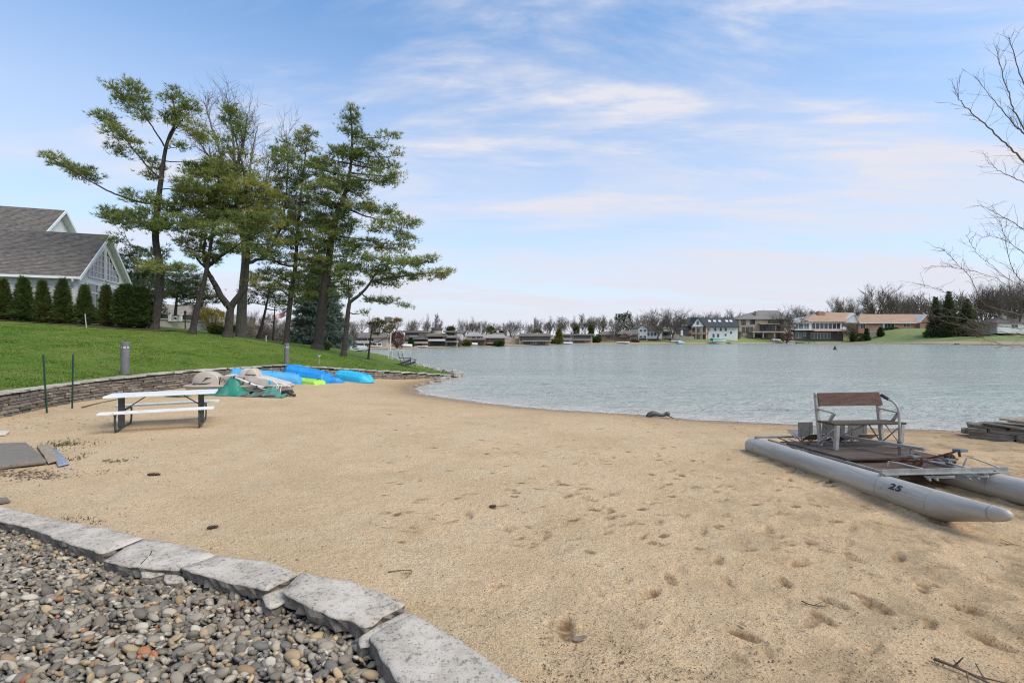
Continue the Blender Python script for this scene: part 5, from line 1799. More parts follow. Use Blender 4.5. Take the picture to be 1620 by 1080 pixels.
# ------------------------------------------------------------------ the leafless tree reaching in from the right
def right_tree():
 Y = 9.0
 b0 = Vector((12.3, 9.6, sz(12.3, 9.6) - .2))
 t = thing("bare_tree", "leafless tree whose thin drooping branches reach in from the right edge over the lake", "tree", tuple(b0))
 rng = random.Random(5)
 w = Wood()
 def pp(u, v, dy=0):
  return at(u, v, Y + dy)
 tr, _ = w.path([b0, b0 + Vector((-.1, 0, 2)), b0 + Vector((-.35, -.1, 4.2)), b0 + Vector((-.5, -.1, 7.5)), b0 + Vector((-.4, 0, 11))], .26, .06, n=16)
 J = lambda z: min(tr, key=lambda p: abs(p.z - z))
 L = [([J(4.2), pp(1665, 330), pp(1620, 256), pp(1590, 227, -.2), pp(1547, 187, -.4), pp(1520, 160, -.5), pp(1512, 144, -.6)], .045),
   ([J(5.0), pp(1660, 260), pp(1620, 211, .3), pp(1607, 200, .4), pp(1574, 162, .5), pp(1542, 122, .6)], .040),
   ([J(5.0), pp(1655, 240), pp(1612, 190, .1), pp(1596, 149, .1), pp(1580, 95, .1), pp(1577, 72, .1)], .034),
   ([J(6.0), pp(1665, 200), pp(1620, 133, .3), pp(1601, 74, .3), pp(1596, 58, .3)], .034),
   ([J(4.0), pp(1668, 330), pp(1620, 289, .6), pp(1585, 273, .6), pp(1563, 256, .7)], .026),
   ([J(3.6), pp(1670, 400), pp(1620, 364, .2), pp(1585, 342, .2), pp(1547, 324, .1)], .024),
   ([J(3.3), pp(1675, 425), pp(1620, 400, .5), pp(1590, 380, .5), pp(1560, 372, .4)], .018),
   ([J(3.0), pp(1690, 470), pp(1620, 446, .5), pp(1600, 420, .5), pp(1588, 370, .4), pp(1580, 345, .4)], .018),
   ([J(2.6), pp(1680, 505), pp(1620, 498, .1), pp(1560, 482, 0), pp(1535, 440, 0), pp(1500, 402, -.1), pp(1492, 395, -.1)], .022),
   ([J(2.5), pp(1690, 520), pp(1620, 512, .3), pp(1560, 494, .2), pp(1520, 474, .2), pp(1480, 456, .1), pp(1456, 450, .1)], .020),
   ([J(2.4), pp(1690, 520), pp(1620, 520), pp(1560, 512), pp(1520, 503), pp(1480, 500), pp(1468, 498)], .020),
   ([J(2.3), pp(1690, 530), pp(1620, 530, .2), pp(1560, 520, .3), pp(1510, 492, .3), pp(1475, 487, .3)], .016),
   ([J(2.3), pp(1690, 540), pp(1620, 532, -.2), pp(1570, 530, -.3), pp(1530, 518, -.4), pp(1490, 508, -.4)], .016),
   ([J(2.2), pp(1700, 545), pp(1620, 549, -.1), pp(1590, 546, -.2), pp(1563, 538, -.3), pp(1540, 528, -.4)], .014),
   ([J(2.8), pp(1690, 460), pp(1620, 470, .2), pp(1575, 440, .2), pp(1520, 425, .2), pp(1470, 420, .2)], .016),
   ([J(3.0), pp(1690, 440), pp(1620, 452, -.2), pp(1570, 420, -.2), pp(1545, 400, -.2), pp(1528, 370, -.2)], .014)]
 tw = []
 for n_, (pts, r) in enumerate(L):
  low = n_ >= 8
  ps, rr = w.path(pts, r * (.50 if not low else .36), .0026, n=len(pts) * 7, wob=.011, rng=rng)
  for i in range(8, len(ps) - 1):
   if rng.random() < .3:
    continue
   d0 = (ps[i + 1] - ps[i]).normalized()
   for _ in range(1):
    d = (d0 + Vector((rng.gauss(0, .45), rng.gauss(0, .5), rng.gauss(0, .4) + (.0 if low else .22)))).normalized()
    p = ps[i]
    Lb = rng.uniform(.10, .30 if low else .5)
    rq = .0032
    for k in range(3):
     q = p + d * Lb / 3
     tw.append((p, q, rq, rq * .8))
     rq *= .8
     if rng.random() < .7:
      dd = (d + Vector((rng.gauss(0, .6), rng.gauss(0, .6), rng.gauss(0, .5)))).normalized()
      tw.append((q, q + dd * rng.uniform(.04, .16), .0022, .0015))
     d = (d + Vector((rng.gauss(0, .2), rng.gauss(0, .2), rng.gauss(0, .15)))).normalized()
     p = q
 link("trunk", seg_mesh("trunk", w.big, 7), M_TWIG, t)
 tag(link("crown", seg_mesh("crown", tw, 3), M_TWIG_WARM, t), kind="stuff")
right_tree()
# ------------------------------------------------------------------ the pontoon pedal boat on the sand
M_ALU = plain("dull_aluminium", (0.43, 0.405, 0.355), (0.325, 0.305, 0.265), 0.48, metal=0.10, scale=2.2, stretch=(3, 0.5, 3), lo=.3, hi=.7, bump=0.12, bscale=40, spots=((0.20, 0.19, 0.17), 7, .60), space="WORLD")
M_ALUFRAME = plain("weathered_aluminium", (0.43, 0.42, 0.40), (0.31, 0.30, 0.28), 0.5, metal=0.2, scale=6, spots=((0.20, 0.16, 0.12), 14, .6), space="WORLD")
M_GALV = plain("grey_bar", (0.33, 0.33, 0.315), (0.24, 0.24, 0.225), 0.5, metal=0.25, scale=7, spots=((0.14, 0.12, 0.10), 15, .6), space="WORLD")
M_OLDWOOD = plain("old_red_wood", (0.125, 0.062, 0.042), (0.065, 0.038, 0.029), 0.8, scale=3, stretch=(1.2, 9, 14), bump=0.5, bscale=9, spots=((0.21, 0.175, 0.14), 9, .60), rnd=.15)
M_GREYWOOD = plain("grey_brown_deck", (0.125, 0.084, 0.062), (0.062, 0.044, 0.034), 0.85, scale=3, stretch=(1.0, 10, 14), bump=0.8, bscale=9, spots=((0.10, 0.10, 0.045), 4, .60), rnd=.35)
M_RUST_METAL = plain("rusty_steel", (0.20, 0.085, 0.045), (0.11, 0.05, 0.032), 0.85, metal=0.2, scale=14, bump=.4, bscale=60, space="WORLD")
M_GREYPLATE = plain("grey_paddle_plate", (0.20, 0.195, 0.185), (0.145, 0.14, 0.132), 0.55, metal=0.3, scale=6, spots=((0.13, 0.12, 0.10), 12, .62), space="WORLD")
M_PEDAL = plain("blue_grey_pedal", (0.135, 0.165, 0.195), (0.09, 0.11, 0.13), 0.6, scale=20, space="WORLD")
M_BLACK = plain("black_rubber", (0.035, 0.035, 0.037), (0.02, 0.02, 0.02), 0.6, scale=12, space="WORLD")
M_BLACKPAINT = plain("black_paint", (0.02, 0.02, 0.022), (0.035, 0.035, 0.035), 0.5)
def float_material():
 m, nt, b = new_mat("pontoon_float")
 co = coords(nt, "WORLD")
 sep = NN(nt, "ShaderNodeSeparateXYZ", {0: co})
 n1 = noise_fac(nt, co, 1.6, 6, 0.65, (3, .45, 3))
 n2 = noise_fac(nt, co, 9.0, 6, 0.7)
 n3 = noise_fac(nt, co, 16.0, 4, 0.6, (1.5, .12, 4))
 c = MIX(nt, RAMP(nt, n1, (.34, .66)), (0.44, 0.415, 0.365), (0.33, 0.31, 0.272))
 c = MIX(nt, MATH(nt, "MULTIPLY", RAMP(nt, n3, (.60, .66)), .5), c, (0.22, 0.205, 0.18))
 c = MIX(nt, MATH(nt, "MULTIPLY", RAMP(nt, n3, (.40, .35)), .4), c, (0.56, 0.54, 0.49))
 # darker, browner bands towards the bottom of the flanks, edges broken by noise
 zr = MATH(nt, "ADD", MATH(nt, "ADD", sep.outputs[2], MATH(nt, "MULTIPLY", sep.outputs[1], 0.041)), -0.254)
 zr = MATH(nt, "ADD", zr, MATH(nt, "MULTIPLY", MATH(nt, "SUBTRACT", n2, .5), .10))
 c = MIX(nt, MATH(nt, "MULTIPLY", RAMP(nt, zr, (-.015, -.045)), .40), c, (0.24, 0.215, 0.165))
 c = MIX(nt, MATH(nt, "MULTIPLY", RAMP(nt, zr, (-.085, -.13)), .75), c, (0.23, 0.18, 0.12))
 c = MIX(nt, MATH(nt, "MULTIPLY", RAMP(nt, n2, (.62, .70)), .5), c, (0.19, 0.175, 0.15))
 nt.links.new(c, b.inputs["Base Color"])
 b.inputs["Roughness"].default_value = 0.5
 b.inputs["Metallic"].default_value = 0.1
 h = MATH(nt, "ADD", MATH(nt, "MULTIPLY", noise_fac(nt, co, 3.2, 2, .5), 1.0), MATH(nt, "MULTIPLY", n3, .05))
 bn = NN(nt, "ShaderNodeBump", {"Strength": 0.35, "Distance": 0.03, "Height": h})
 nt.links.new(bn.outputs[0], b.inputs["Normal"])
 return m
M_FLOAT = float_material()
BO = Vector((4.475, 9.01, -0.115))
BF = Vector((0.072, -0.997, 0)).normalized()
BR = Vector((0.997, 0.072, 0)).normalized()
def bp(s, t, dz):
 p = BO + BF * s + BR * t
 return Vector((p.x, p.y, BO.z + 0.041 * s + dz))
def ring_loft(sections, n=28):
 """sections: (centre, radius); rings perpendicular to the boat's axis"""
 mb = MB()
 ax = (BF + Vector((0, 0, .041))).normalized()
 side = BR
 up = side.cross(ax)
 if up.z < 0:
  up = -up
 for c, r in sections:
  for k in range(n):
   a = 2 * math.pi * k / n
   mb.v.append(tuple(c + side * (r * math.cos(a)) + up * (r * math.sin(a))))
 for i in range(len(sections) - 1):
  for k in range(n):
   k2 = (k + 1) % n
   mb.f.append((i * n + k, i * n + k2, (i + 1) * n + k2, (i + 1) * n + k))
 mb.f.append(tuple(reversed(range(n))))
 mb.f.append(tuple((len(sections) - 1) * n + k for k in range(n)))
 return mb
def pontoon_boat():
 t = thing("pedal_pontoon_boat", "old twin-pontoon pedal boat with weathered wooden bench, beached on the sand and numbered 25", "pedal boat", tuple(bp(1.8, .75, -.165)))
 r = 0.165
 for tt in (0.0, 1.5):
  sec = [(bp(-.075, tt, 0.03), .03), (bp(-.065, tt, .022), .075), (bp(-.035, tt, .012), .122), (bp(0.01, tt, .003), .152), (bp(0.07, tt, 0), r), (bp(.30, tt, 0), r), (bp(1.2, tt, 0), r), (bp(2.0, tt, 0), r), (bp(2.86, tt, 0), r),
    (bp(3.62, tt, 0), r), (bp(3.70, tt, .004), r * .985), (bp(3.95, tt, .050), .122), (bp(4.22, tt, .098), .080), (bp(4.30, tt, .111), .068), (bp(4.34, tt, .118), .058), (bp(4.37, tt, .122), .040), (bp(4.385, tt, .124), .014)]
  p = ring_loft(sec).build("pontoon", M_FLOAT, t, sm=True)
  for s_, rr, dz in ((0.28, r, 0), (2.96, r, 0), (3.64, r, 0), (4.22, .080, .098)):
   b_ = ring_loft([(bp(s_ - .011, tt, dz), rr * .99), (bp(s_ - .005, tt, dz), rr + .0035), (bp(s_ + .005, tt, dz), rr + .0035), (bp(s_ + .011, tt, dz), rr * .99)])
   b_.build("weld_seam", M_GALV, p, sm=True)
 # painted number on the near pontoon
 tc = bpy.data.curves.new("number", "FONT")
 tc.body = "25"
 tc.size = 0.105
 tc.space_character = 1.12
 tc.offset = 0.0045
 tc.shear = 0.04
 to = bpy.data.objects.new("number_tmp", tc)
 COL.objects.link(to)
 bpy.context.view_layer.update()
 me = bpy.data.meshes.new_from_object(to.evaluated_get(bpy.context.evaluated_depsgraph_get()))
 bpy.data.objects.remove(to)
 ax = (BF + Vector((0, 0, .041))).normalized()
 for v in me.vertices:
  x, y = v.co.x * 1.5, v.co.y
  a = R(180) - (R(24) + y / r)       # round the pontoon, on the flank towards the camera's left
  c = bp(3.16 + x, 0, 0)
  rr = r + 0.0035
  up = BR.cross(ax)
  up = up if up.z > 0 else -up
  v.co = c + BR * (rr * math.cos(a)) + up * (rr * math.sin(a))
 link("number", me, M_BLACKPAINT, t)
 def bar(name, a, b, w, h, mat, bevel=.003, up=(0, 0, 1), parent=t):
  mb = MB()
  mb.beam(bp(*a), bp(*b), w, h, up)
  return mb.build(name, mat, parent, bevel=bevel)
 def rod(name, pts, rad, mat, parent=t, n=8):
  mb = MB()
  mb.tube([bp(*p) for p in pts], rad, n)
  return mb.build(name, mat, parent, sm=True)
 # cross members
 bar("crossbar", (0.17, -.03, .19), (0.17, 1.56, .19), .05, .035, M_GALV)
 fb = MB()
 fb.beam(bp(2.92, -.03, .205), bp(2.92, 1.70, .205), .012, .06)
 fb.beam(bp(2.95, -.03, .18), bp(2.95, 1.70, .18), .06, .012)
 fb.build("crossbar", M_GALV, t, bevel=.002)
 for s_, t_, w_ in ((2.93, -.02, .05), (2.93, 1.52, .05), (.17, -.02, .04), (.17, 1.50, .04)):
  b_ = MB()
  b_.beam(bp(s_, t_, .08), bp(s_, t_, .20), .05, w_, BF)
  b_.build("bracket", M_GALV, t, bevel=.003)
 bar("side_rail", (.2, .19, .145), (2.92, .19, .145), .03, .03, M_GALV)
 bar("side_rail", (.2, 1.36, .145), (2.92, 1.36, .145), .03, .03, M_GALV)
 # deck boards
 s0 = .72
 for i, w_ in enumerate((.19, .235, .235, .24, .235, .235)):
  b_ = MB()
  s1 = s0 + w_
  d = .002 * ((i * 7) % 3 - 1)
  b_.hexa([bp(s0 + .007, .175 + .01 * (i % 3), .165 + d), bp(s1 - .007, .175 + .008 * ((i + 1) % 3), .165 + d), bp(s0 + .007, 1.70 - .01 * (i % 2), .165 - d), bp(s1 - .007, 1.70 - .012 * (i % 3), .165 - d),
     bp(s0 + .007, .175 + .01 * (i % 3), .195 + d), bp(s1 - .007, .175 + .008 * ((i + 1) % 3), .195 + d), bp(s0 + .007, 1.70 - .01 * (i % 2), .195 - d), bp(s1 - .007, 1.70 - .012 * (i % 3), .195 - d)])
  b_.build("deck_board", M_GREYWOOD, t, bevel=.004)
  s0 = s1
 for i, w_ in enumerate((.24, .20)):
  s0 += .01
  b_ = MB()
  b_.hexa([bp(s0, .20, .105), bp(s0 + w_, .20, .105), bp(s0, 1.62, .105), bp(s0 + w_, 1.62, .105), bp(s0, .20, .13), bp(s0 + w_, .20, .13), bp(s0, 1.62, .13), bp(s0 + w_, 1.62, .13)])
  b_.build("foot_board", M_OLDWOOD, t, bevel=.004)
  s0 += w_
 # bench: posts, arm rests, braces, two planks
 dz0 = .195
 L_, R_ = .52, 1.60
 for tt in (L_, R_):
  bar("seat_leg", (1.44, tt, dz0), (1.47, tt, dz0 + .385), .055, .055, M_ALUFRAME, up=BF)
  bar("back_post", (1.10, tt, dz0), (0.985, tt, dz0 + .86), .05, .055, M_ALUFRAME, up=BF)
  bar("arm_rest", (1.035, tt, dz0 + .60), (1.42, tt, dz0 + .565), .045, .025, M_ALUFRAME)
  bar("arm_strut", (1.405, tt, dz0 + .56), (1.27, tt, dz0 + .39), .045, .03, M_ALUFRAME, up=BF)
  rod("side_brace", [(1.10, tt + .03, dz0 + .36), (1.45, tt + .03, dz0 + .03)], .011, M_ALUFRAME, n=6)
  rod("side_brace", [(1.45, tt - .03, dz0 + .34), (1.11, tt - .03, dz0 + .04)], .011, M_ALUFRAME, n=6)
 tm = (L_ + R_) / 2
 rod("front_brace", [(1.44, tm - .06, dz0 + .375), (1.12, L_ + .04, dz0 + .04)], .012, M_GALV, n=6)
 rod("front_brace", [(1.44, tm + .02, dz0 + .375), (1.12, R_ - .04, dz0 + .04)], .012, M_GALV, n=6)
 for (a, b_) in ((1.10, 1.285), (1.293, 1.49)):
  m_ = MB()
  m_.hexa([bp(a, L_ - .06, dz0 + .385), bp(b_, L_ - .06, dz0 + .385), bp(a, R_ + .06, dz0 + .385), bp(b_, R_ + .06, dz0 + .385), bp(a, L_ - .06, dz0 + .42), bp(b_, L_ - .06, dz0 + .415), bp(a, R_ + .06, dz0 + .415), bp(b_, R_ + .06, dz0 + .42)])
  m_.build("seat_board", M_GREYWOOD, t, bevel=.006)
 # one board
 m_ = MB()
 m_.hexa([bp(1.062, L_ + .015, dz0 + .645), bp(1.035, L_ + .015, dz0 + .645), bp(1.062, R_ + .05, dz0 + .65), bp(1.035, R_ + .05, dz0 + .65), bp(1.025, L_ + .005, dz0 + .86), bp(.998, L_ + .005, dz0 + .86), bp(1.025, R_ + .01, dz0 + .868), bp(.998, R_ + .01, dz0 + .868)])
 m_.build("back_board", M_OLDWOOD, t, bevel=.006)
 # tiller
 tl = rod("tiller", [(1.89, 1.17, .17), (1.89, 1.17, .62), (1.885, 1.168, .80), (1.875, 1.16, .88), (1.85, 1.15, .94), (1.80, 1.14, .985), (1.72, 1.12, 1.02)], .019, M_ALUFRAME, n=10)
 rod("grip", [(1.745, 1.125, 1.01), (1.64, 1.10, 1.065)], .025, M_BLACK, tl, n=10)
 rod("collar", [(1.89, 1.17, .34), (1.89, 1.17, .385)], .032, M_RUST_METAL, tl, n=10)
 bar("drive_cover", (1.10, .90, .345), (2.28, 1.19, .345), .055, .045, M_GALV, up=(0, 0, 1))
 for s_ in (1.15, 2.1):
  f_ = (s_ - 1.1) / 1.18
  rod("drive_post", [(s_, .90 + .29 * f_, .19), (s_, .90 + .29 * f_, .33)], .012, M_GALV, n=6)
 # crank sets in front of the bench
 cz = .235
 rod("crank_axle", [(2.44, .55, cz), (2.44, 1.50, cz)], .013, M_RUST_METAL)
 for tc_, ph in ((.78, 0.5), (1.26, 0.15)):
  sp = MB()
  for rr in (.085, .068, .05):
   pts = [bp(2.44 + rr * math.cos(a), tc_ + .14, cz + rr * math.sin(a)) for a in [2 * math.pi * k / 18 for k in range(19)]]
   sp.tube(pts, .007, 5, caps=False)
  for k in range(5):
   a = 2 * math.pi * k / 5
   sp.tube([bp(2.44, tc_ + .14, cz), bp(2.44 + .085 * math.cos(a), tc_ + .14, cz + .085 * math.sin(a))], .006, 5)
  sp.build("chain_wheel", M_RUST_METAL, t)
  for sg, dt in ((1, -.10), (-1, .26)):
   a = ph + (0 if sg > 0 else math.pi)
   e = (2.44 + .20 * math.cos(a), tc_ + dt, cz + .15 * math.sin(a) + (.0 if sg > 0 else .02))
   cr_ = rod("crank", [(2.44, tc_ + dt, cz), e], .012, M_RUST_METAL)
   pd = MB()
   e2 = (e[0], e[1] + .0, e[2] + .012)
   pd.beam(bp(e2[0] - .05, e2[1] + .02, e2[2]), bp(e2[0] + .05, e2[1] + .02, e2[2] + .01), .115, .032)
   pd.build("pedal", M_PEDAL, cr_, bevel=.006)
 # raised pedal of the right seat, on its own rusty arm
 c2 = rod("crank", [(2.28, 1.23, cz - .02), (2.42, 1.50, .335)], .013, M_RUST_METAL)
 pd = MB()
 pd.beam(bp(2.40, 1.53, .355), bp(2.51, 1.54, .365), .13, .04)
 pd.build("pedal", M_PEDAL, c2, bevel=.008)
 rod("pedal_spindle", [(2.44, 1.53, .345), (2.46, 1.53, .27)], .016, M_RUST_METAL, c2)
 # hoop stays from the front bar
 for pts in ([(2.55, .38, .13), (2.55, .40, .25), (2.60, .47, .245), (2.92, .55, .225)], [(2.58, 1.42, .12), (2.58, 1.50, .29), (2.60, 1.56, .285), (2.9, 1.60, .225)], [(2.50, 1.12, .26), (2.60, 1.14, .25), (2.91, 1.16, .225)]):
  rod("stay", pts, .0095, M_ALUFRAME)
 for tt in (.62, .72, 1.16, 1.28):
  rod("hinge_pin", [(2.86, tt, .12), (2.98, tt - .05, .10)], .014, M_GALV)
 hp_ = MB()
 hp_.beam(bp(2.84, .66, .10), bp(3.02, .86, .15), .05, .02)
 hp_.beam(bp(2.84, 1.22, .10), bp(3.00, 1.34, .14), .06, .02)
 hp_.build("hinge_plate", M_ALUFRAME, t, kind="stuff")
 # paddle wheels behind the bench
 wz, ws = .16, .54
 rod("wheel_axle", [(ws, .20, wz), (ws, 1.42, wz)], .016, M_RUST_METAL)
 for tw_, ph, wd in ((.66, .55, .27), (1.16, .42, .42), (1.62, .50, .36)):
  w0 = MB()
  for k in range(6):
   a = ph + k * math.pi / 3
   for dt in (-wd * .3, wd * .3):
    w0.tube([bp(ws, tw_ + dt, wz), bp(ws + .25 * math.cos(a), tw_ + dt, wz + .25 * math.sin(a))], .008, 5)
  sp_ = w0.build("wheel_spokes", M_RUST_METAL, t, kind="stuff")
  for k in range(6):
   a = ph + k * math.pi / 3
   if wz + .33 * math.sin(a) < (-.10 if tw_ < 1.3 else .05):
    continue
   pl = MB()
   ca, sa = math.cos(a), math.sin(a)
   q = []
   for dd in (-.004, .004):
    for tt in (tw_ - wd / 2, tw_ + wd / 2):
     for rr in (.09, .345):
      q.append(bp(ws + rr * ca - dd * sa, tt, wz + rr * sa + dd * ca))
   pl.hexa([q[0], q[1], q[2], q[3], q[4], q[5], q[6], q[7]])
   pl.build("paddle", M_GREYPLATE, t)
 rod("chain_guard", [(.30, .30, .20), (.62, .34, .16), (1.0, .40, .21)], .010, M_RUST_METAL)
 rod("chain_guard", [(.34, .48, .18), (.70, .52, .15), (1.02, .55, .21)], .010, M_ALUFRAME)
pontoon_boat()
# ------------------------------------------------------------------ picnic table
M_WHITEBOARD = plain("white_plastic_board", (0.76, 0.76, 0.745), (0.68, 0.68, 0.66), 0.5, scale=3, spots=((0.52, 0.49, 0.44), 7, .58))
M_DARKSTEEL = plain("dark_steel_tube", (0.070, 0.075, 0.075), (0.045, 0.048, 0.048), 0.5, metal=0.2, scale=8)
def picnic_table():
 ang = R(27)
 c = Vector((-7.92, 11.02, 0))
 g = sz(c.x, c.y)
 t = thing("picnic_table", "white-topped picnic table with dark metal frame standing on the sand", "picnic table", (c.x, c.y, g))
 ex = Vector((math.cos(ang), math.sin(ang), 0))
 ey = Vector((-ex.y, ex.x, 0))
 def P(x, y, z):
  q = c + ex * x + ey * y
  return Vector((q.x, q.y, g + z))
 Lh = 1.02
 for i in range(5):
  y = -.30 + i * .15
  m_ = MB()
  m_.beam(P(-Lh, y, .735), P(Lh, y, .735), .144, .04)
  m_.build("top_board", M_WHITEBOARD, t, bevel=.006)
 for y0 in (-.66, .66):
  for k in (-.067, .067):
   m_ = MB()
   m_.beam(P(-Lh, y0 + k, .43), P(Lh, y0 + k, .43), .128, .04)
   m_.build("bench_board", M_WHITEBOARD, t, bevel=.006)
 for x in (-.74, .74):
  fr = MB()
  # two upright tubes and a foot rail that curls up to both benches
  for dx in (-.055, .0):
   fr.beam(P(x + dx, -.05, .03), P(x + dx, -.05, .71), .045, .06, ex)
  pts = []
  for s in (-1, 1):
   pass
  prof = [(-.66, .41), (-.70, .36), (-.705, .24), (-.68, .10), (-.61, .035), (-.50, .022), (.50, .022), (.61, .035), (.68, .10), (.705, .24), (.70, .36), (.66, .41)]
  for a, b_ in zip(prof[:-1], prof[1:]):
   fr.beam(P(x, a[0], a[1]), P(x, b_[0], b_[1]), .065, .028, ex)
  fr.beam(P(x, -.72, .40), P(x, .72, .40), .05, .03)
  fr.beam(P(x, -.36, .70), P(x, .36, .70), .05, .03)
  fr.build("leg_frame", M_DARKSTEEL, t, bevel=.003)
  b_ = MB()
  sg = 1 if x < 0 else -1
  b_.beam(P(x, 0, .40), P(x + sg * .42, 0, .705), .022, .022)
  b_.build("brace", M_DARKSTEEL, t)
picnic_table()
# ------------------------------------------------------------------ posts on the lawn and by the wall
M_BOLLARD = plain("bollard_grey", (0.175, 0.165, 0.165), (0.14, 0.132, 0.132), 0.55, scale=5)
M_LENS = plain("bollard_lens", (0.62, 0.62, 0.60), (0.50, 0.50, 0.49), 0.35, scale=20)
M_GREENPOST = plain("green_post", (0.012, 0.060, 0.035), (0.02, 0.045, 0.03), 0.5, scale=8, spots=((0.09, 0.055, 0.035), 10, .66))
def bollard(u, v, h, Y, r, label):
 p = lp(u, v, Y)
 t = thing("bollard_light", label, "bollard light", tuple(p), "bollard lights on the lawn")
 m_ = MB()
 m_.tube([p - Vector((0, 0, .1)), p + Vector((0, 0, h - .235))], r, 20)
 m_.build("post", M_BOLLARD, t, bevel=.004)
 c_ = MB()
 c_.tube([p + Vector((0, 0, h - .165)), p + Vector((0, 0, h - .012)), p + Vector((0, 0, h))], [r, r, r * .93], 20)
 c_.build("cap", M_BOLLARD, t, bevel=.004)
 l_ = MB()
 l_.tube([p + Vector((0, 0, h - .235)), p + Vector((0, 0, h - .165))], r * .93, 20)
 l_.build("lens", M_LENS, t)
 f_ = MB()
 for k in range(7):
  a = 2 * math.pi * k / 7 + .3
  q = p + Vector((math.cos(a) * r * .95, math.sin(a) * r * .95, 0))
  f_.box(q + Vector((0, 0, h - .2)), (.035, .035, .068), Matrix.Rotation(a, 3, "Z"))
 f_.build("lens_fins", M_BOLLARD, t, kind="stuff")
bollard(198, 593, 1.17, 17.7, .135, "grey bollard light on the grass behind the picnic table")
bollard(453.5, 577, 1.06, 24.9, .125, "smaller looking grey bollard light on the grass behind the blue boats")
def stake(u0, v0, u1, v1, label):
 b_ = gp(u0, v0)
 top = at(u1, v1, b_.y + .02)
 t = thing("fence_stake", label, "post", tuple(b_), "green metal stakes before the stone wall")
 m_ = MB()
 d = (top - b_)
 m_.beam(b_ - d * .1, top, .035, .012, (0, 1, 0))
 m_.beam(b_ - d * .1 + Vector((0, .014, 0)), top + Vector((0, .014, 0)), .010, .032, (0, 1, 0))
 m_.build("post", M_GREENPOST, t)
 s_ = MB()
 for k in range(12):
  s_.box(b_ + d * ((k + .7) / 13) + Vector((0, -.012, 0)), (.02, .012, .018))
 s_.build("studs", M_GREENPOST, t, kind="stuff")
stake(74, 654, 68, 561, "dark green metal stake leaning left before the stone wall, nearer the picture edge")
stake(114, 646, 115.5, 560, "dark green upright metal stake before the stone wall, nearer the picnic table")
M_WHITEPAINT = plain("white_paint", (0.74, 0.74, 0.72), (0.64, 0.64, 0.62), 0.5)
M_GREYPAINT = plain("pole_grey", (0.50, 0.50, 0.48), (0.40, 0.40, 0.385), 0.5)
def small_pole(name, label, u, v0, v1, Y, r, mat, lean=0.0, cat="stake"):
 p = lp(u, v0, Y)
 top = at(u + lean, v1, Y)
 t = thing(name, label, cat, tuple(p))
 m_ = MB()
 m_.tube([p - Vector((0, 0, .1)), top], r, 8)
 m_.build("shaft", mat, t)
 c_ = MB()
 c_.tube([top, top + Vector((0, 0, .03))], [r * 1.15, r * .5], 8)
 c_.build("tip", mat, t)
 return t
small_pole("marker_stake", "thin pale stake leaning in front of the hedge", 137, 516, 497, 28.9, .022, M_GREYPAINT, -2.5)
small_pole("marker_stake", "short white marker stake on the lawn crest below the flag", 421, 541, 531, 36.5, .03, M_WHITEPAINT)
def garden_spinner():
 p = lp(505, 578, 26.5)
 t = thing("garden_ornament", "small pale ornament on a thin stake in the lawn above the blue boats", "garden ornament", tuple(p))
 m_ = MB()
 m_.tube([p, p + Vector((0, 0, .42))], .010, 6)
 m_.build("stake", M_GREYPAINT, t)
 h = MB()
 for k in range(7):
  a = k * 0.9
  h.tube([p + Vector((0, 0, .40)), p + Vector((.10 * math.cos(a), .04 * math.sin(a * 2), .42 + .10 * math.sin(a) + .03))], [.02, .008], 5)
 h.build("petals", M_GREYPAINT, t, kind="stuff")
garden_spinner()
# dark wire rack on the wall top
def wire_rack():
 Y = 26.2
 p = at(573, 586, Y)
 t = thing("wire_rack", "thin dark wire rack on top of the stone wall by the cyan hull", "rack", tuple(p))
 m_ = MB()
 for u in (569, 573, 577):
  m_.tube([at(u, 588, Y), at(u, 579, Y)], .010, 5)
 m_.tube([at(568, 581, Y), at(578, 581, Y)], .010, 5)
 m_.tube([at(568, 585, Y), at(578, 585, Y)], .010, 5)
 m_.build("wires", M_BLACK, t, kind="stuff")
 l_ = MB()
 l_.tube([at(592, 601, 24.8), at(592, 588, 24.8)], .012, 5)
 l_.build("leg", M_BLACK, t)
wire_rack()
# ------------------------------------------------------------------ hulls lying by the wall
M_SKY = plain("sky_blue_hull", (0.085, 0.37, 0.66), (0.06, 0.31, 0.60), 0.55, scale=2, spots=((0.16, 0.40, 0.62), 5, .66))
M_ROYAL = plain("royal_blue_hull", (0.016, 0.270, 0.62), (0.010, 0.22, 0.54), 0.5, scale=2)
M_CYAN = plain("cyan_hull", (0.040, 0.48, 0.71), (0.028, 0.41, 0.64), 0.5, scale=2)
M_LIME = plain("lime_hull", (0.44, 0.72, 0.10), (0.38, 0.65, 0.08), 0.4, scale=2)
M_HULLDARK = plain("hull_shadow_blue", (0.01, 0.10, 0.30), (0.01, 0.08, 0.25), 0.5)
M_BEIGE = plain("beige_plastic", (0.50, 0.425, 0.35), (0.44, 0.37, 0.30), 0.5, scale=2, spots=((0.36, 0.30, 0.24), 6, .66))
M_BEIGEPALE = plain("pale_plastic", (0.60, 0.56, 0.50), (0.52, 0.48, 0.42), 0.5, scale=2)
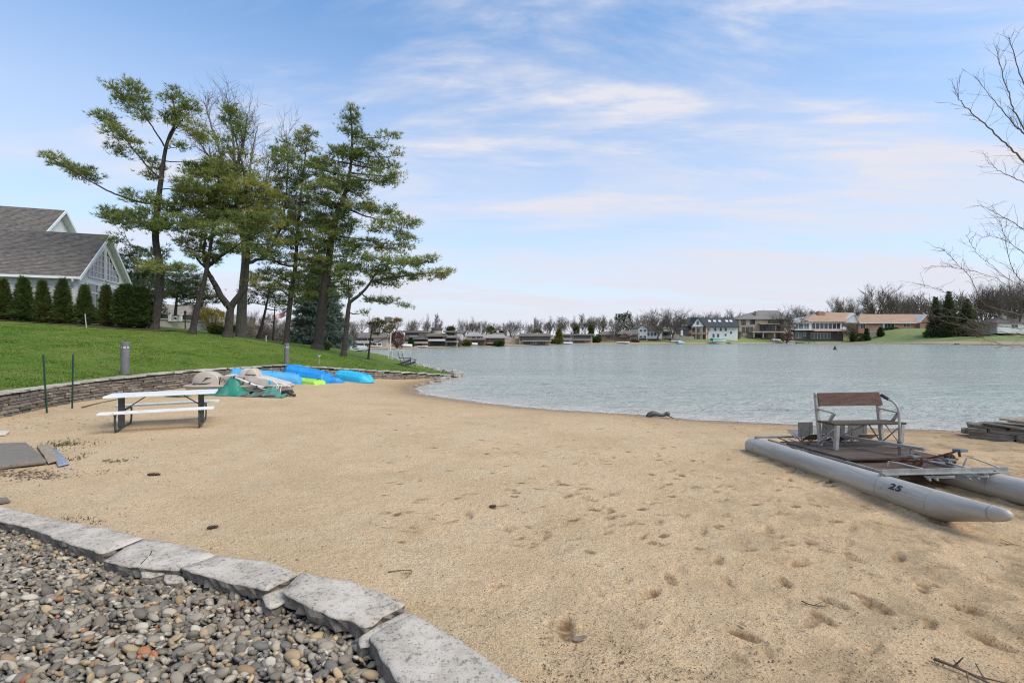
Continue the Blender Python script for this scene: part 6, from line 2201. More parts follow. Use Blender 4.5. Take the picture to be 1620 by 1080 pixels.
def overturned(name, label, a, b_, W, H0, H1, mat, seed, cat="kayak", exp=3.0, nose0=.35, nose1=.22, group=None, ridges=2, tilt=0.0, raise0=0.0, raise1=0.0):
 """hull lying upside down from ground point a to ground point b_; H0, H1 heights near both ends"""
 a, b_ = Vector(a), Vector(b_)
 d = b_ - a
 L = math.hypot(d.x, d.y)
 ex = Vector((d.x, d.y, 0)).normalized()
 ey = Vector((-ex.y, ex.x, 0))
 c = (a + b_) / 2
 t = thing(name, label, cat, tuple(c), group)
 ns, nk = 40, 48
 V = []
 def prof(s):
  # outline narrows to rounded ends
  w = min(1.0, (s / nose0) ** .55 if s < nose0 else 1.0, ((1 - s) / nose1) ** .5 if s > 1 - nose1 else 1.0)
  return max(w, .04)
 for i in range(ns + 1):
  s = i / ns
  w = prof(s)
  hh = (H0 + (H1 - H0) * s) * (0.55 + .45 * w) * min(1, (0.35 + 6 * s)) * min(1, (0.35 + 7 * (1 - s)))
  zb = (a.z + (b_.z - a.z) * s) + raise0 * (1 - s) + raise1 * s
  base = a + ex * (L * s)
  for k in range(nk + 1):
   th = math.pi * k / nk
   cy, sy = math.cos(th), math.sin(th)
   y = (abs(cy) ** (2 / exp)) * (1 if cy >= 0 else -1) * W / 2 * w
   z = (abs(sy) ** (2 / exp)) * hh
   # moulded strakes along the hull
   if ridges:
    z -= .055 * hh / max(H0, .1) * max(0, math.cos(th * ridges * 4)) * (1 if .15 < sy else 0)
   p = base + ey * y
   V.append((p.x, p.y, zb + z + tilt * y))
 F = []
 n = nk + 1
 for i in range(ns):
  for k in range(nk):
   F.append((i * n + k, i * n + k + 1, (i + 1) * n + k + 1, (i + 1) * n + k))
 me = smooth(fast_mesh("hull", V, F))
 o = link("hull", me, mat, t)
 o.modifiers.new("s", "SOLIDIFY").thickness = .012
 rim = MB()
 for sg in (0, nk):
  pts = [Vector(V[i * n + sg]) + Vector((0, 0, .012)) for i in range(ns + 1)]
  rim.tube(pts, .022, 6)
 rim.build("rim", mat, t, sm=True)
 k_ = MB()
 pts = [Vector(V[i * n + nk // 2]) for i in range(3, ns - 2)]
 k_.tube(pts, [.012] + [.022] * (len(pts) - 2) + [.012], 6)
 k_.build("keel", mat, t, sm=True)
 for s in (.07, .90):
  hd = MB()
  p0 = Vector(V[int(ns * s) * n + nk // 2])
  hd.tube([p0 - ey * .10, p0 - ey * .07 + Vector((0, 0, .05)), p0 + ey * .07 + Vector((0, 0, .05)), p0 + ey * .10], .012, 6)
  hd.build("carry_handle", M_BLACK, t, sm=True)
 for s, kk in ((.35, .36), (.6, .36), (.35, .62), (.6, .62)):
  sc = MB()
  p0 = Vector(V[int(ns * s) * n + int(nk * kk)])
  d0 = (p0 - (a + ex * (L * s))).normalized()
  sc.tube([p0 - d0 * .02, p0 + d0 * .006], .026, 10)
  sc.build("scupper", M_BLACK, t)
 return t, ex, ey, L
def g3(u, v, up=0.0):
 p = gp(u, v)
 return (p.x, p.y, p.z + up)
HG = "plastic hulls lying against the stone wall"
overturned("overturned_boat", "long sky-blue hull lying just behind the beige pedal boat", g3(356, 606), g3(481, 606.5), .95, .74, .44, M_SKY, 1, group=HG, cat="boat", exp=3.2, nose1=.06, nose0=.1)
overturned("overturned_boat", "royal blue upturned hull with a ridged side between the paler hulls", g3(452, 602), g3(524, 606), 1.15, .88, .46, M_ROYAL, 2, group=HG, cat="boat", exp=3.6, nose1=.08, nose0=.12, ridges=3)
overturned("kayak", "cyan upturned kayak, the hull nearest the water", g3(503, 597), g3(590, 606), .95, .70, .36, M_CYAN, 3, group=HG, exp=2.8, nose1=.12, nose0=.3, raise1=.03)
overturned("sled_boat", "small flat lime green hull lying in front of the blue ones", g3(463, 604), g3(509, 608.5), .7, .26, .20, M_LIME, 4, group=HG, cat="boat", exp=4, nose1=.05, nose0=.1, ridges=0)
overturned("kayak", "short royal blue kayak end poking out below the cyan hull", g3(496, 604), g3(545, 605.5), .55, .38, .22, M_ROYAL, 5, group=HG, exp=2.6, nose1=.25, nose0=.2)
def beige_boat():
 c = gp(388, 625)
 Yc = c.y + .55
 g = c.z
 k = Yc / FPX
 t = thing("pedal_boat", "faded beige plastic pedal boat with rounded humps and bird emblem", "pedal boat", (c.x, Yc, g))
 def X(u):
  return (u - CU) * k
 yf, yb = Yc - .62, Yc + .62
 # hull: raised bottom with its shade painted dark, flared side, flange
 def outline(inset, z):
  x0, x1 = X(300) + inset, X(467) - inset
  pts = []
  for (fx, fy) in [(0, .25), (.03, .06), (.10, 0), (.60, 0), (.85, .10), (.97, .30), (1, .5), (.97, .70), (.85, .9), (.60, 1), (.10, 1), (.03, .94), (0, .75)]:
   pts.append(Vector((x0 + (x1 - x0) * fx, yf + inset + (yb - yf - 2 * inset) * fy, g + z)))
  return pts
 rings = [outline(.34, -.02), outline(.22, .10), outline(.10, .13), outline(.04, .28), outline(0, .30), outline(0, .34), outline(.06, .36)]
 mb = MB()
 n = len(rings[0])
 for r_ in rings:
  mb.v += [tuple(p) for p in r_]
 for i in range(len(rings) - 1):
  for j in range(n):
   mb.f.append((i * n + j, i * n + (j + 1) % n, (i + 1) * n + (j + 1) % n, (i + 1) * n + j))
 mb.f.append(tuple(range((len(rings) - 1) * n, len(rings) * n)))
 mb.build("hull", M_BEIGE, t, bevel=.015)
 kb = MB()
 o0, o1 = outline(.30, -.02), outline(.16, .125)
 kb.v += [tuple(p) for p in o0 + o1]
 for j in range(n):
  kb.f.append((j, (j + 1) % n, n + (j + 1) % n, n + j))
 kb.build("bottom", plain("hull_bottom_shade", (0.09, 0.085, 0.09), (0.06, 0.055, 0.055), .6), t)  # shade under the hull put into the dark colour of this skin
 def hump(u0, u1, z0, z1, y0, y1, mat, nm="housing", pw=2.3):
  m_ = MB()
  pts = []
  kk = 14
  for i in range(kk + 1):
   th = math.pi * i / kk
   cx = math.cos(th)
   pts.append(((abs(cx) ** (2 / pw)) * (-1 if cx > 0 else 1), abs(math.sin(th)) ** (2 / pw)))
  x0, x1 = X(u0), X(u1)
  rows = []
  for (y, sc) in ((y0, .90), (y0 + .04, .98), (y0 + .10, 1), (y1 - .10, 1), (y1 - .04, .98), (y1, .9)):
   rows.append([(((x0 + x1) / 2 + (x1 - x0) / 2 * px * sc), y, g + z0 + (z1 - z0) * pz * sc) for px, pz in pts])
  m_.v = [p for r_ in rows for p in r_]
  n_ = kk + 1
  for i in range(len(rows) - 1):
   for j in range(kk):
    m_.f.append((i * n_ + j, i * n_ + j + 1, (i + 1) * n_ + j + 1, (i + 1) * n_ + j))
  m_.f.append(tuple(range(n_)))
  m_.f.append(tuple((len(rows) - 1) * n_ + j for j in range(n_)))
  return m_.build(nm, mat, t, sm=True)
 h1 = hump(316, 361, .33, .86, yf + .10, yf + .50, M_BEIGE)
 hump(369, 399, .33, .92, yb - .42, yb - .06, M_BEIGEPALE)
 hump(394, 420, .40, .97, yf + .16, yf + .56, M_BEIGE, "seat_hump", 2.0)
 hump(343, 372, .33, .70, yb - .45, yb - .05, M_BEIGEPALE, "seat_hump")
 # side panel and sloping bow deck
 sp = MB()
 sp.prism([(X(356), yf + .13, g + .34), (X(408), yf + .13, g + .34), (X(404), yf + .13, g + .70), (X(358), yf + .13, g + .68)], (0, .22, 0))
 sp.build("side_panel", M_BEIGE, t, bevel=.02)
 bow = MB()
 bow.prism([(X(402), yf + .14, g + .34), (X(458), yf + .30, g + .34), (X(452), yf + .30, g + .42), (X(424), yf + .18, g + .62), (X(405), yf + .14, g + .72)], (0, .66, 0))
 bow.build("bow_deck", M_BEIGEPALE, t, bevel=.03)
 for u in (359.5, 396):
  s_ = MB()
  s_.beam((X(u), yf + .118, g + .38), (X(u + 2), yf + .118, g + .64), .035, .012, (0, 1, 0))
  s_.build("seam", M_BLACKPAINT, t)
 vent = MB()
 vent.beam((X(399), yf + .155, g + .74), (X(415), yf + .155, g + .735), .02, .045, (0, 1, 0))
 vent.build("grip_slot", M_BLACKPAINT, t)
 # emblem: a gliding bird in a few black strokes
 em = MB()
 yy = yf + .094
 def stroke(pts, r_):
  em.tube([(X(u), yy, CAM_H - (v - CV) * k) for u, v in pts], r_, 5)
 stroke([(322.5, 604), (331, 605), (341, 604.4), (347, 603.4)], [.010, .018, .018, .006])
 stroke([(334, 601.5), (339, 598.5), (341.5, 596.6), (348, 595.8)], [.006, .018, .018, .005])
 stroke([(337.5, 596.6), (341, 595.6), (344, 595.6)], [.006, .014, .005])
 stroke([(319.5, 609), (322, 607.5), (325, 607)], [.03, .025, .012])
 stroke([(319.8, 606), (322, 604.5), (324.5, 604)], [.012, .022, .010])
 stroke([(336, 609), (338, 608), (341, 608.8)], [.010, .016, .008])
 em.build("emblem", M_BLACKPAINT, t, kind="stuff")
 tc = bpy.data.curves.new("lettering", "FONT")
 tc.body = "Pelican"
 tc.size = .20
 tc.shear = .35
 tc.extrude = .002
 to = bpy.data.objects.new("tmp", tc)
 COL.objects.link(to)
 bpy.context.view_layer.update()
 me = bpy.data.meshes.new_from_object(to.evaluated_get(bpy.context.evaluated_depsgraph_get()))
 bpy.data.objects.remove(to)
 me.transform(Matrix.Translation((X(361.5), yf + .124, g + .46)) @ Matrix.Rotation(R(90), 4, "X"))
 link("lettering", me, plain("faded_print", (0.22, 0.19, 0.16), None, .6), t)
 return t, X, yf, g, k
_bt, _bX, _byf, _bg, _bk = beige_boat()
M_TARP = plain("green_tarp", (0.03, 0.225, 0.155), (0.02, 0.165, 0.115), 0.55, scale=3, spots=((0.10, 0.33, 0.24), 6, .64))
M_NET = plain("green_mesh_cloth", (0.065, 0.235, 0.18), (0.04, 0.16, 0.125), 0.7, scale=8, spots=((0.20, 0.17, 0.13), 12, .56))
M_RAG = plain("brown_rag", (0.17, 0.125, 0.105), (0.10, 0.085, 0.075), 0.9, scale=7, spots=((0.26, 0.24, 0.22), 10, .58))
def cloth(name, label, pts_fn, mat, seed, nu=34, nv=14, cat="tarp", amp=.06):
 rng = np.random.default_rng(seed)
 V = []
 for j in range(nv + 1):
  for i in range(nu + 1):
   x, y, z = pts_fn(i / nu, j / nv)
   n1 = pnoise(Vector((x * 3.1 + seed, y * 3.1, z * 2))) + .5 * pnoise(Vector((x * 8 + seed, y * 8, z * 4)))
   V.append((x + amp * .4 * n1, y + amp * n1, max(z + amp * n1, sz(x, y) + .012)))
 n = nu + 1
 F = [(j * n + i, j * n + i + 1, (j + 1) * n + i + 1, (j + 1) * n + i) for j in range(nv) for i in range(nu)]
 me = smooth(fast_mesh(name, V, F))
 o = link(name, me, mat)
 o.modifiers.new("s", "SOLIDIFY").thickness = .008
 tag(o, label, cat)
 return o
_tz = _bg
def _tarp(a, b_):
 # hung over the flange, peak on the hull side, spread out on the sand
 u = 343 + 66 * a
 k = _bk
 peak = math.exp(-((u - 385) / (11 + 9 * b_)) ** 2)
 top = .10 + .50 * peak + .20 * math.exp(-((u - 375) / 12) ** 2)
 y = _byf + .05 - .42 * b_ - .05 * math.sin(a * 17) * b_
 return ((u - CU) * k, y, _tz + top * (1 - b_) ** 1.15 + .02)
cloth("green_tarp", "green tarp draped over the side of the beige pedal boat onto the sand", _tarp, M_TARP, 3, 60, 20, amp=.085)
def _net(a, b_):
 u = 404 + 66 * a
 return ((u - CU) * _bk, _byf - .02 - .45 * b_, _tz + (.02 + .22 * math.exp(-((u - 445) / 16) ** 2) + .05 * math.sin(a * 21) ** 2) * math.sin(math.pi * min(1, b_ + .15)) ** .7)
cloth("mesh_cloth", "crumpled green netting mixed with rags at the right end of the beige boat", _net, M_NET, 9, 50, 16, cat="netting", amp=.10)
def _rag(a, b_):
 u = 405 + 52 * a
 return ((u - CU) * _bk, _byf - .12 - .36 * b_, _tz + .02 + .10 * math.sin(a * 9) ** 2 * math.sin(math.pi * b_))
cloth("brown_rag", "crumpled brown rag lying on the sand under the netting", _rag, M_RAG, 19, 40, 10, cat="cloth", amp=.09)
def _tl(a, b_):
 p = gp(263, 627)
 return (p.x + a * .75, p.y - .12 + b_ * .35, p.z + .02 + .11 * math.sin(math.pi * a) * math.sin(math.pi * b_) + .06 * math.exp(-((a - .3) / .2) ** 2) * math.sin(math.pi * b_))
cloth("green_bag", "small crumpled green plastic bundle seen under the picnic table", _tl, M_TARP, 29, 16, 8, cat="bundle", amp=.05)
def white_poles():
 k = _bk * .985
 y = _byf + .02
 def q(u, v, dy=0.0):
  return Vector(((u - CU) * k, y + dy, CAM_H - (v - CV) * k))
 t = thing("white_pole", "white pole with black clips leaning across the front of the beige pedal boat", "pole", tuple(q(415, 607)))
 m_ = MB()
 m_.tube([q(377, 594.5), q(396, 602), q(410, 607.5), q(425, 611.5)], .035, 8)
 m_.build("shaft", M_WHITEPAINT, t, sm=True)
 for u, v in ((379, 595), (403, 604.5)):
  c_ = MB()
  c_.tube([q(u - 1, v - .4), q(u + 1.2, v + .6)], .05, 8)
  c_.build("clip", M_BLACK, t)
 t2 = thing("white_rope", "white rope and black hose coiled along the bow of the beige pedal boat", "rope", tuple(q(430, 600)))
 r_ = MB()
 r_.tube([q(418, 592, -.02), q(424, 595, -.05), q(432, 598, -.1), q(441, 601, -.1), q(447, 605, -.1), q(450, 611, -.12), q(444, 614, -.15), q(430, 613, -.2), q(420, 610, -.2)], .018, 6)
 r_.build("strand", M_WHITEPAINT, t2, sm=True)
 r_ = MB()
 r_.tube([q(415, 608, -.1), q(421, 612, -.15), q(412, 613, -.15), q(424, 611, -.18), q(434, 611, -.2), q(440, 614, -.2), q(446, 617, -.2)], .02, 6)
 r_.build("hose", M_BLACK, t2, sm=True)
 t3 = thing("white_bracket", "bent white metal rack standing at the bow of the beige pedal boat", "rack", tuple(q(452, 624)))
 b_ = MB()
 for u0 in (445, 452.5):
  b_.tube([q(u0, 625, -.1), q(u0 + .2, 613, -.1), q(u0 + 2, 608.5, -.1), q(u0 + 8, 608, -.05), q(u0 + 14, 610, 0)], .017, 6)
 b_.build("tubes", M_WHITEPAINT, t3, kind="stuff")
 t4 = thing("black_bucket", "black plastic box lying on its side at the bow of the beige boat", "box", tuple(q(461, 621)))
 b_ = MB()
 b_.hexa([q(455, 623, 0), q(466, 622, 0), q(455.5, 622, .3), q(467, 621, .3), q(454, 616, 0), q(463, 616, 0), q(456, 616, .3), q(464, 616, .3)])
 b_.build("body", M_BLACK, t4, bevel=.02)
 l_ = MB()
 l_.tube([q(466, 622.5, -.05), q(471, 622.5, -.1), q(475.5, 623, -.12)], [.035, .045, .05], 8)
 l_.build("handle", M_BLACK, t4)
 t5 = thing("blue_bottle", "small bright blue bottle on the bow of the beige pedal boat", "bottle", tuple(q(435, 606)))
 b_ = MB()
 b_.tube([q(435, 606.5, -.02), q(434.4, 602, -.02), q(433.7, 600.5, -.02)], [.05, .045, .02], 10)
 b_.build("body", M_CYAN, t5)
 l_ = MB()
 l_.tube([q(433.7, 600.5, -.02), q(433.4, 599, -.02)], .018, 8)
 l_.build("cap", M_BLACK, t5)
white_poles()
# ------------------------------------------------------------------ things lying on the sand, left
M_MAT = plain("grey_mat", (0.215, 0.185, 0.148), (0.155, 0.135, 0.108), 0.9, scale=5, stretch=(1, 6, 3), bump=.5, bscale=22, spots=((0.10, 0.10, 0.06), 4, .62), space="WORLD")
M_PLYWOOD = plain("old_plywood", (0.36, 0.275, 0.185), (0.25, 0.20, 0.15), 0.85, scale=5, stretch=(6, 1.4, 3), bump=.4, bscale=16, spots=((0.20, 0.175, 0.155), 6, .54), space="WORLD")
M_BLUEPLASTIC = plain("pale_blue_plastic", (0.27, 0.31, 0.37), (0.16, 0.19, 0.24), 0.45, scale=14, spots=((0.45, 0.47, 0.50), 16, .58), space="WORLD")
def flat_slab(name, label, cat, px, thick, mat, bevel=.01, lift=.01, sag=0.0, sub=1):
 P = [gp(u, v) for u, v in px]
 m_ = MB()
 n = 10
 for i in range(n):
  pass
 # quads subdivided so that it can lie a little unevenly
 a, b_, c, d = P
 N, K = 14, 8
 V, F = [], []
 for lay, dz in ((0, lift), (1, lift + thick)):
  for j in range(K + 1):
   for i in range(N + 1):
    p = a.lerp(b_, i / N).lerp(d.lerp(c, i / N), j / K)
    g = sz(p.x, p.y)
    w = .014 * pnoise(Vector((p.x * 3, p.y * 3, thick))) + .006 * pnoise(Vector((p.x * 9, p.y * 9, 3)))
    e = .012 * pnoise(Vector((p.x * 7, p.y * 7, 5))) if j in (0, K) or i in (0, N) else 0
    V.append((p.x + e, p.y + e, g + dz + w + sag * math.sin(math.pi * j / K)))
 n = N + 1
 off = (K + 1) * n
 for j in range(K):
  for i in range(N):
   q = j * n + i
   F.append((q, q + n, q + n + 1, q + 1))
   F.append((off + q, off + q + 1, off + q + n + 1, off + q + n))
 for i in range(N):
  F.append((i, i + 1, off + i + 1, off + i))
  q = K * n + i
  F.append((q + 1, q, off + q, off + q + 1))
 for j in range(K):
  q = j * n
  F.append((q + n, q, off + q, off + q + n))
  q = j * n + N
  F.append((q, q + n, off + q + n, off + q))
 me = fast_mesh(name, V, F)
 o = link(name, me, mat)
 tag(o, label, cat)
 if bevel:
  b_ = o.modifiers.new("b", "BEVEL")
  b_.width = bevel
  b_.segments = 2
  b_.limit_method = "ANGLE"
 return o
flat_slab("grey_mat", "thick flat grey mat lying on the sand, cut by the left picture edge", "mat", [(-70, 752), (74, 735), (42, 706), (-60, 710)], .07, M_MAT, .02)
flat_slab("wood_plank", "worn tan wooden board lying flat at the end of the grey mat", "board", [(76, 736), (94, 732), (80, 708), (58, 709)], .03, M_PLYWOOD, .004, lift=.025)
flat_slab("plastic_strip", "torn pale blue plastic strip on the sand beside the tan board", "plastic sheet", [(92, 740), (110, 736), (86, 710), (82, 711)], .012, M_BLUEPLASTIC, 0, lift=.012, sag=.02)
flat_slab("grey_board", "short grey board end lying behind the slabs at the left edge", "board", [(-20, 801), (17, 796), (13, 791.5), (-20, 795)], .03, M_MAT, .004)
M_PALESTONE = plain("pale_flat_stone", (0.60, 0.55, 0.47), (0.50, 0.45, 0.38), 0.85, scale=5, space="WORLD")
flat_slab("flat_stone", "pale flat stone on the sand at the left edge below the wall", "stone", [(-22, 692), (9, 690), (17, 685), (-20, 684)], .05, M_PALESTONE, .02)
M_STICK = plain("dead_stick", (0.155, 0.11, 0.075), (0.09, 0.065, 0.048), .95, scale=8, space="WORLD")
def stick(name, label, px, r, seed=0, cat="stick", mat=None, fork=0):
 P = [gp(u, v) + Vector((0, 0, r * .9)) for u, v in px]
 t = thing(name, label, cat, tuple(P[0]))
 m_ = MB()
 pts = smooth_path(P, 12)
 m_.tube(pts, [r * (1 - .5 * i / (len(pts) - 1)) for i in range(len(pts))], 6)
 m_.build("stem", mat or M_STICK, t, sm=True)
 rng = random.Random(seed)
 if fork:
  f_ = MB()
  for i in range(fork):
   p = pts[rng.randrange(3, len(pts) - 2)]
   d = Vector((rng.uniform(-1, 1), rng.uniform(-1, 1), .15)).normalized()
   f_.tube([p, p + d * rng.uniform(.06, .15)], [r * .6, r * .3], 5)
  f_.build("twigs", mat or M_STICK, t, kind="stuff")
stick("long_stick", "long thin brown pole lying on the sand along the stone wall", [(130, 645), (152, 639.5), (180, 633.5), (200, 629)], .022)
stick("fallen_twig", "grey forked twig lying on the sand in the bottom right corner", [(1478, 1044), (1500, 1052), (1530, 1065), (1560, 1080), (1580, 1090)], .010, 1, "twig", None, 5)
stick("fallen_twig", "thin curved twig on the sand among the footprints right of centre", [(1268, 951), (1283, 957), (1300, 959), (1312, 958)], .005, 2, "twig", None, 3)
stick("fallen_twig", "thin brown twig on the bare sand right of the slabs", [(614, 905), (628, 903), (648, 902), (652, 904)], .005, 3, "twig", None, 2)
stick("fallen_twig", "short dark twig on the sand straight below the boat's numbered pontoon", [(1590, 863), (1605, 862), (1625, 866)], .006, 4, "twig", None, 2)
M_CONE = plain("pine_cone", (0.105, 0.062, 0.038), (0.05, 0.032, 0.022), 0.9, scale=30)
def pine_cone(u, v, ang, L, r, label):
 p = gp(u, v)
 t = thing("pine_cone", label, "pine cone", tuple(p), "pine cones dropped on the sand")
 d = Vector((math.cos(ang), math.sin(ang), 0))
 m_ = MB()
 core = [p + d * (L * (s - .5)) + Vector((0, 0, r * .75)) for s in (0, .25, .5, .75, 1)]
 m_.tube(core, [r * .3, r * .55, r * .6, r * .5, r * .15], 7)
 m_.build("core", M_CONE, t)
 s_ = MB()
 nrm = Vector((-d.y, d.x, 0))
 for i in range(46):
  f = i / 46
  a = i * 2.4
  rr = r * (math.sin(math.pi * (.12 + .80 * f)) ** .7)
  c = p + d * (L * (f - .5)) + Vector((0, 0, r * .75))
  o = nrm * math.cos(a) + Vector((0, 0, 1)) * math.sin(a)
  e = c + o * rr + d * (L * .05)
  side = d.cross(o) * (r * .26)
  s_.add([c + side * .4, c - side * .4, e - side, e + side, e + o * .004 + d * .008], [(0, 1, 2, 3), (3, 2, 4)])
 s_.build("scales", M_CONE, t, kind="stuff")
pine_cone(243, 752.5, .1, .17, .030, "long dark pine cone on the clean sand below the picnic table")
pine_cone(336, 836, .5, .10, .024, "small brown pine cone on the sand just above the cracked slab")
pine_cone(779, 803, .3, .085, .024, "brown pine cone in a footprint near the middle of the beach")
M_LEAF = plain("dead_leaf", (0.21, 0.15, 0.11), (0.13, 0.095, 0.07), .8, scale=10, rnd=.3)
def curled_leaf(u, v, s, ang, label):
 p = gp(u, v)
 V, F = [], []
 n = 8
 for j in range(5):
  for i in range(n + 1):
   x = (i / n - .5) * 2
   w = (1 - x * x) ** .7 * .42
   y = (j / 4 - .5) * 2 * w
   z = .35 * y * y * 2 + .12 * x * x + .06 * math.sin(x * 5 + j)
   V.append((x, y, z))
 m1 = n + 1
 F = [(j * m1 + i, j * m1 + i + 1, (j + 1) * m1 + i + 1, (j + 1) * m1 + i) for j in range(4) for i in range(n)]
 me = smooth(fast_mesh("dead_leaf", V, F))
 me.transform(Matrix.Translation((p.x, p.y, p.z + .012)) @ Matrix.Rotation(ang, 4, "Z") @ Matrix.Scale(s, 4))
 o = link("dead_leaf", me, M_LEAF)
 o.modifiers.new("s", "SOLIDIFY").thickness = .003
 tag(o, label, "leaf", "dry leaves on the sand")
curled_leaf(917, 1013, .055, .4, "curled grey-brown dry leaf on the sand below the deep scuffed footprint")
curled_leaf(168, 729, .06, 1.0, "dark curled leaf on the sand right of the torn blue plastic")
curled_leaf(1175, 990, .03, 2.0, "small dry leaf at the edge of a sharp footprint low right of centre")
# scattered leaf crumbs, twiglets and needles
def build_litter():
 rng = np.random.default_rng(12)
 V, F = [], []
 def flake(x, y, s, el, z=None):
  a = rng.uniform(0, 6.28)
  c, sn = math.cos(a), math.sin(a)
  z = (sz_fast(x, y)) + .006
  b0 = len(V)
  for (px, py) in ((-1, 0), (0, -el), (1, 0), (0, el)):
   px, py = px * s, py * s
   V.append((x + px * c - py * sn, y + px * sn + py * c, z + rng.uniform(0, .45) * s))
  F.append((b0, b0 + 1, b0 + 2, b0 + 3))
 def add(n, ufn, vfn, smin, smax, el):
  for _ in range(n):
   u, v = ufn(), vfn()
   p = on(u, v, -.06)
   if p.y < float(kerb_y(p.x)) + .12 or not (-17 < p.x < 12):
    continue
   flake(p.x, p.y, rng.uniform(smin, smax), rng.uniform(*el))
 def sz_fast(x, y):
  return sz(x, y)
 U = rng.uniform
 add(380, lambda: U(-60, 330), lambda: 700 + 150 * rng.random() ** 1.1, .004, .015, (.25, .8))
 add(420, lambda: rng.normal(30, 45), lambda: rng.normal(750, 5), .010, .028, (.4, .9))
 add(160, lambda: U(-30, 190), lambda: 655 + 25 * rng.random(), .01, .04, (.15, .6))
 add(200, lambda: U(90, 340), lambda: 660 + U(20, 90), .006, .016, (.2, .7))
 add(1300, lambda: U(300, 1620), lambda: 650 + 430 * rng.random() ** 1.2, .004, .014, (.2, .8))
 add(2600, lambda: U(760, 1680), lambda: 760 + 320 * rng.random() ** .6, .003, .010, (.15, .8))
 add(700, lambda: U(640, 1100), lambda: 930 + 150 * rng.random() ** .7, .003, .010, (.15, .8))
 # shingle of leaf bits washed up along the waterline
 P = np.array(NEAR_SHORE)
 for _ in range(900):
  i = rng.integers(2, len(P) - 3)
  f = rng.random()
  q = P[i] * (1 - f) + P[i + 1] * f
  n_ = np.array([P[i + 1][1] - P[i][1], -(P[i + 1][0] - P[i][0])])
  n_ = n_ / np.linalg.norm(n_)
  q = q + n_ * abs(rng.normal(.35, .35))
  flake(q[0], q[1], rng.uniform(.012, .04), rng.uniform(.15, .5))
 me = fast_mesh("leaf_litter", V, F)
 o = link("leaf_litter", me, plain("leaf_crumbs", (0.135, 0.082, 0.045), (0.075, 0.05, 0.03), .9, scale=3, spots=((0.25, 0.135, 0.06), 6, .52), space="WORLD"))
 tag(o, kind="stuff")
build_litter()
def build_weeds():
 rng = np.random.default_rng(17)
 C, S, T = [], [], []
 def tuft(u, v, n, spread, s, tint):
  p0 = gp(u, v)
  for _ in range(n):
   x, y = p0.x + rng.normal(0, spread), p0.y + rng.normal(0, spread)
   C.append((x, y, sz(x, y)))
   S.append(s * rng.uniform(.35, .8))
   T.append(np.clip(tint + .22 + rng.normal(0, .18), 0, 1))
 for (u, v, n, sp, s, ti) in [(90, 702, 45, .16, .10, .5), (104, 704, 40, .13, .10, .45), (125, 704, 60, .28, .07, .75), (115, 726, 40, .12, .08, .5), (138, 718, 12, .05, .06, .3), (192, 729, 40, .12, .05, .2), (182, 730, 20, .06, .05, .3),
         (166, 746, 20, .08, .04, .2), (135, 823, 16, .05, .05, .35), (150, 828, 16, .05, .04, .2), (105, 821, 16, .04, .05, .6), (746, 966, 8, .015, .025, .2), (752, 1031, 9, .02, .03, .2), (970, 1016, 9, .015, .025, .15),
         (985, 1031, 22, .035, .03, .2), (938, 1051, 8, .02, .025, .2), (1240, 1015, 10, .02, .025, .15), (1315, 866, 20, .09, .03, .3), (1485, 1046, 14, .03, .03, .4), (1125, 1070, 12, .03, .03, .4), (1200, 985, 10, .03, .025, .3), (1350, 1060, 14, .04, .03, .4), (90, 640, 40, .4, .06, .7), (60, 652, 40, .4, .06, .7)]:
  tuft(u, v, n, sp, s, ti)
 C = np.array(C)
 D_ = np.tile([[0, 0, .75]], (len(C), 1)) + rng.normal(0, .25, (len(C), 3))
 me = blade_mesh("weeds", C, D_, np.array(S), 4, .008, .55, np.array(T), rng)
 tag(link("beach_weeds", me, foliage_mat("weed_blades", (0.06, 0.10, 0.025), (0.12, 0.13, 0.05), (0.24, 0.18, 0.10))), kind="stuff")
build_weeds()
# ------------------------------------------------------------------ the dark bent log at the waterline
def shore_log():
 p = gp(1042, 660)
 t = thing("driftwood_log", "dark grey humped log lying at the water's edge", "log", tuple(p))
 m_ = MB()
 q = lambda dx, dz, dy=0: p + Vector((dx, dy, dz))
 pts = smooth_path([q(-.35, -.02), q(-.31, .06), q(-.20, .11), q(-.08, .11), q(.06, .07, .02), q(.18, .075, .03), q(.27, .105, .03), q(.34, .07, .03)], 28)
 rr = [.05 + .035 * math.exp(-((i - 8) / 6) ** 2) + .025 * math.exp(-((i - len(pts) * .86) / 3) ** 2) for i in range(len(pts))]
 rr[0], rr[-1] = .03, .03
 m_.tube(pts, rr, 10)
 m_.build("stem", plain("wet_bark", (0.085, 0.09, 0.095), (0.05, 0.053, 0.057), .5, scale=8, bump=.4, bscale=25), t, sm=True)
 s_ = MB()
 s_.tube([q(.30, .05, .02), q(.42, -.01, .02), q(.48, -.03, 0)], [.022, .016, .008], 6)
 s_.build("branch_stub", M_STICK, t, sm=True)
shore_log()
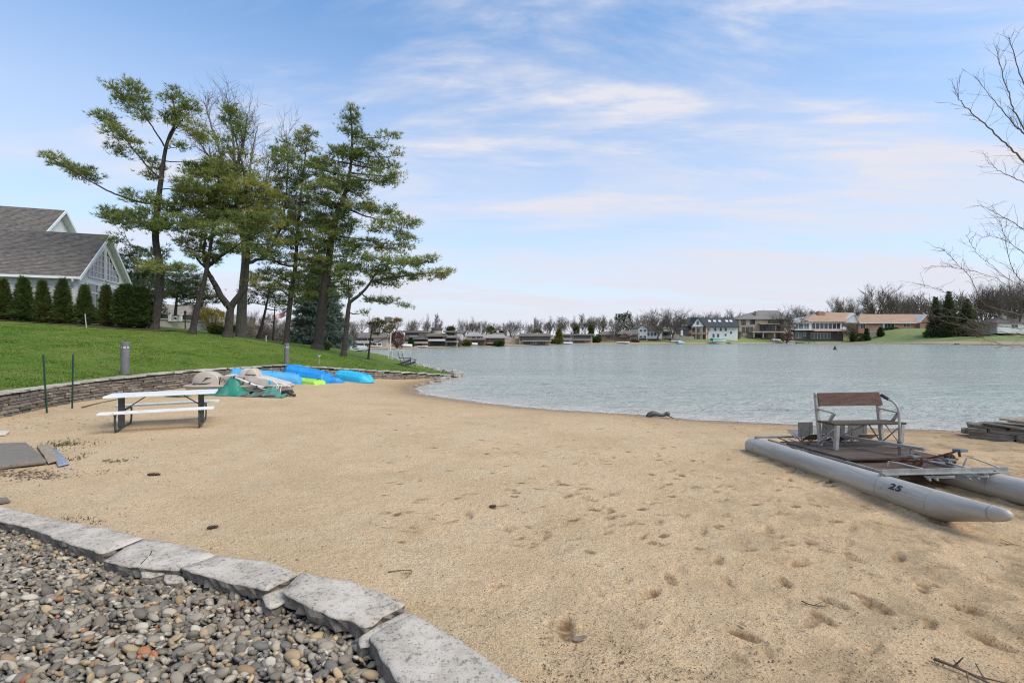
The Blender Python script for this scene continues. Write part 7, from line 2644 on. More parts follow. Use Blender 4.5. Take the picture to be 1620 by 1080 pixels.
# ------------------------------------------------------------------ stacked stones right
def stone_stack():
 base = Vector((11.3, 10.6, -.32))
 t = thing("stacked_stone_wall", "low stack of weathered flat grey stones at the water's edge by the right picture edge", "stone wall", tuple(base))
 var = stone_variants(8, 15, "flat_stone", stone_material("weathered_stone", (0.24, 0.205, 0.165), (0.145, 0.122, 0.098), (0.34, 0.30, 0.245), 4.0, .22, 1.0))
 a, b_ = Vector((10.55, 11.35, 0)), Vector((12.4, 9.2, 0))
 d = (b_ - a).normalized()
 nrm = Vector((d.y, -d.x, 0))
 ang = math.atan2(d.y, d.x)
 rng = random.Random(6)
 L = (b_ - a).length
 z = -.40
 specs = []
 for row, (h, s0) in enumerate([(.11, .05), (.10, .0), (.09, .10), (.075, .12), (.05, .40)]):
  for lane in ((0.02, .42), (.42, .46)):
   q = s0 + rng.uniform(-.05, .1)
   while q < L:
    ln = rng.uniform(.28, .85)
    c = a + d * (q + ln / 2) - nrm * (lane[0] - rng.uniform(-.05, .05) + .03 * row)
    g = sz(c.x, c.y)
    zz = z + (g + .34) * .7
    specs.append((c.x, c.y, zz + h / 2, ang + rng.uniform(-.06, .06), ln * .98, lane[1], h * 1.02, rng.uniform(-.035, .035)))
    q += ln
  z += h * .93
 for (x, y, zc, an, lx, ly, lz_, tl) in specs:
  o = bpy.data.objects.new("flat_stone", var[rng.randrange(8)])
  COL.objects.link(o)
  o.parent = t
  o.matrix_local = Matrix.Translation(-ORG[t]) @ Matrix.Translation((x, y, zc)) @ Matrix.Rotation(an, 4, "Z") @ Matrix.Rotation(tl, 4, "Y") @ Matrix.Diagonal((lx, ly, lz_, 1))
 # tan broken slab lying on top
 t2 = thing("tan_stone", "broken tan stone slab lying on top of the stacked grey stones", "stone", (11.25, 10.9, .2))
 zt = z + .06
 slab_mat = stone_material("tan_slab", (0.44, 0.36, 0.265), (0.33, 0.265, 0.195), (0.17, 0.12, 0.085), 5, .1, .8)
 for nm, (px, py, w_, d_, h_, rz, ry) in (("slab_piece", (11.35, 10.75, .42, .34, .07, .3, -.10)), ("slab_piece", (11.60, 10.62, .36, .26, .06, 1.1, .22)), ("slab_piece", (11.15, 10.92, .26, .2, .05, .7, .05))):
  me = stone_variants(1, int(px * 10), nm, slab_mat)[0]
  o = bpy.data.objects.new(nm, me)
  COL.objects.link(o)
  o.parent = t2
  o.matrix_local = Matrix.Translation(-ORG[t2]) @ Matrix.Translation((px, py, zt)) @ Matrix.Rotation(rz, 4, "Z") @ Matrix.Rotation(ry, 4, "Y") @ Matrix.Diagonal((w_, d_, h_, 1))
stone_stack()
# rocks round the tip of the lawn
def tip_rocks():
 var = stone_variants(6, 25, "shore_rock", M_CAPSTONE)
 rng = random.Random(9)
 pts = []
 path = [(-3.65, 30.4), (-3.45, 31.6), (-3.9, 33.2), (-4.7, 34.6), (-5.7, 36.3), (-6.6, 38.2), (-7.5, 40.6), (-8.4, 43.0)]
 for (x0, y0), (x1, y1) in zip(path[:-1], path[1:]):
  for k in range(5):
   f = (k + rng.random()) / 5
   pts.append((x0 + (x1 - x0) * f + rng.uniform(-.15, .25), y0 + (y1 - y0) * f))
 t = thing("shore_rocks", "loose pale brown rocks edging the grassy point into the lake", "rock edging", (-5.0, 34.0, -.6))
 for x, y in pts:
  s = rng.uniform(.25, .62)
  o = bpy.data.objects.new("rock", var[rng.randrange(6)])
  COL.objects.link(o)
  o.parent = t
  o.matrix_local = Matrix.Translation(-ORG[t]) @ Matrix.Translation((x, y, -.56 + rng.uniform(0, .14))) @ Matrix.Rotation(rng.uniform(0, 6), 4, "Z") @ Matrix.Rotation(rng.uniform(-.2, .2), 4, "X") @ Matrix.Diagonal((s, s * .7, s * .42, 1))
 for (x, y, s) in ((-4.05, 27.1, .5), (-4.45, 26.4, .3), (-4.2, 28.2, .6), (-3.95, 29.2, .5), (-4.75, 25.4, .22), (-4.9, 24.6, .2)):
  o = bpy.data.objects.new("rock", var[rng.randrange(6)])
  COL.objects.link(o)
  o.parent = t
  o.matrix_local = Matrix.Translation(-ORG[t]) @ Matrix.Translation((x, y, -.55)) @ Matrix.Rotation(rng.uniform(0, 6), 4, "Z") @ Matrix.Diagonal((s, s * .7, s * .45, 1))
tip_rocks()
# ------------------------------------------------------------------ two lounge chairs at the point
M_CHAIR = plain("dark_grey_chair", (0.075, 0.072, 0.07), (0.05, 0.048, 0.047), .7, scale=6)
def lounge_chair(u, Y, rz, label):
 p = lp(u, 0, Y)
 t = thing("lounge_chair", label, "lawn chair", tuple(p), "dark lounge chairs facing the lake")
 Mx = Matrix.Translation(p) @ Matrix.Rotation(rz, 4, "Z")
 def q(x, y, z):
  return Mx @ Vector((x, y, z))
 # x forward, y across
 for i in range(5):
  y = -.23 + i * .115
  m_ = MB()
  h = .98 - .05 * abs(i - 2)
  m_.beam(q(-.28, y, .22), q(-.52, y, h + .05), .10, .022, Mx.to_3x3() @ Vector((1, 0, .3)))
  m_.build("back_slat", M_CHAIR, t)
 for i in range(5):
  x = -.26 + i * .15
  m_ = MB()
  m_.beam(q(x, -.28, .235 + .036 * i), q(x, .28, .235 + .036 * i), .125, .022)
  m_.build("seat_slat", M_CHAIR, t)
 for y in (-.30, .30):
  m_ = MB()
  m_.beam(q(.42, y, 0), q(.42, y, .53), .10, .03, Mx.to_3x3() @ Vector((1, 0, 0)))
  m_.build("front_leg", M_CHAIR, t)
  m_ = MB()
  m_.beam(q(.44, y * .95, .38), q(-.55, y * .95, .02), .03, .11)
  m_.build("rear_leg", M_CHAIR, t)
  m_ = MB()
  m_.beam(q(.52, y * 1.1, .55), q(-.46, y * 1.1, .55), .13, .025)
  m_.build("arm", M_CHAIR, t)
lounge_chair(640.5, 36.6, R(14), "dark lounge chair facing the lake, the one farther left on the point")
lounge_chair(647.5, 35.6, R(14), "dark lounge chair facing the lake, the one nearer the water's edge")
# ------------------------------------------------------------------ bird house pole, flag, terrace, fence, covered boat
def bird_house():
 Y = 43.0
 p = lp(617, 0, Y)
 k = Y / FPX
 t = thing("birdhouse_pole", "tall white pole with a square grey-green bird house on top, behind the chairs", "birdhouse pole", tuple(p))
 m_ = MB()
 m_.tube([p, at(618.5, 520, Y), at(618.5, 512, Y)], .045, 8)
 m_.build("pole", M_WHITEPAINT, t)
 m_ = MB()
 m_.tube([at(615, 572, Y - .3), at(615, 551, Y - .3)], .03, 6)
 m_.build("side_pole", M_WHITEPAINT, t)
 m_ = MB()
 m_.box(at(619, 562, Y), (.20, .2, .8))
 m_.build("winch_box", M_GREYPAINT, t, bevel=.02)
 c = at(614, 506, Y)
 b_ = MB()
 b_.box(c, (8.5 * k, 8.5 * k, 9.5 * k))
 h_ = b_.build("house", plain("birdhouse_green", (0.13, 0.17, 0.145), (0.09, 0.12, 0.105), .6, space="WORLD"), t)
 for z in (-1, 0, 1):
  f_ = MB()
  f_.box(c + Vector((0, 0, z * 3.2 * k)), (9.6 * k, 9.6 * k, .05))
  f_.build("shelf", M_GREYPAINT, h_)
 r_ = MB()
 for x in (-4.3, 0, 4.3):
  r_.box(c + Vector((x * k, -4.4 * k, 0)), (.05, .04, 9.5 * k))
 r_.build("dividers", M_GREYPAINT, h_, kind="stuff")
 a_ = MB()
 a_.beam(at(614, 513, Y), at(619, 513, Y), .06, .06)
 a_.build("arm", M_GREYPAINT, t)
bird_house()
def flag():
 Y = 52.0
 k = Y / FPX
 p = lp(459.5, 0, Y)
 t = thing("flag_pole", "white flagpole partly hidden by a pine trunk", "flagpole", tuple(p))
 m_ = MB()
 m_.tube([p, at(459.5, 475, Y)], [.05, .035], 8)
 m_.build("pole", M_WHITEPAINT, t)
 f_ = MB()
 f_.tube([at(459.5, 475, Y), at(459.5, 474, Y), at(459.5, 473.2, Y)], [.03, .07, .02], 8)
 f_.build("finial", M_GREYPAINT, t)
 nx, ny = 26, 13
 V, F, mi = [], [], []
 for j in range(ny + 1):
  for i in range(nx + 1):
   a, b_ = i / nx, j / ny
   u = 459 - 24.5 * a
   v = 487 + 10.0 * b_ + 12.5 * a - 1.2 * math.sin(a * 9) * a - 3.0 * a * b_
   V.append(tuple(at(u, v, Y - .1 + .18 * math.sin(a * 11 + b_ * 1.5))))
 n = nx + 1
 for j in range(ny):
  for i in range(nx):
   F.append((j * n + i, j * n + i + 1, (j + 1) * n + i + 1, (j + 1) * n + i))
   mi.append(2 if (i < nx * .4 and j < 7) else (j % 2))
 me = smooth(fast_mesh("flag", V, F))
 o = link("flag", me, plain("flag_red", (0.52, 0.025, 0.05), (0.46, 0.02, 0.045), .7))
 m2, nt, b2 = new_mat("flag_blue")
 vo = NN(nt, "ShaderNodeTexVoronoi", {"Vector": coords(nt, "OBJECT"), "Scale": 6.0})
 nt.links.new(MIX(nt, RAMP(nt, vo.outputs["Distance"], (.32, .22)), (0.02, 0.03, 0.12), (.75, .75, .75)), b2.inputs["Base Color"])
 me.materials.append(plain("flag_white", (0.74, 0.73, 0.73), (0.68, 0.67, 0.67), .7))
 me.materials.append(m2)
 me.polygons.foreach_set("material_index", np.array(mi, dtype=np.int32))
 o.modifiers.new("s", "SOLIDIFY").thickness = .006
 tag(o, "red and white striped flag with a blue corner blowing between the pine trunks", "flag")
flag()
M_CONCRETE = plain("pale_concrete", (0.42, 0.385, 0.345), (0.34, 0.31, 0.275), .85, scale=.8, stretch=(2, 2, .3), bump=.2, bscale=6, space="WORLD")
def terrace():
 Y0, Y1 = 45.0, 47.5
 a, b_ = at(236, 514, Y0), at(353, 521, Y1)
 t = thing("concrete_wall", "pale concrete retaining wall stretching behind the pine trunks", "retaining wall", tuple(a))
 P = [(249, 505), (300, 508), (352, 511)]
 pts_top = [at(u, v, Y0 + (Y1 - Y0) * (u - 249) / 104) for u, v in P]
 m_ = MB()
 for p, q in zip(pts_top[:-1], pts_top[1:]):
  zb = 1.6
  k = Vector((0, .4, 0))
  m_.hexa([Vector((p.x, p.y, zb)), Vector((q.x, q.y, zb)), Vector((p.x, p.y, zb)) + k, Vector((q.x, q.y, zb)) + k, p, q, p + k, q + k])
 m_.build("wall", M_CONCRETE, t)
 c_ = MB()
 for p, q in zip(pts_top[:-1], pts_top[1:]):
  c_.beam(p + Vector((0, .2, .05)), q + Vector((0, .2, .05)), .55, .10)
 c_.build("coping", M_CONCRETE, t)
 r_ = MB()
 r_.tube([at(308, 514, 44.5), at(320, 515, 44.6), at(326, 521, 44.2), at(329, 525, 44)], .03, 6)
 r_.build("handrail", M_DARKSTEEL, t)
 # white lattice rails
 for n_, (u0, u1, v0, v1, lab) in enumerate([(268.5, 286, 498.5, 508, "white lattice railing on top of the pale concrete wall"), (229, 238.5, 503, 511.5, "white railing end left of the tall leaning pine trunk")]):
  Y = 45.4
  tt = thing("white_railing", lab, "railing", tuple(at((u0 + u1) / 2, v1, Y)), "white railings on the terrace")
  for u in (u0, u1):
   q = MB()
   q.beam(at(u, v1, Y), at(u, v0, Y), .18, .18, (0, 1, 0))
   q.beam(at(u, v0, Y), at(u, v0 - .6, Y), .26, .26, (0, 1, 0))
   q.build("rail_post", M_WHITEPAINT, tt)
  for v in (v0 + 2.2, v1 - .8):
   q = MB()
   q.beam(at(u0, v, Y), at(u1, v, Y), .07, .09)
   q.build("rail", M_WHITEPAINT, tt)
  nb = 2
  for i in range(nb):
   q = MB()
   x0, x1 = u0 + (u1 - u0) * i / nb, u0 + (u1 - u0) * (i + 1) / nb
   q.beam(at(x0, v0 + 2.2, Y), at(x1, v1 - .8, Y), .045, .045)
   q.beam(at(x1, v0 + 2.2, Y + .06), at(x0, v1 - .8, Y + .06), .045, .045)
   q.build("lattice", M_WHITEPAINT, tt)
 # lamp post
 Y = 44.0
 tl = thing("lamp_post", "thin black lamp post before the pale concrete wall", "lamp post", tuple(at(293, 523, Y)))
 q = MB()
 q.tube([at(293, 526, Y), at(293, 493, Y)], .05, 8)
 q.build("post", M_BLACKPAINT, tl)
 q = MB()
 q.tube([at(293, 498, Y), at(293, 493, Y), at(293, 491, Y)], [.07, .12, .03], 8)
 q.build("lantern", M_BLACKPAINT, tl)
 # umbrella, folded blue, over the terrace
 # low tan roofed house behind
 Y = 62.0
 th = thing("terrace_house", "low house with tan roof and dark glazing behind the railing and pines", "house", tuple(at(290, 512, Y)))
 q = MB()
 q.prism([at(238, 515, Y), at(345, 515, Y), at(345, 497, Y), at(238, 497, Y)], (0, 9, 0))
 q.build("wall", plain("tan_wall", (0.33, 0.28, 0.22), (0.28, 0.235, 0.185), .8), th)
 q = MB()
 e0, e1 = at(232, 498, Y - 1), at(325, 498, Y - 1)
 r0, r1 = at(244, 482, Y + 4), at(312, 482, Y + 4)
 q.add([e0, e1, r1, r0, e0 + Vector((0, 10, 0)), e1 + Vector((0, 10, 0))], [(0, 1, 2, 3), (4, 5, 2, 3), (0, 3, 4), (1, 5, 2), (0, 1, 5, 4)])
 q.build("roof", plain("tan_roof", (0.27, 0.225, 0.175), (0.20, 0.165, 0.13), .9, scale=.8), th)
 for (u0, u1) in ((240, 252), (256, 268), (281, 291), (292, 303)):
  q = MB()
  for aa, bb in (((u0, 499), (u1, 499)), ((u0, 508), (u1, 508)), ((u0, 499), (u0, 508)), ((u1, 499), (u1, 508))):
   q.beam(at(aa[0], aa[1], Y - .05), at(bb[0], bb[1], Y - .05), .10, .10, (0, 1, 0))
  w_ = q.build("window", M_DARKSTEEL, th)
  g_ = MB()
  g_.prism([at(u0, 508, Y - .02), at(u1, 508, Y - .02), at(u1, 499, Y - .02), at(u0, 499, Y - .02)], (0, -.03, 0))
  g_.build("pane", M_DARKGLASS, w_)
terrace()
def board_fence():
 Y = 60.0
 t = thing("board_fence", "tan vertical board fence beyond the lawn between two pine trunks", "fence", tuple(at(535, 553, Y)))
 mt = plain("fence_board", (0.40, 0.255, 0.155), (0.33, 0.21, 0.13), .85, scale=3, rnd=.15)
 u = 520.0
 i = 0
 while u < 553:
  m_ = MB()
  v0 = 540.5 + .4 * math.sin(i * 2.1) + (u - 520) * .03
  m_.hexa([at(u, 556, Y), at(u + 2.2, 556, Y), at(u, 556, Y + .05), at(u + 2.2, 556, Y + .05), at(u, v0, Y), at(u + 2.2, v0, Y), at(u, v0, Y + .05), at(u + 2.2, v0, Y + .05)])
  m_.build("fence_board", mt, t)
  u += 2.32
  i += 1
 r_ = MB()
 r_.beam(at(520, 544, Y + .12), at(553, 544.6, Y + .12), .08, .10)
 r_.build("rail", mt, t)
board_fence()
def covered_boat():
 Y = 58.0
 p = at(565, 557, Y)
 t = thing("covered_boat", "small boat under a pale grey cover drawn up beyond the lawn", "boat", tuple(p))
 V, F = [], []
 ns, nk = 20, 10
 for i in range(ns + 1):
  s = i / ns
  u = 548.5 + 32 * s
  w = .9 * min(1, (s / .25) ** .6 if s < .25 else 1, ((1 - s) / .5) ** .6 if s > .5 else 1) + .02
  top = 549.2 - 2.4 * math.sin(math.pi * min(1, s * .9 + .05)) ** .8 - 1.2 * s
  for k in range(nk + 1):
   th = math.pi * k / nk
   c = at(u, 554.5 - 1.6 * s ** 3, Y)
   z = (CAM_H - (top - CV) * Y / FPX - c.z) * math.sin(th) ** .8
   V.append((c.x, c.y - w * math.cos(th), c.z + z))
 n = nk + 1
 F = [(i * n + k, i * n + k + 1, (i + 1) * n + k + 1, (i + 1) * n + k) for i in range(ns) for k in range(nk)]
 link("cover", smooth(fast_mesh("cover", V, F)), plain("grey_cover", (0.40, 0.41, 0.42), (0.33, 0.34, 0.35), .6, scale=2, spots=((0.25, 0.26, 0.27), 3, .6)), t)
 h = MB()
 h.prism([at(551, 558, Y - .5), at(574, 558, Y - .5), at(581, 553, Y - .2), at(549, 554.5, Y - .8)], (0, 1.1, 0))
 h.build("hull", plain("grey_hull", (0.16, 0.16, 0.165), (0.12, 0.12, 0.125), .5), t)
covered_boat()
def buoy():
 Y = 100.0
 p = at(1321, 555.4, Y)
 p.z = WATER_Z
 t = thing("dark_buoy", "small dark buoy floating alone on the lake", "buoy", tuple(p))
 m_ = MB()
 m_.tube([p + Vector((0, 0, -.05)), p + Vector((0, 0, .12)), p + Vector((0, 0, .22))], [.34, .36, .25], 12)
 m_.build("float", M_BLACK, t)
 m_ = MB()
 m_.tube([p + Vector((0, 0, .2)), p + Vector((0, 0, .6)), p + Vector((0, 0, .82))], [.26, .17, .05], 12)
 m_.build("top_mark", M_BLACKPAINT, t)
buoy()
# ------------------------------------------------------------------ the far shore: houses
M_FWHITE = plain("far_white_wall", (0.70, 0.70, 0.68), (0.60, 0.60, 0.58), .7, scale=.3, space="WORLD")
M_FCREAM = plain("far_cream_wall", (0.46, 0.42, 0.35), (0.38, 0.345, 0.285), .8, scale=.4, space="WORLD")
M_FTAN = plain("far_tan_brick", (0.42, 0.33, 0.235), (0.345, 0.27, 0.19), .85, scale=.5, space="WORLD")
M_FBROWN = plain("far_brown_brick", (0.24, 0.155, 0.115), (0.17, 0.115, 0.09), .85, scale=.5, space="WORLD")
M_FRED = plain("far_red_brick", (0.40, 0.205, 0.135), (0.33, 0.165, 0.11), .85, scale=.6, space="WORLD")
M_FDARK = plain("far_dark_brick", (0.085, 0.075, 0.07), (0.06, 0.055, 0.05), .85, scale=.5, space="WORLD")
M_FTIMBER = plain("far_orange_timber", (0.30, 0.155, 0.075), (0.22, 0.115, 0.06), .8, scale=.5, space="WORLD")
M_FSTONE = plain("far_stone", (0.36, 0.31, 0.25), (0.27, 0.235, 0.19), .85, scale=.7, space="WORLD")
M_RBLACK = plain("roof_black", (0.055, 0.06, 0.068), (0.038, 0.042, 0.048), .9, scale=1.2, stretch=(.3, .3, 3), space="WORLD")
M_RGREY = plain("roof_grey", (0.225, 0.205, 0.185), (0.165, 0.15, 0.135), .95, scale=1.2, stretch=(.3, .3, 3), space="WORLD")
M_RBROWN = plain("roof_brown", (0.185, 0.15, 0.125), (0.13, 0.105, 0.09), .95, scale=1.2, stretch=(.3, .3, 3), space="WORLD")
M_RTAN = plain("roof_tan", (0.40, 0.265, 0.18), (0.325, 0.215, 0.145), .95, scale=1.2, stretch=(.3, .3, 3), space="WORLD")
M_RPALE = plain("roof_pale", (0.34, 0.31, 0.285), (0.27, 0.25, 0.225), .95, scale=1.2, stretch=(.3, .3, 3), space="WORLD")
class FarHouse:
 """a house across the lake; its front is laid out in photo pixels at its real distance Y"""
 def __init__(s, label, u, Y, name="lake_house"):
  s.Y = Y
  x = (u - CU) / FPX * Y
  s.t = thing(name, label, "house", (x, Y, bank_z(x, Y)))
 def p(s, u, v, dy=0.0):
  q = at(u, v, s.Y)
  q.y += dy
  return q
 def block(s, nm, u0, u1, v0, v1, mat, y0=0.0, y1=8.0, parent=None):
  a, b_ = s.p(u0, v1), s.p(u1, v0)
  m_ = MB()
  m_.bb(a.x, b_.x, s.Y + y0, s.Y + y1, a.z, b_.z)
  return m_.build(nm, mat, parent or s.t)
 def hip(s, u0, u1, ve, r0, r1, vr, mat, depth=8.0, y0=0.0, ov=.5, nm="roof", thick=.22):
  k = s.Y / FPX
  e = [s.p(u0, ve, y0 - ov), s.p(u1, ve, y0 - ov), s.p(u1, ve, y0 + depth + ov), s.p(u0, ve, y0 + depth + ov)]
  rm = s.Y + y0 + depth / 2
  ra, rb = at(r0, vr, rm), at(r1, vr, rm)
  d = Vector((0, 0, thick))
  m_ = MB()
  m_.add([*e, *[q + d for q in e], ra + d, rb + d], [(3, 2, 1, 0), (0, 1, 5, 4), (1, 2, 6, 5), (2, 3, 7, 6), (3, 0, 4, 7), (4, 5, 9, 8), (6, 7, 8, 9), (5, 6, 9), (7, 4, 8)])
  o = m_.build(nm, mat, s.t)
  return o
 def gable(s, u0, u1, ve, ua, va, wall, roof, depth=8.0, y0=0.0, th=1.4, nm="gable"):
  a, b_, c = s.p(u0, ve, y0), s.p(u1, ve, y0), s.p(ua, va, y0)
  m_ = MB()
  m_.prism([a, b_, c], (0, depth, 0))
  o = m_.build(nm, wall, s.t)
  k = s.Y / FPX
  for q0, q1 in ((a, c), (b_, c)):
   d = (q1 - q0)
   q0e = q0 - d * .12
   r_ = MB()
   up = Vector((0, 0, th * k))
   r_.hexa([q0e + Vector((0, -.4, 0)), q1 + Vector((0, -.4, 0)), q0e + Vector((0, depth, 0)), q1 + Vector((0, depth, 0)), q0e + Vector((0, -.4, 0)) + up, q1 + Vector((0, -.4, 0)) + up, q0e + Vector((0, depth, 0)) + up, q1 + Vector((0, depth, 0)) + up])
   r_.build("gable_roof", roof, s.t)
  return o
 def win(s, u0, u1, v0, v1, frame=None, y0=0.0, bars=0, fw=.10, nm="window"):
  frame = frame or M_FWHITE
  a, b_ = s.p(u0, v1, y0), s.p(u1, v0, y0)
  y = s.Y + y0 - .04
  m_ = MB()
  for (x0, x1, z0, z1) in ((a.x - fw, b_.x + fw, a.z - fw, a.z), (a.x - fw, b_.x + fw, b_.z, b_.z + fw), (a.x - fw, a.x, a.z, b_.z), (b_.x, b_.x + fw, a.z, b_.z)):
   m_.bb(x0, x1, y - .05, y + .06, z0, z1)
  for i in range(bars):
   x = a.x + (b_.x - a.x) * (i + 1) / (bars + 1)
   m_.bb(x - fw / 2, x + fw / 2, y - .045, y + .055, a.z, b_.z)
  f = m_.build(nm, frame, s.t)
  g = MB()
  g.bb(a.x, b_.x, y + .0, y + .035, a.z, b_.z)
  g.build("pane", M_DARKGLASS, f)
  return f
 def rail(s, u0, u1, v0, v1, mat, y0=-1.5, n=8):
  m_ = MB()
  a, b_ = s.p(u0, v1, y0), s.p(u1, v0, y0)
  m_.bb(a.x, b_.x, s.Y + y0 - .04, s.Y + y0 + .04, b_.z - .08, b_.z)
  for i in range(n + 1):
   x = a.x + (b_.x - a.x) * i / n
   m_.bb(x - .03, x + .03, s.Y + y0 - .03, s.Y + y0 + .03, a.z, b_.z - .08)
  return m_.build("railing", mat, s.t)
def far_houses():
 # 0: house seen under the pines, left
 h = FarHouse("cream two-storey house with brown roof and balcony seen under the pine boughs", 575, 112)
 h.block("wall", 523, 612, 533, 553, M_FCREAM)
 h.hip(519, 616, 535, 530, 605, 527.5, M_RBROWN, 9)
 for u0, u1 in ((551, 557), (560, 565.5), (567, 572), (574, 580), (583, 590)):
  h.win(u0, u1, 536, 540, M_FDARK)
 h.block("balcony", 553, 592, 540.8, 542.3, M_FWHITE, -2.2, .0)
 for u in (566, 580):
  h.block("balcony_post", u, u + .9, 542.3, 549, M_FWHITE, -2.1, -1.9)
 h.win(590, 596, 543, 548)
 h.win(598, 603, 543, 547)
 h.rail(553, 592, 538.6, 540.8, M_FWHITE, -2.1, 16)
 # 1: terraced house with round tower
 h = FarHouse("terraced stone house with flat roofs and a round tower", 681, 124)
 h.block("wall", 640.5, 677, 526, 552, M_FCREAM, 0, 9)
 h.block("roof", 638.5, 679, 522.6, 526, M_RGREY, -1.2, 10)
 h.win(642, 661.5, 527.2, 529.8, M_FSTONE, bars=5)
 h.block("panel", 647, 661, 530, 533, M_FWHITE, -.25, 0)
 h.block("roof", 638, 679, 535, 536.6, M_RGREY, -2.0, 0)
 h.win(648, 674, 536.8, 539.4, M_FSTONE, bars=5)
 h.block("balcony", 638.5, 678, 539.8, 543.2, M_FCREAM, -1.6, -.05)
 h.win(660, 667, 543.8, 549, M_FDARK, bars=1)
 h.win(648, 657, 543.8, 546.5, M_FDARK)
 h.block("wall", 677.2, 706, 527, 552, M_FSTONE, 1.0, 10)
 tw = MB()
 c = h.p(687.5, 529, 4)
 tw.tube([c, Vector((c.x, c.y, h.p(0, 521.8).z))], 1.35, 24)
 tw.build("tower", M_FTAN, h.t)
 tw = MB()
 c2 = Vector((c.x, c.y, h.p(0, 521.7).z))
 tw.tube([c2, c2 + Vector((0, 0, .55)), c2 + Vector((0, 0, .72))], [1.55, 1.5, 1.1], 24)
 tw.build("tower_roof", M_FDARK, h.t)
 h.block("roof", 675.5, 708, 529.4, 532.4, M_RGREY, -1.5, 4)
 h.win(679.5, 698, 532.8, 536, M_FSTONE, y0=1.0, bars=3)
 h.block("balcony", 678.5, 705, 536.2, 539.2, M_FWHITE, -1.4, .95)
 h.win(681, 703, 539.8, 545.6, M_FDARK, y0=1.0, bars=5)
 h.block("wall", 703, 722, 525, 551, M_FCREAM, 2, 10)
 h.block("roof", 700.5, 724, 523.2, 525.6, M_RGREY, .5, 11)
 h.win(704, 717, 526.2, 529.6, M_FSTONE, y0=2, bars=3)
 h.hip(702, 726, 534.4, 706, 722, 531.8, M_RGREY, 3, -.8)
 h.win(706, 719, 535.6, 538.6, M_FDARK, y0=2, bars=2)
 h.block("balcony", 704, 724, 539, 541.4, M_FCREAM, .0, 1.95)
 h.win(708, 720, 542.2, 545.8, M_FDARK, y0=2, bars=2)
 # 2
 h = FarHouse("long low house with pale hipped roof and brown lower walls", 765, 141)
 h.block("wall", 738, 761, 531, 536.5, M_FWHITE)
 h.hip(736, 764, 532.4, 744, 755, 526.2, M_RPALE, 8)
 for u in (747.5, 755):
  h.win(u, u + 4, 532.9, 535.2, M_FDARK)
 h.hip(735, 769, 537.9, 738, 767, 535.8, M_RBROWN, 3, -2.6)
 h.block("wall", 737, 768, 537, 546, M_FBROWN, -2, 6)
 for i in range(5):
  h.win(744 + i * 4.6, 747.4 + i * 4.6, 540.4, 544.2, M_FBROWN, y0=-2)
 h.block("wall", 762, 798, 533.5, 546, M_FBROWN, 1, 9)
 h.hip(760, 801, 535, 765, 797, 529.6, M_RPALE, 9, .6)
 for i in range(4):
  h.win(770 + i * 6.6, 774 + i * 6.6, 536, 539.2, M_FSTONE, y0=1)
 h.block("chimney", 769, 771.5, 526.5, 533, M_FCREAM, 4, 5)
 h.block("low_wall", 770, 795, 541.5, 543.5, M_FTAN, -.6, .95)
 h = FarHouse("small tan house with a round gable light behind the long low house", 786, 158)
 h.block("wall", 781, 798, 524, 536, M_FTAN)
 h.gable(779, 799, 526, 788, 520, M_FTAN, M_RBROWN, 8)
 rr = MB()
 q = h.p(787.5, 524.4, -.1)
 rr.tube([q, q + Vector((0, -.08, 0))], .42, 14)
 rr.build("round_window", M_FWHITE, h.t)
 h = FarHouse("narrow white gabled house between the terraced house and the hip roofs", 726.5, 146)
 h.block("wall", 722, 731, 526, 541, M_FWHITE)
 h.gable(721, 732, 526.5, 726.5, 521.8, M_FWHITE, M_RGREY, 8)
 h.win(724, 728.5, 528, 531)
 # 3
 h = FarHouse("brown flat-roofed house with a wide band of dark glazing", 846, 157)
 h.block("wall", 821, 871, 532, 546, M_FTAN)
 h.hip(818, 874, 532.2, 824, 868, 527.8, M_RBROWN, 9)
 h.win(823, 869.5, 533, 538, M_FDARK, bars=9, y0=-.05)
 h.block("balcony", 826, 872, 538.2, 539.8, M_FTAN, -1.8, -.1)
 h.win(830, 838, 540.4, 544.6, M_FDARK, bars=1)
 h.win(841, 847, 540.4, 544.6, M_FWHITE, bars=1)
 h.win(852, 862, 540.4, 544.4, M_FDARK, bars=1)
 h.block("garden_wall", 808, 821, 535, 546, M_FTAN, 1, 1.4)
 # 4
 h = FarHouse("grey flat-roofed house with pale panels and a recessed dark balcony", 913, 184)
 h.block("wall", 890, 937, 530, 545, M_FCREAM)
 h.block("roof", 887, 940, 528, 530.3, M_RGREY, -1.5, 9)
 h.win(891.5, 901, 531, 533.5, M_FSTONE, bars=2)
 h.block("panel", 891, 905, 534.5, 537.5, M_FWHITE, -.3, 0)
 h.win(908, 934, 531.2, 534.8, M_FDARK, bars=5)
 h.rail(906, 936, 535, 537.3, M_FSTONE, -1.6, 14)
 h.block("balcony", 906, 936, 537.3, 538.2, M_FSTONE, -1.7, -.05)
 h.win(908, 924, 538.8, 542.6, M_FDARK, bars=3)
 h.win(892, 900, 539, 542, M_FDARK)
 # 5
 h = FarHouse("brown brick house with low hipped roofs behind a bare young tree", 980, 193)
 h.block("wall", 951, 1008, 529.5, 545, M_FBROWN)
 h.hip(948, 982, 530, 956, 974, 524.6, M_RBROWN, 8)
 h.hip(974, 1011, 528.8, 984, 1004, 523.8, M_RBROWN, 8, -.8)
 h.gable(979, 996, 533, 987, 527.5, M_FBROWN, M_RBROWN, 3, -.9)
 h.win(958, 970, 531.4, 535.6, M_FBROWN, bars=2)
 h.win(982, 990, 534, 537, M_FBROWN, bars=1)
 h.win(998, 1004, 534, 538)
 h.win(955, 962, 538, 541.4, M_FBROWN)
 # 6
 h = FarHouse("white two-part house with brown roof left of the black gables", 1026, 200)
 h.block("wall", 1008, 1022, 519, 541, M_FWHITE, -2, 8)
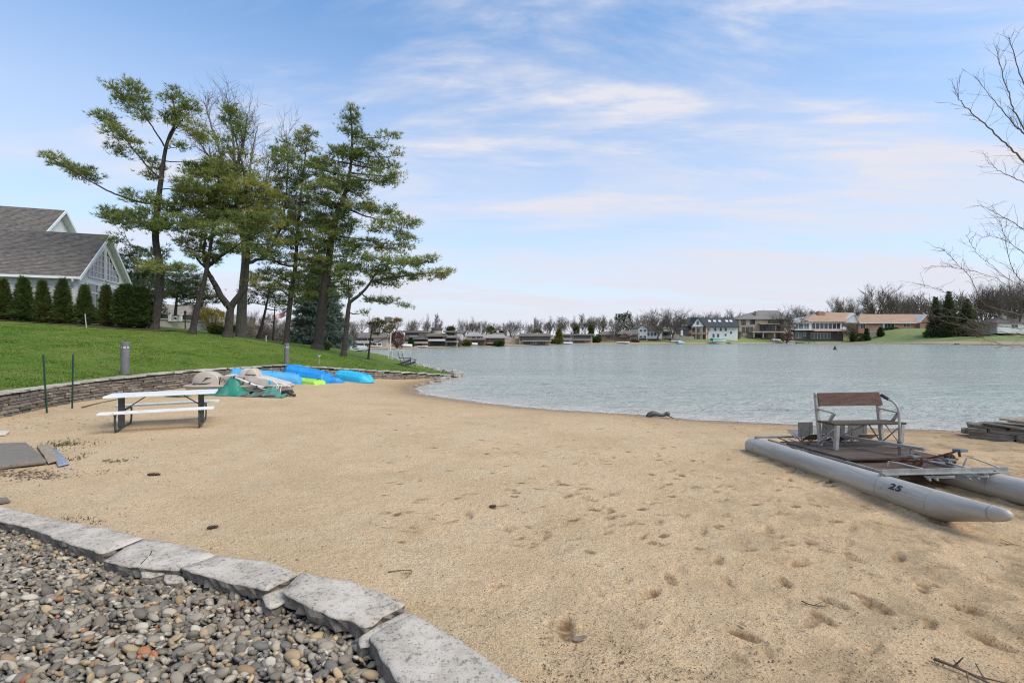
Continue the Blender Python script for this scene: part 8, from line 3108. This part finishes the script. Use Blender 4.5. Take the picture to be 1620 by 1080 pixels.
 h.gable(1007, 1023, 519.4, 1014, 514.6, M_FWHITE, M_RBROWN, 9, -2)
 for v in (521.4, 531):
  h.win(1010, 1014, v, v + 3, y0=-2)
  h.win(1016, 1020, v, v + 3, y0=-2)
 h.win(1009.5, 1020, 535, 538.6, M_FDARK, y0=-2, bars=2)
 h.block("wall", 1022, 1047, 523.5, 541, M_FWHITE)
 h.hip(1012, 1049, 523.6, 1014, 1046, 515.2, M_RBROWN, 9)
 for i in range(4):
  h.win(1024 + i * 5.4, 1027.6 + i * 5.4, 526, 531)
 h.block("deck", 1020, 1047, 535, 536, M_FSTONE, -2.5, 0)
 h.win(1026, 1042, 536.8, 540, M_FDARK, bars=3)
 # 7: black gabled white house
 h = FarHouse("large white house with black gabled roofs, skylights and orange timber balconies", 1110, 206)
 B = M_RBLACK
 h.block("wall", 1044, 1064, 519, 540, M_FWHITE, -1, 8)
 h.gable(1045.5, 1063, 520, 1054, 510.4, M_FWHITE, B, 9, -1.2)
 h.win(1053, 1055, 514, 517.6, M_FDARK, y0=-1.2)
 h.hip(1041.5, 1061, 524.4, 1044, 1060, 522.2, M_FCREAM, 3, -3.6, nm="awning")
 h.win(1048, 1060, 525.6, 531, M_FDARK, y0=-1, bars=3)
 h.block("terrace", 1042, 1064, 532.4, 536, M_FSTONE, -4, -1.05)
 h.block("wall", 1063, 1093, 520, 540, M_FSTONE, 0, 8)
 h.hip(1060, 1098, 521.6, 1082, 1112, 505, B, 9)
 h.gable(1077.5, 1089.5, 515.2, 1083, 507.2, M_FWHITE, B, 4, .2)
 h.win(1081.8, 1084.4, 510.4, 513.4, M_FDARK, y0=.2)
 h.win(1070, 1075.4, 523.4, 528, M_FDARK, bars=1)
 h.win(1081, 1089, 523, 530.4, M_FDARK, bars=2)
 h.block("white_pier", 1076.4, 1080, 522, 531, M_FWHITE, -.4, -.05)
 h.block("terrace", 1064, 1094, 532, 537, M_FSTONE, -3, -.05)
 h.block("wall", 1093, 1119, 516, 540, M_FWHITE, 0, 9)
 h.gable(1091.5, 1112.5, 516.6, 1101.5, 503.2, M_FWHITE, B, 9, -1.6, th=1.6)
 h.win(1100.2, 1102.8, 508.6, 513.4, M_FDARK, y0=-1.6)
 for u in (1096, 1103, 1109.5, 1113.5):
  h.win(u, u + 3.2, 519, 525.6, M_FDARK)
  h.win(u, u + 3.2, 529.8, 536.6, M_FDARK)
 h.block("balcony", 1091, 1118, 526.8, 528.8, M_FTIMBER, -1.8, -.05)
 h.rail(1091, 1118, 524.6, 526.8, M_FTIMBER, -1.7, 14)
 for u in (1091.6, 1101.6, 1107.6, 1113.8, 1117):
  h.block("timber_post", u, u + .9, 517, 538, M_FTIMBER if u != 1107.6 else M_FWHITE, -1.75, -1.5)
 h.block("wall", 1118.2, 1168, 517, 541, M_FWHITE, .6, 9)
 h.hip(1109, 1169.5, 517.6, 1101, 1161, 503.2, B, 10, 0, .6)
 for u in (1120.4, 1131.6, 1140, 1148, ):
  h.win(u, u + 2.2, 519, 523, M_FDARK, y0=.6)
 for u in (1128.6, 1136):
  h.win(u, u + 2.3, 528.4, 532.8, M_FDARK, y0=.6)
 h.win(1148, 1150, 528.4, 531, M_FDARK, y0=.6)
 h.win(1156.5, 1158.5, 525, 527.4, M_FDARK, y0=.6)
 # skylights lie in the roof slope
 e0, r0 = h.p(1140, 517.6, -.6), at(1140, 503.2, h.Y + 5)
 slope = (r0 - e0)
 for i, u in enumerate((1122.4, 1130.6, 1138.6, 1150, 1156.8)):
  q = e0 + slope * .50 + Vector(((u - 1140) * h.Y / FPX, 0, .28))
  m_ = MB()
  d = slope.normalized()
  sh = Vector((.55, 0, 0))
  m_.hexa([q - sh, q + sh, q - sh + d * 1.35 + Vector((-.35, 0, 0)), q + sh + d * 1.35 + Vector((-.35, 0, 0)), q - sh + Vector((0, -.05, .12)), q + sh + Vector((0, -.05, .12)), q - sh + d * 1.35 + Vector((-.35, -.05, .12)), q + sh + d * 1.35 + Vector((-.35, -.05, .12))])
  m_.build("skylight", M_FWHITE, h.t)
 # 8: tan brick
 h = FarHouse("big tan brick house with hipped grey roof and a terrace on stone piers", 1207, 220)
 h.block("wall", 1169, 1228, 504.5, 537, M_FTAN)
 h.hip(1166.5, 1246, 505.4, 1200, 1231, 491.8, M_RGREY, 14, 0, .7)
 h.block("wall", 1228, 1246, 505, 537, M_FTAN, 2, 12)
 h.block("chimney", 1199.5, 1204, 491.6, 503, M_FTAN, 2, 4)
 for (a, b_, c, d_) in ((1173, 1179.6, 506.4, 513.6), (1187, 1194, 506, 512.6)):
  h.win(a, b_, c, d_, M_FDARK, bars=1)
 h.win(1215.5, 1227.5, 504.8, 511, M_FDARK, bars=3)
 h.rail(1214.5, 1228.5, 507.6, 511.4, M_FDARK, -.9, 10)
 for (a, b_) in ((1174.4, 1178), (1180.4, 1185.4), (1187.4, 1190.6)):
  h.win(a, b_, 517.4, 526, M_FDARK)
 h.block("balcony", 1198, 1230, 511.8, 513, M_FTAN, -2.4, -.05)
 h.win(1202, 1226, 514, 523, M_FDARK, bars=3)
 h.block("deck", 1183, 1233, 524.2, 526.2, M_FCREAM, -4.5, -.05)
 h.rail(1185, 1232, 521, 524.2, M_FDARK, -4.3, 22)
 for u in (1184.4, 1199, 1216.4, 1231):
  h.block("pier", u, u + 2, 526.2, 534, M_FTAN, -4.3, -3.6)
 h.win(1190, 1214, 527.6, 533.6, M_FDARK, bars=2)
 h.block("wing_wall", 1235, 1250, 514, 536, M_FTAN, -3, 5)
 h.hip(1233, 1253, 517, 1242, 1247, 505, M_RGREY, 8, -3)
 # 9: tan roofed, dark brick below
 h = FarHouse("two-storey house with tan roof, white glazed upper floor and dark brick below", 1295, 217)
 h.block("lower_wall", 1251, 1334, 521.8, 540, M_FDARK, 0, 9)
 h.block("upper_wall", 1254, 1334, 509, 521.8, M_FWHITE, .8, 9)
 h.hip(1268, 1338, 509.2, 1293, 1352, 495.2, M_RTAN, 12, .4, .8)
 h.gable(1254, 1283, 509.6, 1267, 502.6, M_FWHITE, M_FWHITE, 8, 0, th=1.0)
 h.block("chimney", 1304, 1315, 492.6, 500, M_FRED, 4, 7)
 h.block("chimney_cap", 1306, 1313, 491.4, 492.6, M_FTAN, 4.4, 6.6)
 h.gable(1333, 1363, 510.4, 1356, 496.6, M_FWHITE, M_FWHITE, 6, 1.6, th=1.0, nm="white_gable")
 for i in range(3):
  h.win(1257 + i * 8.6, 1264 + i * 8.6, 511.8, 520.2, y0=.8, bars=1)
 for i in range(7):
  h.win(1286 + i * 6.6, 1291.4 + i * 6.6, 511.2, 520.2, y0=.8, bars=0)
 h.block("balcony", 1252, 1334, 521, 522.4, M_FWHITE, -1.6, .75)
 h.rail(1254, 1282, 517.8, 521, M_FWHITE, -1.5, 12)
 h.hip(1282, 1333, 524, 1284, 1331, 521.4, M_RTAN, 3, -2.4, nm="porch_roof")
 h.block("door", 1251.4, 1255, 525.2, 536, M_FWHITE, -.12, -.02)
 h.win(1259, 1267, 526, 534.6, bars=1)
 h.win(1270.4, 1274.6, 526, 531)
 for i in range(6):
  h.win(1283 + i * 5.2, 1287.2 + i * 5.2, 526.4, 535.2)
 h.win(1326, 1332, 523, 527)
 st = MB()
 st.beam(h.p(1334, 521.4, -1), h.p(1345, 527, -1.5), 1.2, .25)
 st.build("outside_stair", M_FWHITE, h.t)
 # 10: brick ranch
 h = FarHouse("long low red brick house with tan roof on the raised lawn", 1420, 222)
 h.block("wall", 1358, 1452, 509, 527, M_FRED)
 h.hip(1353, 1456, 510.8, 1362, 1459, 497.6, M_RTAN, 10)
 h.block("fascia", 1354, 1453, 510.2, 511.6, M_FWHITE, -.75, -.55)
 h.block("wall", 1452, 1487, 509, 527, M_FRED, -1.2, 9)
 h.gable(1451, 1472, 509.6, 1461.5, 498.2, M_FRED, M_FWHITE, 9, -1.6, th=1.0)
 h.hip(1470, 1491, 507, 1472, 1482, 503.4, M_RTAN, 8, -1.6)
 h.win(1361, 1369, 512.6, 519.6, bars=1)
 h.win(1399, 1414.5, 512.2, 521, bars=2)
 h.win(1429, 1439.6, 511.6, 517.4, bars=1)
 h.win(1461, 1467, 509, 513, y0=-1.2)
 for i in range(2):
  h.block("white_post", 1397 - i * 1.4, 1397.7 - i * 1.4, 511, 522, M_FWHITE, -.5, -.3)
 # far right
 h = FarHouse("low white house end half hidden by the bare branches at the right edge", 1605, 185)
 h.block("wall", 1578, 1650, 510.5, 527, M_FWHITE)
 h.hip(1570, 1660, 511.4, 1585, 1640, 501, M_RBROWN, 9)
 h.block("chimney", 1595.6, 1601, 499, 507, M_FCREAM, 2, 3)
 h.win(1600, 1610, 513.4, 518, bars=1)
 # retaining walls of the brick house garden
 for n_, (u0, u1, v0, v1, Y, lab) in enumerate([(1376, 1398, 526, 533, 216, "low grey garden wall left of the small cone shrubs"), (1376, 1436, 521.4, 525, 219, "long upper garden wall below the red brick house"), (1400, 1435, 525.4, 532, 216.5, "low grey garden wall below the brick house, right stretch")]):
  t = thing("garden_wall", lab, "garden wall", tuple(at(u0, v1, Y)))
  m_ = MB()
  a, b_ = at(u0, v1 + 6, Y), at(u1, v0, Y)
  m_.bb(a.x, b_.x, Y, Y + .5, a.z, b_.z)
  m_.build("wall", M_FSTONE, t)
  m_ = MB()
  m_.bb(a.x - .1, b_.x + .1, Y - .1, Y + .6, b_.z + .003, b_.z + .2)
  m_.build("coping", M_FCREAM, t)
far_houses()
# ------------------------------------------------------------------ far shore: trees
def make_far_tree(seed, **kw):
 segs = bare_segments(seed, 12.0, **kw)
 big = [s for s in segs if s[2] > .075]
 small = [s for s in segs if s[2] <= .075]
 small = [(a, b_, max(r, .024), max(q, .018)) for a, b_, r, q in small]
 w_ = max(max(abs(s[1].x), abs(s[1].y)) for s in small) * 2
 return seg_mesh("trunk", big, 5), seg_mesh("crown", small, 3), w_
FT = [make_far_tree(1000 + i, spread=sp, limbs=lm, depth=5, trunk_frac=tf, upward=up, n_sub=(3, 4), maxseg=4600)
  for i, (sp, lm, tf, up) in enumerate([(.75, 7, .20, .3), (.85, 8, .16, .25), (.55, 6, .22, .6), (.65, 7, .14, .5), (.95, 8, .22, .18), (.5, 5, .25, .7), (.7, 8, .10, .5)])]
for a_, b_, _w in FT:
 a_.materials.append(M_TWIG)
 b_.materials.append(M_TWIG)
TREES = [
 # u, v top, width px, Y, kind, label
 (652, 503, 34, 134, 6, "dense bare tree above the left end of the terraced house"),
 (677, 494, 26, 150, 2, "bare tree rising just left of the round tower"),
 (693, 494, 26, 152, 5, "bare tree rising just right of the round tower"),
 (590, 496, 26, 118, 3, "pale thin bare tree behind the small rust coloured pine"),
 (733, 501, 24, 150, 6, "bushy bare tree at the gap right of the terraced house"),
 (748, 499, 30, 162, 2, "upright bare tree above the pale hipped roof"),
 (760, 504, 26, 158, 6, "bushy bare tree above the right end of the pale hipped roof"),
 (811, 503, 30, 166, 6, "broad brownish bare tree left of the house with dark glazing"),
 (798, 512, 18, 180, 3, "small bare tree behind the tan house with the round gable light"),
 (836, 507, 22, 172, 3, "bare tree above the left half of the house with dark glazing"),
 (849, 500, 18, 178, 5, "slim bare tree above the middle of the house with dark glazing"),
 (871, 497, 28, 186, 2, "bare tree above the right end of the house with dark glazing"),
 (888, 500, 26, 194, 3, "bare tree above the left end of the grey flat-roofed house"),
 (908, 498, 26, 200, 2, "tall bare tree behind the middle of the grey flat-roofed house"),
 (924, 494, 26, 205, 5, "tallest bare tree above the grey flat-roofed house"),
 (938, 496, 24, 204, 6, "bare tree above the right end of the grey flat-roofed house"),
 (955, 496, 28, 206, 2, "bare tree left of the brown brick house's roof"),
 (973, 504, 28, 187, 6, "round brownish young tree in front of the brown brick house"),
 (1003, 500, 26, 210, 3, "thin bare tree between the dark evergreen and the big elm"),
 (1039, 484, 80, 198, 4, "big spreading bare elm in front of the white two-part house"),
 (1064, 484, 70, 200, 1, "big bare elm in front of the black gables, trunk by the porch"),
 (1090, 491, 38, 222, 0, "bare tree above the middle black roof"),
 (1112, 490, 34, 226, 3, "bare tree above the peak of the black gable"),
 (1132, 489, 32, 228, 0, "bare tree behind the long black roof with skylights"),
 (1150, 487, 30, 230, 2, "bare tree above the right end of the long black roof"),
 (1172, 493, 20, 236, 3, "small faint bare tree left of the tan brick house's roof"),
 (1244, 478, 72, 209, 4, "round bare tree in front of the right end of the tan brick house"),
 (1272, 484, 38, 236, 0, "bare tree between the tan brick house and the tan roof"),
 (1292, 488, 32, 238, 6, "dark bushy bare tree left of the brick chimney"),
 (1331, 464, 50, 236, 0, "tall bare tree right of the brick chimney"),
 (1350, 465, 36, 240, 4, "tall bare tree above the white gable end"),
 (1386, 444, 78, 238, 1, "tallest spreading bare tree above the red brick house"),
 (1414, 455, 56, 240, 0, "bare tree above the middle of the red brick house"),
 (1437, 456, 48, 243, 4, "bare tree leaning right above the red brick gable"),
 (1552, 442, 60, 200, 0, "tall bare tree behind the round brown hedge"),
 (1580, 440, 58, 205, 1, "bare tree right of the brown hedge, behind the drooping branches"),
 (1612, 432, 66, 186, 6, "dense dark bare tree at the right picture edge above the white house"),
 (1650, 430, 66, 186, 0, "bare tree cut by the right picture edge behind the white house"),
 (560, 506, 24, 92, 3, "faint bare tree behind the slender forked pine"),
 (395, 486, 30, 62, 6, "bare shrubby tree beside the grey trunk behind the lawn crest"),
 (440, 500, 36, 70, 6, "bare shrubby tree behind the flag"),
 (478, 505, 30, 74, 3, "bare thin tree seen between the dark pine trunks"),
 (538, 490, 40, 80, 4, "bare tree with hanging twigs behind the biggest pine"),
]
def far_trees():
 rng = random.Random(31)
 for (u, vt, wpx, Y, kind, lab) in TREES:
  x = (u - CU) / FPX * Y
  zb = bank_z(x, Y) if Y > 85 else lz(x, Y)
  H = CAM_H - (vt - CV) / FPX * Y - zb + .2
  tr, cr, w_ = FT[kind]
  t = thing("bare_tree", lab, "tree", (x, Y, zb - .2), "bare trees across the lake" if Y > 85 else "bare trees behind the lawn", rng.uniform(0, 6.28))
  sxy = wpx / FPX * Y / w_ * 1.08
  t.scale = (sxy, sxy, H / 12.0)
  for nm, me in (("trunk", tr), ("crown", cr)):
   o = bpy.data.objects.new(nm, me)
   COL.objects.link(o)
   o.parent = t
   if nm == "crown":
    o["kind"] = "stuff"
far_trees()
def distant_woods():
 """the low grey wood behind all the houses, one mass"""
 rng = random.Random(77)
 V, F = [], []
 nv = 0
 base = []
 for i in range(3):
  segs = bare_segments(2000 + i, 12.0, spread=.7, limbs=6, depth=4, trunk_frac=.15, upward=.5, n_sub=(3, 4), maxseg=900)
  segs = [(a, b_, max(r, .045), max(q, .035)) for a, b_, r, q in segs]
  me = seg_mesh("tmp", segs, 3)
  co = np.empty(len(me.vertices) * 3, np.float32)
  me.vertices.foreach_get("co", co)
  fi = np.empty(len(me.polygons) * 4, np.int32)
  me.polygons.foreach_get("vertices", fi)
  base.append((co.reshape(-1, 3), fi.reshape(-1, 4)))
  bpy.data.meshes.remove(me)
 for i in range(80):
  u = 480 + (1680 - 480) * (i + rng.uniform(-.4, .4)) / 80
  Y = np.interp(u, [480, 640, 800, 1000, 1250, 1400, 1680], [165, 190, 225, 270, 300, 300, 280]) + rng.uniform(-8, 25)
  vt = np.interp(u, [480, 640, 720, 900, 1000, 1150, 1300, 1420, 1680], [500, 506, 508, 502, 500, 494, 488, 466, 452]) + rng.uniform(-6, 6)
  x = (u - CU) / FPX * Y
  zb = 2.4
  H = CAM_H - (vt - CV) / FPX * Y - zb
  co, fi = base[rng.randrange(3)]
  a = rng.uniform(0, 6.28)
  c, s = math.cos(a), math.sin(a)
  sx = H / 12 * rng.uniform(.9, 1.4)
  q = np.stack([(co[:, 0] * c - co[:, 1] * s) * sx + x, (co[:, 0] * s + co[:, 1] * c) * sx + Y, co[:, 2] * H / 12 + zb], -1)
  V.append(q)
  F.append(fi + nv)
  nv += len(co)
 me = fast_mesh("distant_woods", np.concatenate(V), np.concatenate(F))
 tag(link("distant_woods", me, M_TWIG), kind="stuff")
distant_woods()
for i, (u, vb, vt, w_, Y, lab) in enumerate([(1480, 523, 469, 28, 196, "dark spruce at the right end of the red brick house, left of the pair"), (1501, 524, 460, 34, 192, "tallest dark spruce right of the red brick house"),
            (1530, 524, 472, 40, 190, "broad dark spruce behind the drooping bare branches")]):
 x = (u - CU) / FPX * Y
 conifer(lab, "spruce_tree", u, vb, vt, w_, Y, M_NEEDLE_DARK, 500 + i, base=bank_z(x, Y) - .2, dens=.50, droop=.3, blade=1.0, tint=.42, cone=.95, group="spruces by the brick house", bw=.3, trunk_r=.2)
for i, (u, vb, vt, w_, Y, lab) in enumerate([(1349, 533, 520, 7, 213, "small dark cone shrub left of the garden walls"), (1371, 532.5, 519, 9, 213, "small dark cone shrub between the two garden walls"), (1393, 532, 517.5, 10, 213, "rightmost small dark cone shrub below the brick house"),
            (650, 545, 535, 6, 116, "narrow green cone shrub against the terraced house"), (884, 543, 520, 13, 180, "yellowish cone evergreen between the dark-glazed and grey flat-roofed houses")]):
 x = (u - CU) / FPX * Y
 conifer(lab, "cone_shrub", u, vb, vt, w_, Y, M_CEDAR if i != 4 else M_YELLOW, 520 + i, base=bank_z(x, Y), dens=.9, droop=-.2, blade=.5, tint=.15 if i != 4 else .2, cone=.55, cat="shrub", bw=.2, trunk_r=.08)
for i, (u, v, ru, rv, Y, mat, ti, lab) in enumerate([
  (713, 522, 6, 4, 158, M_SHRUB, .45, "round dark evergreen crown behind the terraced house's right wing"),
  (776, 523, 7, 6, 175, M_SHRUB, .6, "round olive tree beside the tan house with the round gable light"),
  (850, 526, 8, 4, 190, M_SHRUB, .4, "dark evergreen clump behind the dark-glazed house's roof"),
  (912, 523, 4, 8, 198, M_SHRUB, .35, "dark narrow evergreen behind the grey flat-roofed house"),
  (935, 522, 4, 8, 198, M_SHRUB, .3, "dark evergreen right behind the grey flat-roofed house's end"),
  (980, 507, 7, 11, 215, M_SHRUB, .25, "green evergreen left of the taller one by the big elm"),
  (992, 506, 8, 13, 214, M_SHRUB, .2, "tall green evergreen left of the white two-part house"),
  (943, 538, 7, 5, 186, M_SHRUB, .1, "dark green shrubs between the grey house and the brown brick house"),
  (1547, 517, 27, 12, 180, M_BRUSH, .0, "large round clipped brown hedge before the white house at right"),
  (1165, 529, 8, 5, 212, M_BRUSH, .6, "bare pale shrub between the white wall and the tan brick house"),
  (1345, 517, 8, 6, 214, M_BRUSH, .9, "pale bare shrub before the white gable end"),
  (1246, 532, 9, 4, 207, M_RED, .8, "low reddish shrubs at the foot of the round bare tree"),
  (722, 542, 7, 6, 128, M_BRUSH, .7, "bare tan shrub right of the terraced house"),
  (878, 541, 12, 4, 172, M_SHRUB, .4, "low green shrubs before the yellowish evergreen"),
  (1004, 541, 6, 3, 190, M_RED, .4, "low red-brown shrubs at the brown brick house's corner"),
  (738, 543, 7, 3, 133, M_SHRUB, .6, "low green shrub at the left end of the long low house"),
  (790, 543, 7, 3, 136, M_SHRUB, .2, "low dark green shrub before the long low house"),
  (1360, 531.5, 12, 2, 214, M_SHRUB, .1, "low dark hedge before the left garden wall"),
  (1410, 521, 14, 2.4, 219, M_SHRUB, .1, "clipped low hedge under the brick house's window")]):
 x = (u - CU) / FPX * Y
 bush(lab, "shrub", u, v, ru, rv, Y, mat, 600 + i, ti, base=min(bank_z(x, Y), CAM_H - (v + rv - CV) / FPX * Y + .3), n=420, blade=.7 if mat not in (M_RED, M_BRUSH) else .8, bw=.20 if mat not in (M_RED, M_BRUSH) else .10)
# bare brush and shrubs behind the lawn crest
for i, (u, v, ru, rv, Y, mat, ti, lab) in enumerate([
  (385, 525, 16, 16, 56, M_BRUSH, .75, "bare grey-brown bush behind the grey trunk"), (412, 527, 15, 14, 60, M_BRUSH, .45, "dense bare bush behind the thin dark pine"), (440, 530, 16, 12, 62, M_BRUSH, .7, "bare brown bush under the flag"),
  (478, 532, 16, 14, 64, M_BRUSH, .55, "bare brown bush behind the scraggly leaning pine"), (530, 530, 14, 14, 78, M_BRUSH, .8, "pale bare bush right of the biggest pine trunk"), (462, 518, 14, 12, 74, M_BRUSH, .9, "pale bare brush beneath the flag pole"),
  (318, 496, 12, 10, 58, M_BRUSH, .7, "bare bush left of the yellow-green shrub"), (424, 512, 14, 14, 78, M_BRUSH, .85, "high pale bare brush left of the flag")]):
 x = (u - CU) / FPX * Y
 bush(lab, "bare_bush", u, v, ru, rv, Y, mat, 700 + i, ti, base=lz(x, Y) - .1, n=700, blade=.55, bw=.03)
# ------------------------------------------------------------------ boats drawn up on the far shore
def small_boat(name, label, u, Y, L, W, H, mat, cover=None, rz=0.0, v=None, cat="boat"):
 x = (u - CU) / FPX * Y
 z = bank_z(x, Y) + .05 if v is None else CAM_H - (v - CV) / FPX * Y
 t = thing(name, label, cat, (x, Y, z), "boats drawn up on the far shore")
 Mx = Matrix.Translation((x, Y, z)) @ Matrix.Rotation(rz, 4, "Z")
 V = []
 ns, nk = 14, 6
 for i in range(ns + 1):
  s = i / ns
  w = min(1, ((1 - s) / .45) ** .6 if s > .55 else 1) * W / 2 + .02
  for k in range(nk + 1):
   a = math.pi * k / nk
   V.append(tuple(Mx @ Vector(((s - .5) * L, w * math.cos(a), H * (1 - .75 * math.sin(a)) + .25 * H * max(0, s - .6)))))
 n = nk + 1
 F = [(i * n + k, i * n + k + 1, (i + 1) * n + k + 1, (i + 1) * n + k) for i in range(ns) for k in range(nk)]
 F2 = [tuple(range(n))]
 me = bpy.data.meshes.new("hull")
 me.from_pydata(V, [], F + F2)
 smooth(me)
 o = link("hull", me, mat, t)
 o.modifiers.new("s", "SOLIDIFY").thickness = .08
 if cover is not None:
  V = []
  for i in range(ns + 1):
   s = i / ns
   w = (min(1, ((1 - s) / .45) ** .6 if s > .55 else 1) * W / 2 + .02) * 1.04
   hh = H * (.95 - .5 * s)
   for k in range(nk + 1):
    a = math.pi * k / nk
    V.append(tuple(Mx @ Vector(((s - .5) * L, w * math.cos(a), H + hh * math.sin(a) ** .8 + .22 * H * max(0, s - .6)))))
  me = bpy.data.meshes.new("cover")
  me.from_pydata(V, [], F + F2)
  smooth(me)
  link("cover", me, cover, t)
 else:
  b_ = MB()
  for s in (-.2, .15):
   q0, q1 = Mx @ Vector((s * L, -W * .42, H * .8)), Mx @ Vector((s * L, W * .42, H * .8))
   b_.beam(q0, q1, .3, .05)
  b_.build("thwarts", mat, t, kind="stuff")
 return t
M_TEAL = plain("teal_cover", (0.035, 0.235, 0.22), (0.025, 0.18, 0.17), .6, space="WORLD")
M_NAVY = plain("dark_cover", (0.05, 0.05, 0.06), (0.035, 0.035, 0.045), .6, space="WORLD")
M_AQUA = plain("aqua_cover", (0.05, 0.40, 0.46), (0.04, 0.33, 0.40), .5, space="WORLD")
M_PALEBLUE = plain("pale_blue_boat", (0.26, 0.36, 0.44), (0.21, 0.30, 0.38), .5, space="WORLD")
small_boat("covered_boat", "boat under a teal cover on the grass below the long white wall", 1137, 193.5, 6.2, 2.2, .9, M_FWHITE, M_TEAL, R(8))
small_boat("covered_boat", "boat under a dark cover on the shore before the porch of the black-gabled house", 1069, 192.6, 4.6, 2.0, .9, M_FWHITE, M_NAVY, R(5))
small_boat("jet_ski", "bright aqua covered watercraft beside the dark covered boat", 1077, 191.9, 3.0, 1.2, .6, M_FWHITE, M_AQUA, R(15), cat="watercraft")
small_boat("rowing_boat", "white rowing boat on the bare bank before the brown brick house", 986, 182, 4.6, 1.4, .6, M_FWHITE, None, R(4))
small_boat("covered_boat", "small white covered boat on the grass before the tan brick house's right end", 1228, 212.5, 3.6, 1.6, .7, M_FWHITE, M_FWHITE, R(-6))
small_boat("rowing_boat", "flat pale blue boat on the shore before the two-storey dark brick house", 1248, 212.6, 5.2, 1.6, .5, M_PALEBLUE, M_PALEBLUE, R(3))
small_boat("rowing_boat", "white boat on the brown bank at the terraced house's left end", 643, 112, 2.6, 1.0, .45, M_FWHITE, M_FWHITE, R(6))
small_boat("rowing_boat", "white boat at the waterline below the terraced house's doors", 668, 113, 2.4, .9, .4, M_FWHITE, None, R(0))
small_boat("rowing_boat", "white boat before the long low house with brown lower walls", 746, 137, 3.4, 1.2, .5, M_FWHITE, M_FWHITE, R(-5))
small_boat("canoe", "small white canoe on the bank below the grey flat-roofed house", 897, 174.5, 4.0, 1.0, .45, M_FWHITE, M_FWHITE, R(0), cat="canoe")
small_boat("rowing_boat", "white boat on the far left shore seen between the small pine and the pole", 594, 108, 2.8, 1.1, .4, M_FWHITE, None, R(0))
# low docks
def dock(u0, u1, Y, label, mat=M_FSTONE):
 a, b_ = at(u0, 543, Y), at(u1, 543, Y)
 t = thing("low_dock", label, "dock", (a.x, Y, WATER_Z))
 m_ = MB()
 m_.bb(a.x, b_.x, Y - .5, Y + .9, WATER_Z + .42, WATER_Z + .55)
 m_.build("deck", mat, t)
 n = max(2, int((b_.x - a.x) / 2.5))
 for i in range(n + 1):
  x = a.x + (b_.x - a.x) * i / n
  p_ = MB()
  p_.bb(x - .1, x + .1, Y - .52, Y - .3, WATER_Z - .6, WATER_Z + .42)
  p_.build("dock_pile", mat, t)
dock(1260, 1288, 211.2, "low dark dock along the shore before the two-storey dark brick house", M_FDARK)
dock(1148, 1168, 197, "low pale stone landing by the teal covered boat", M_FCREAM)
dock(1500, 1560, 171.5, "pale stone landing edge on the sandy right shore", M_FCREAM)
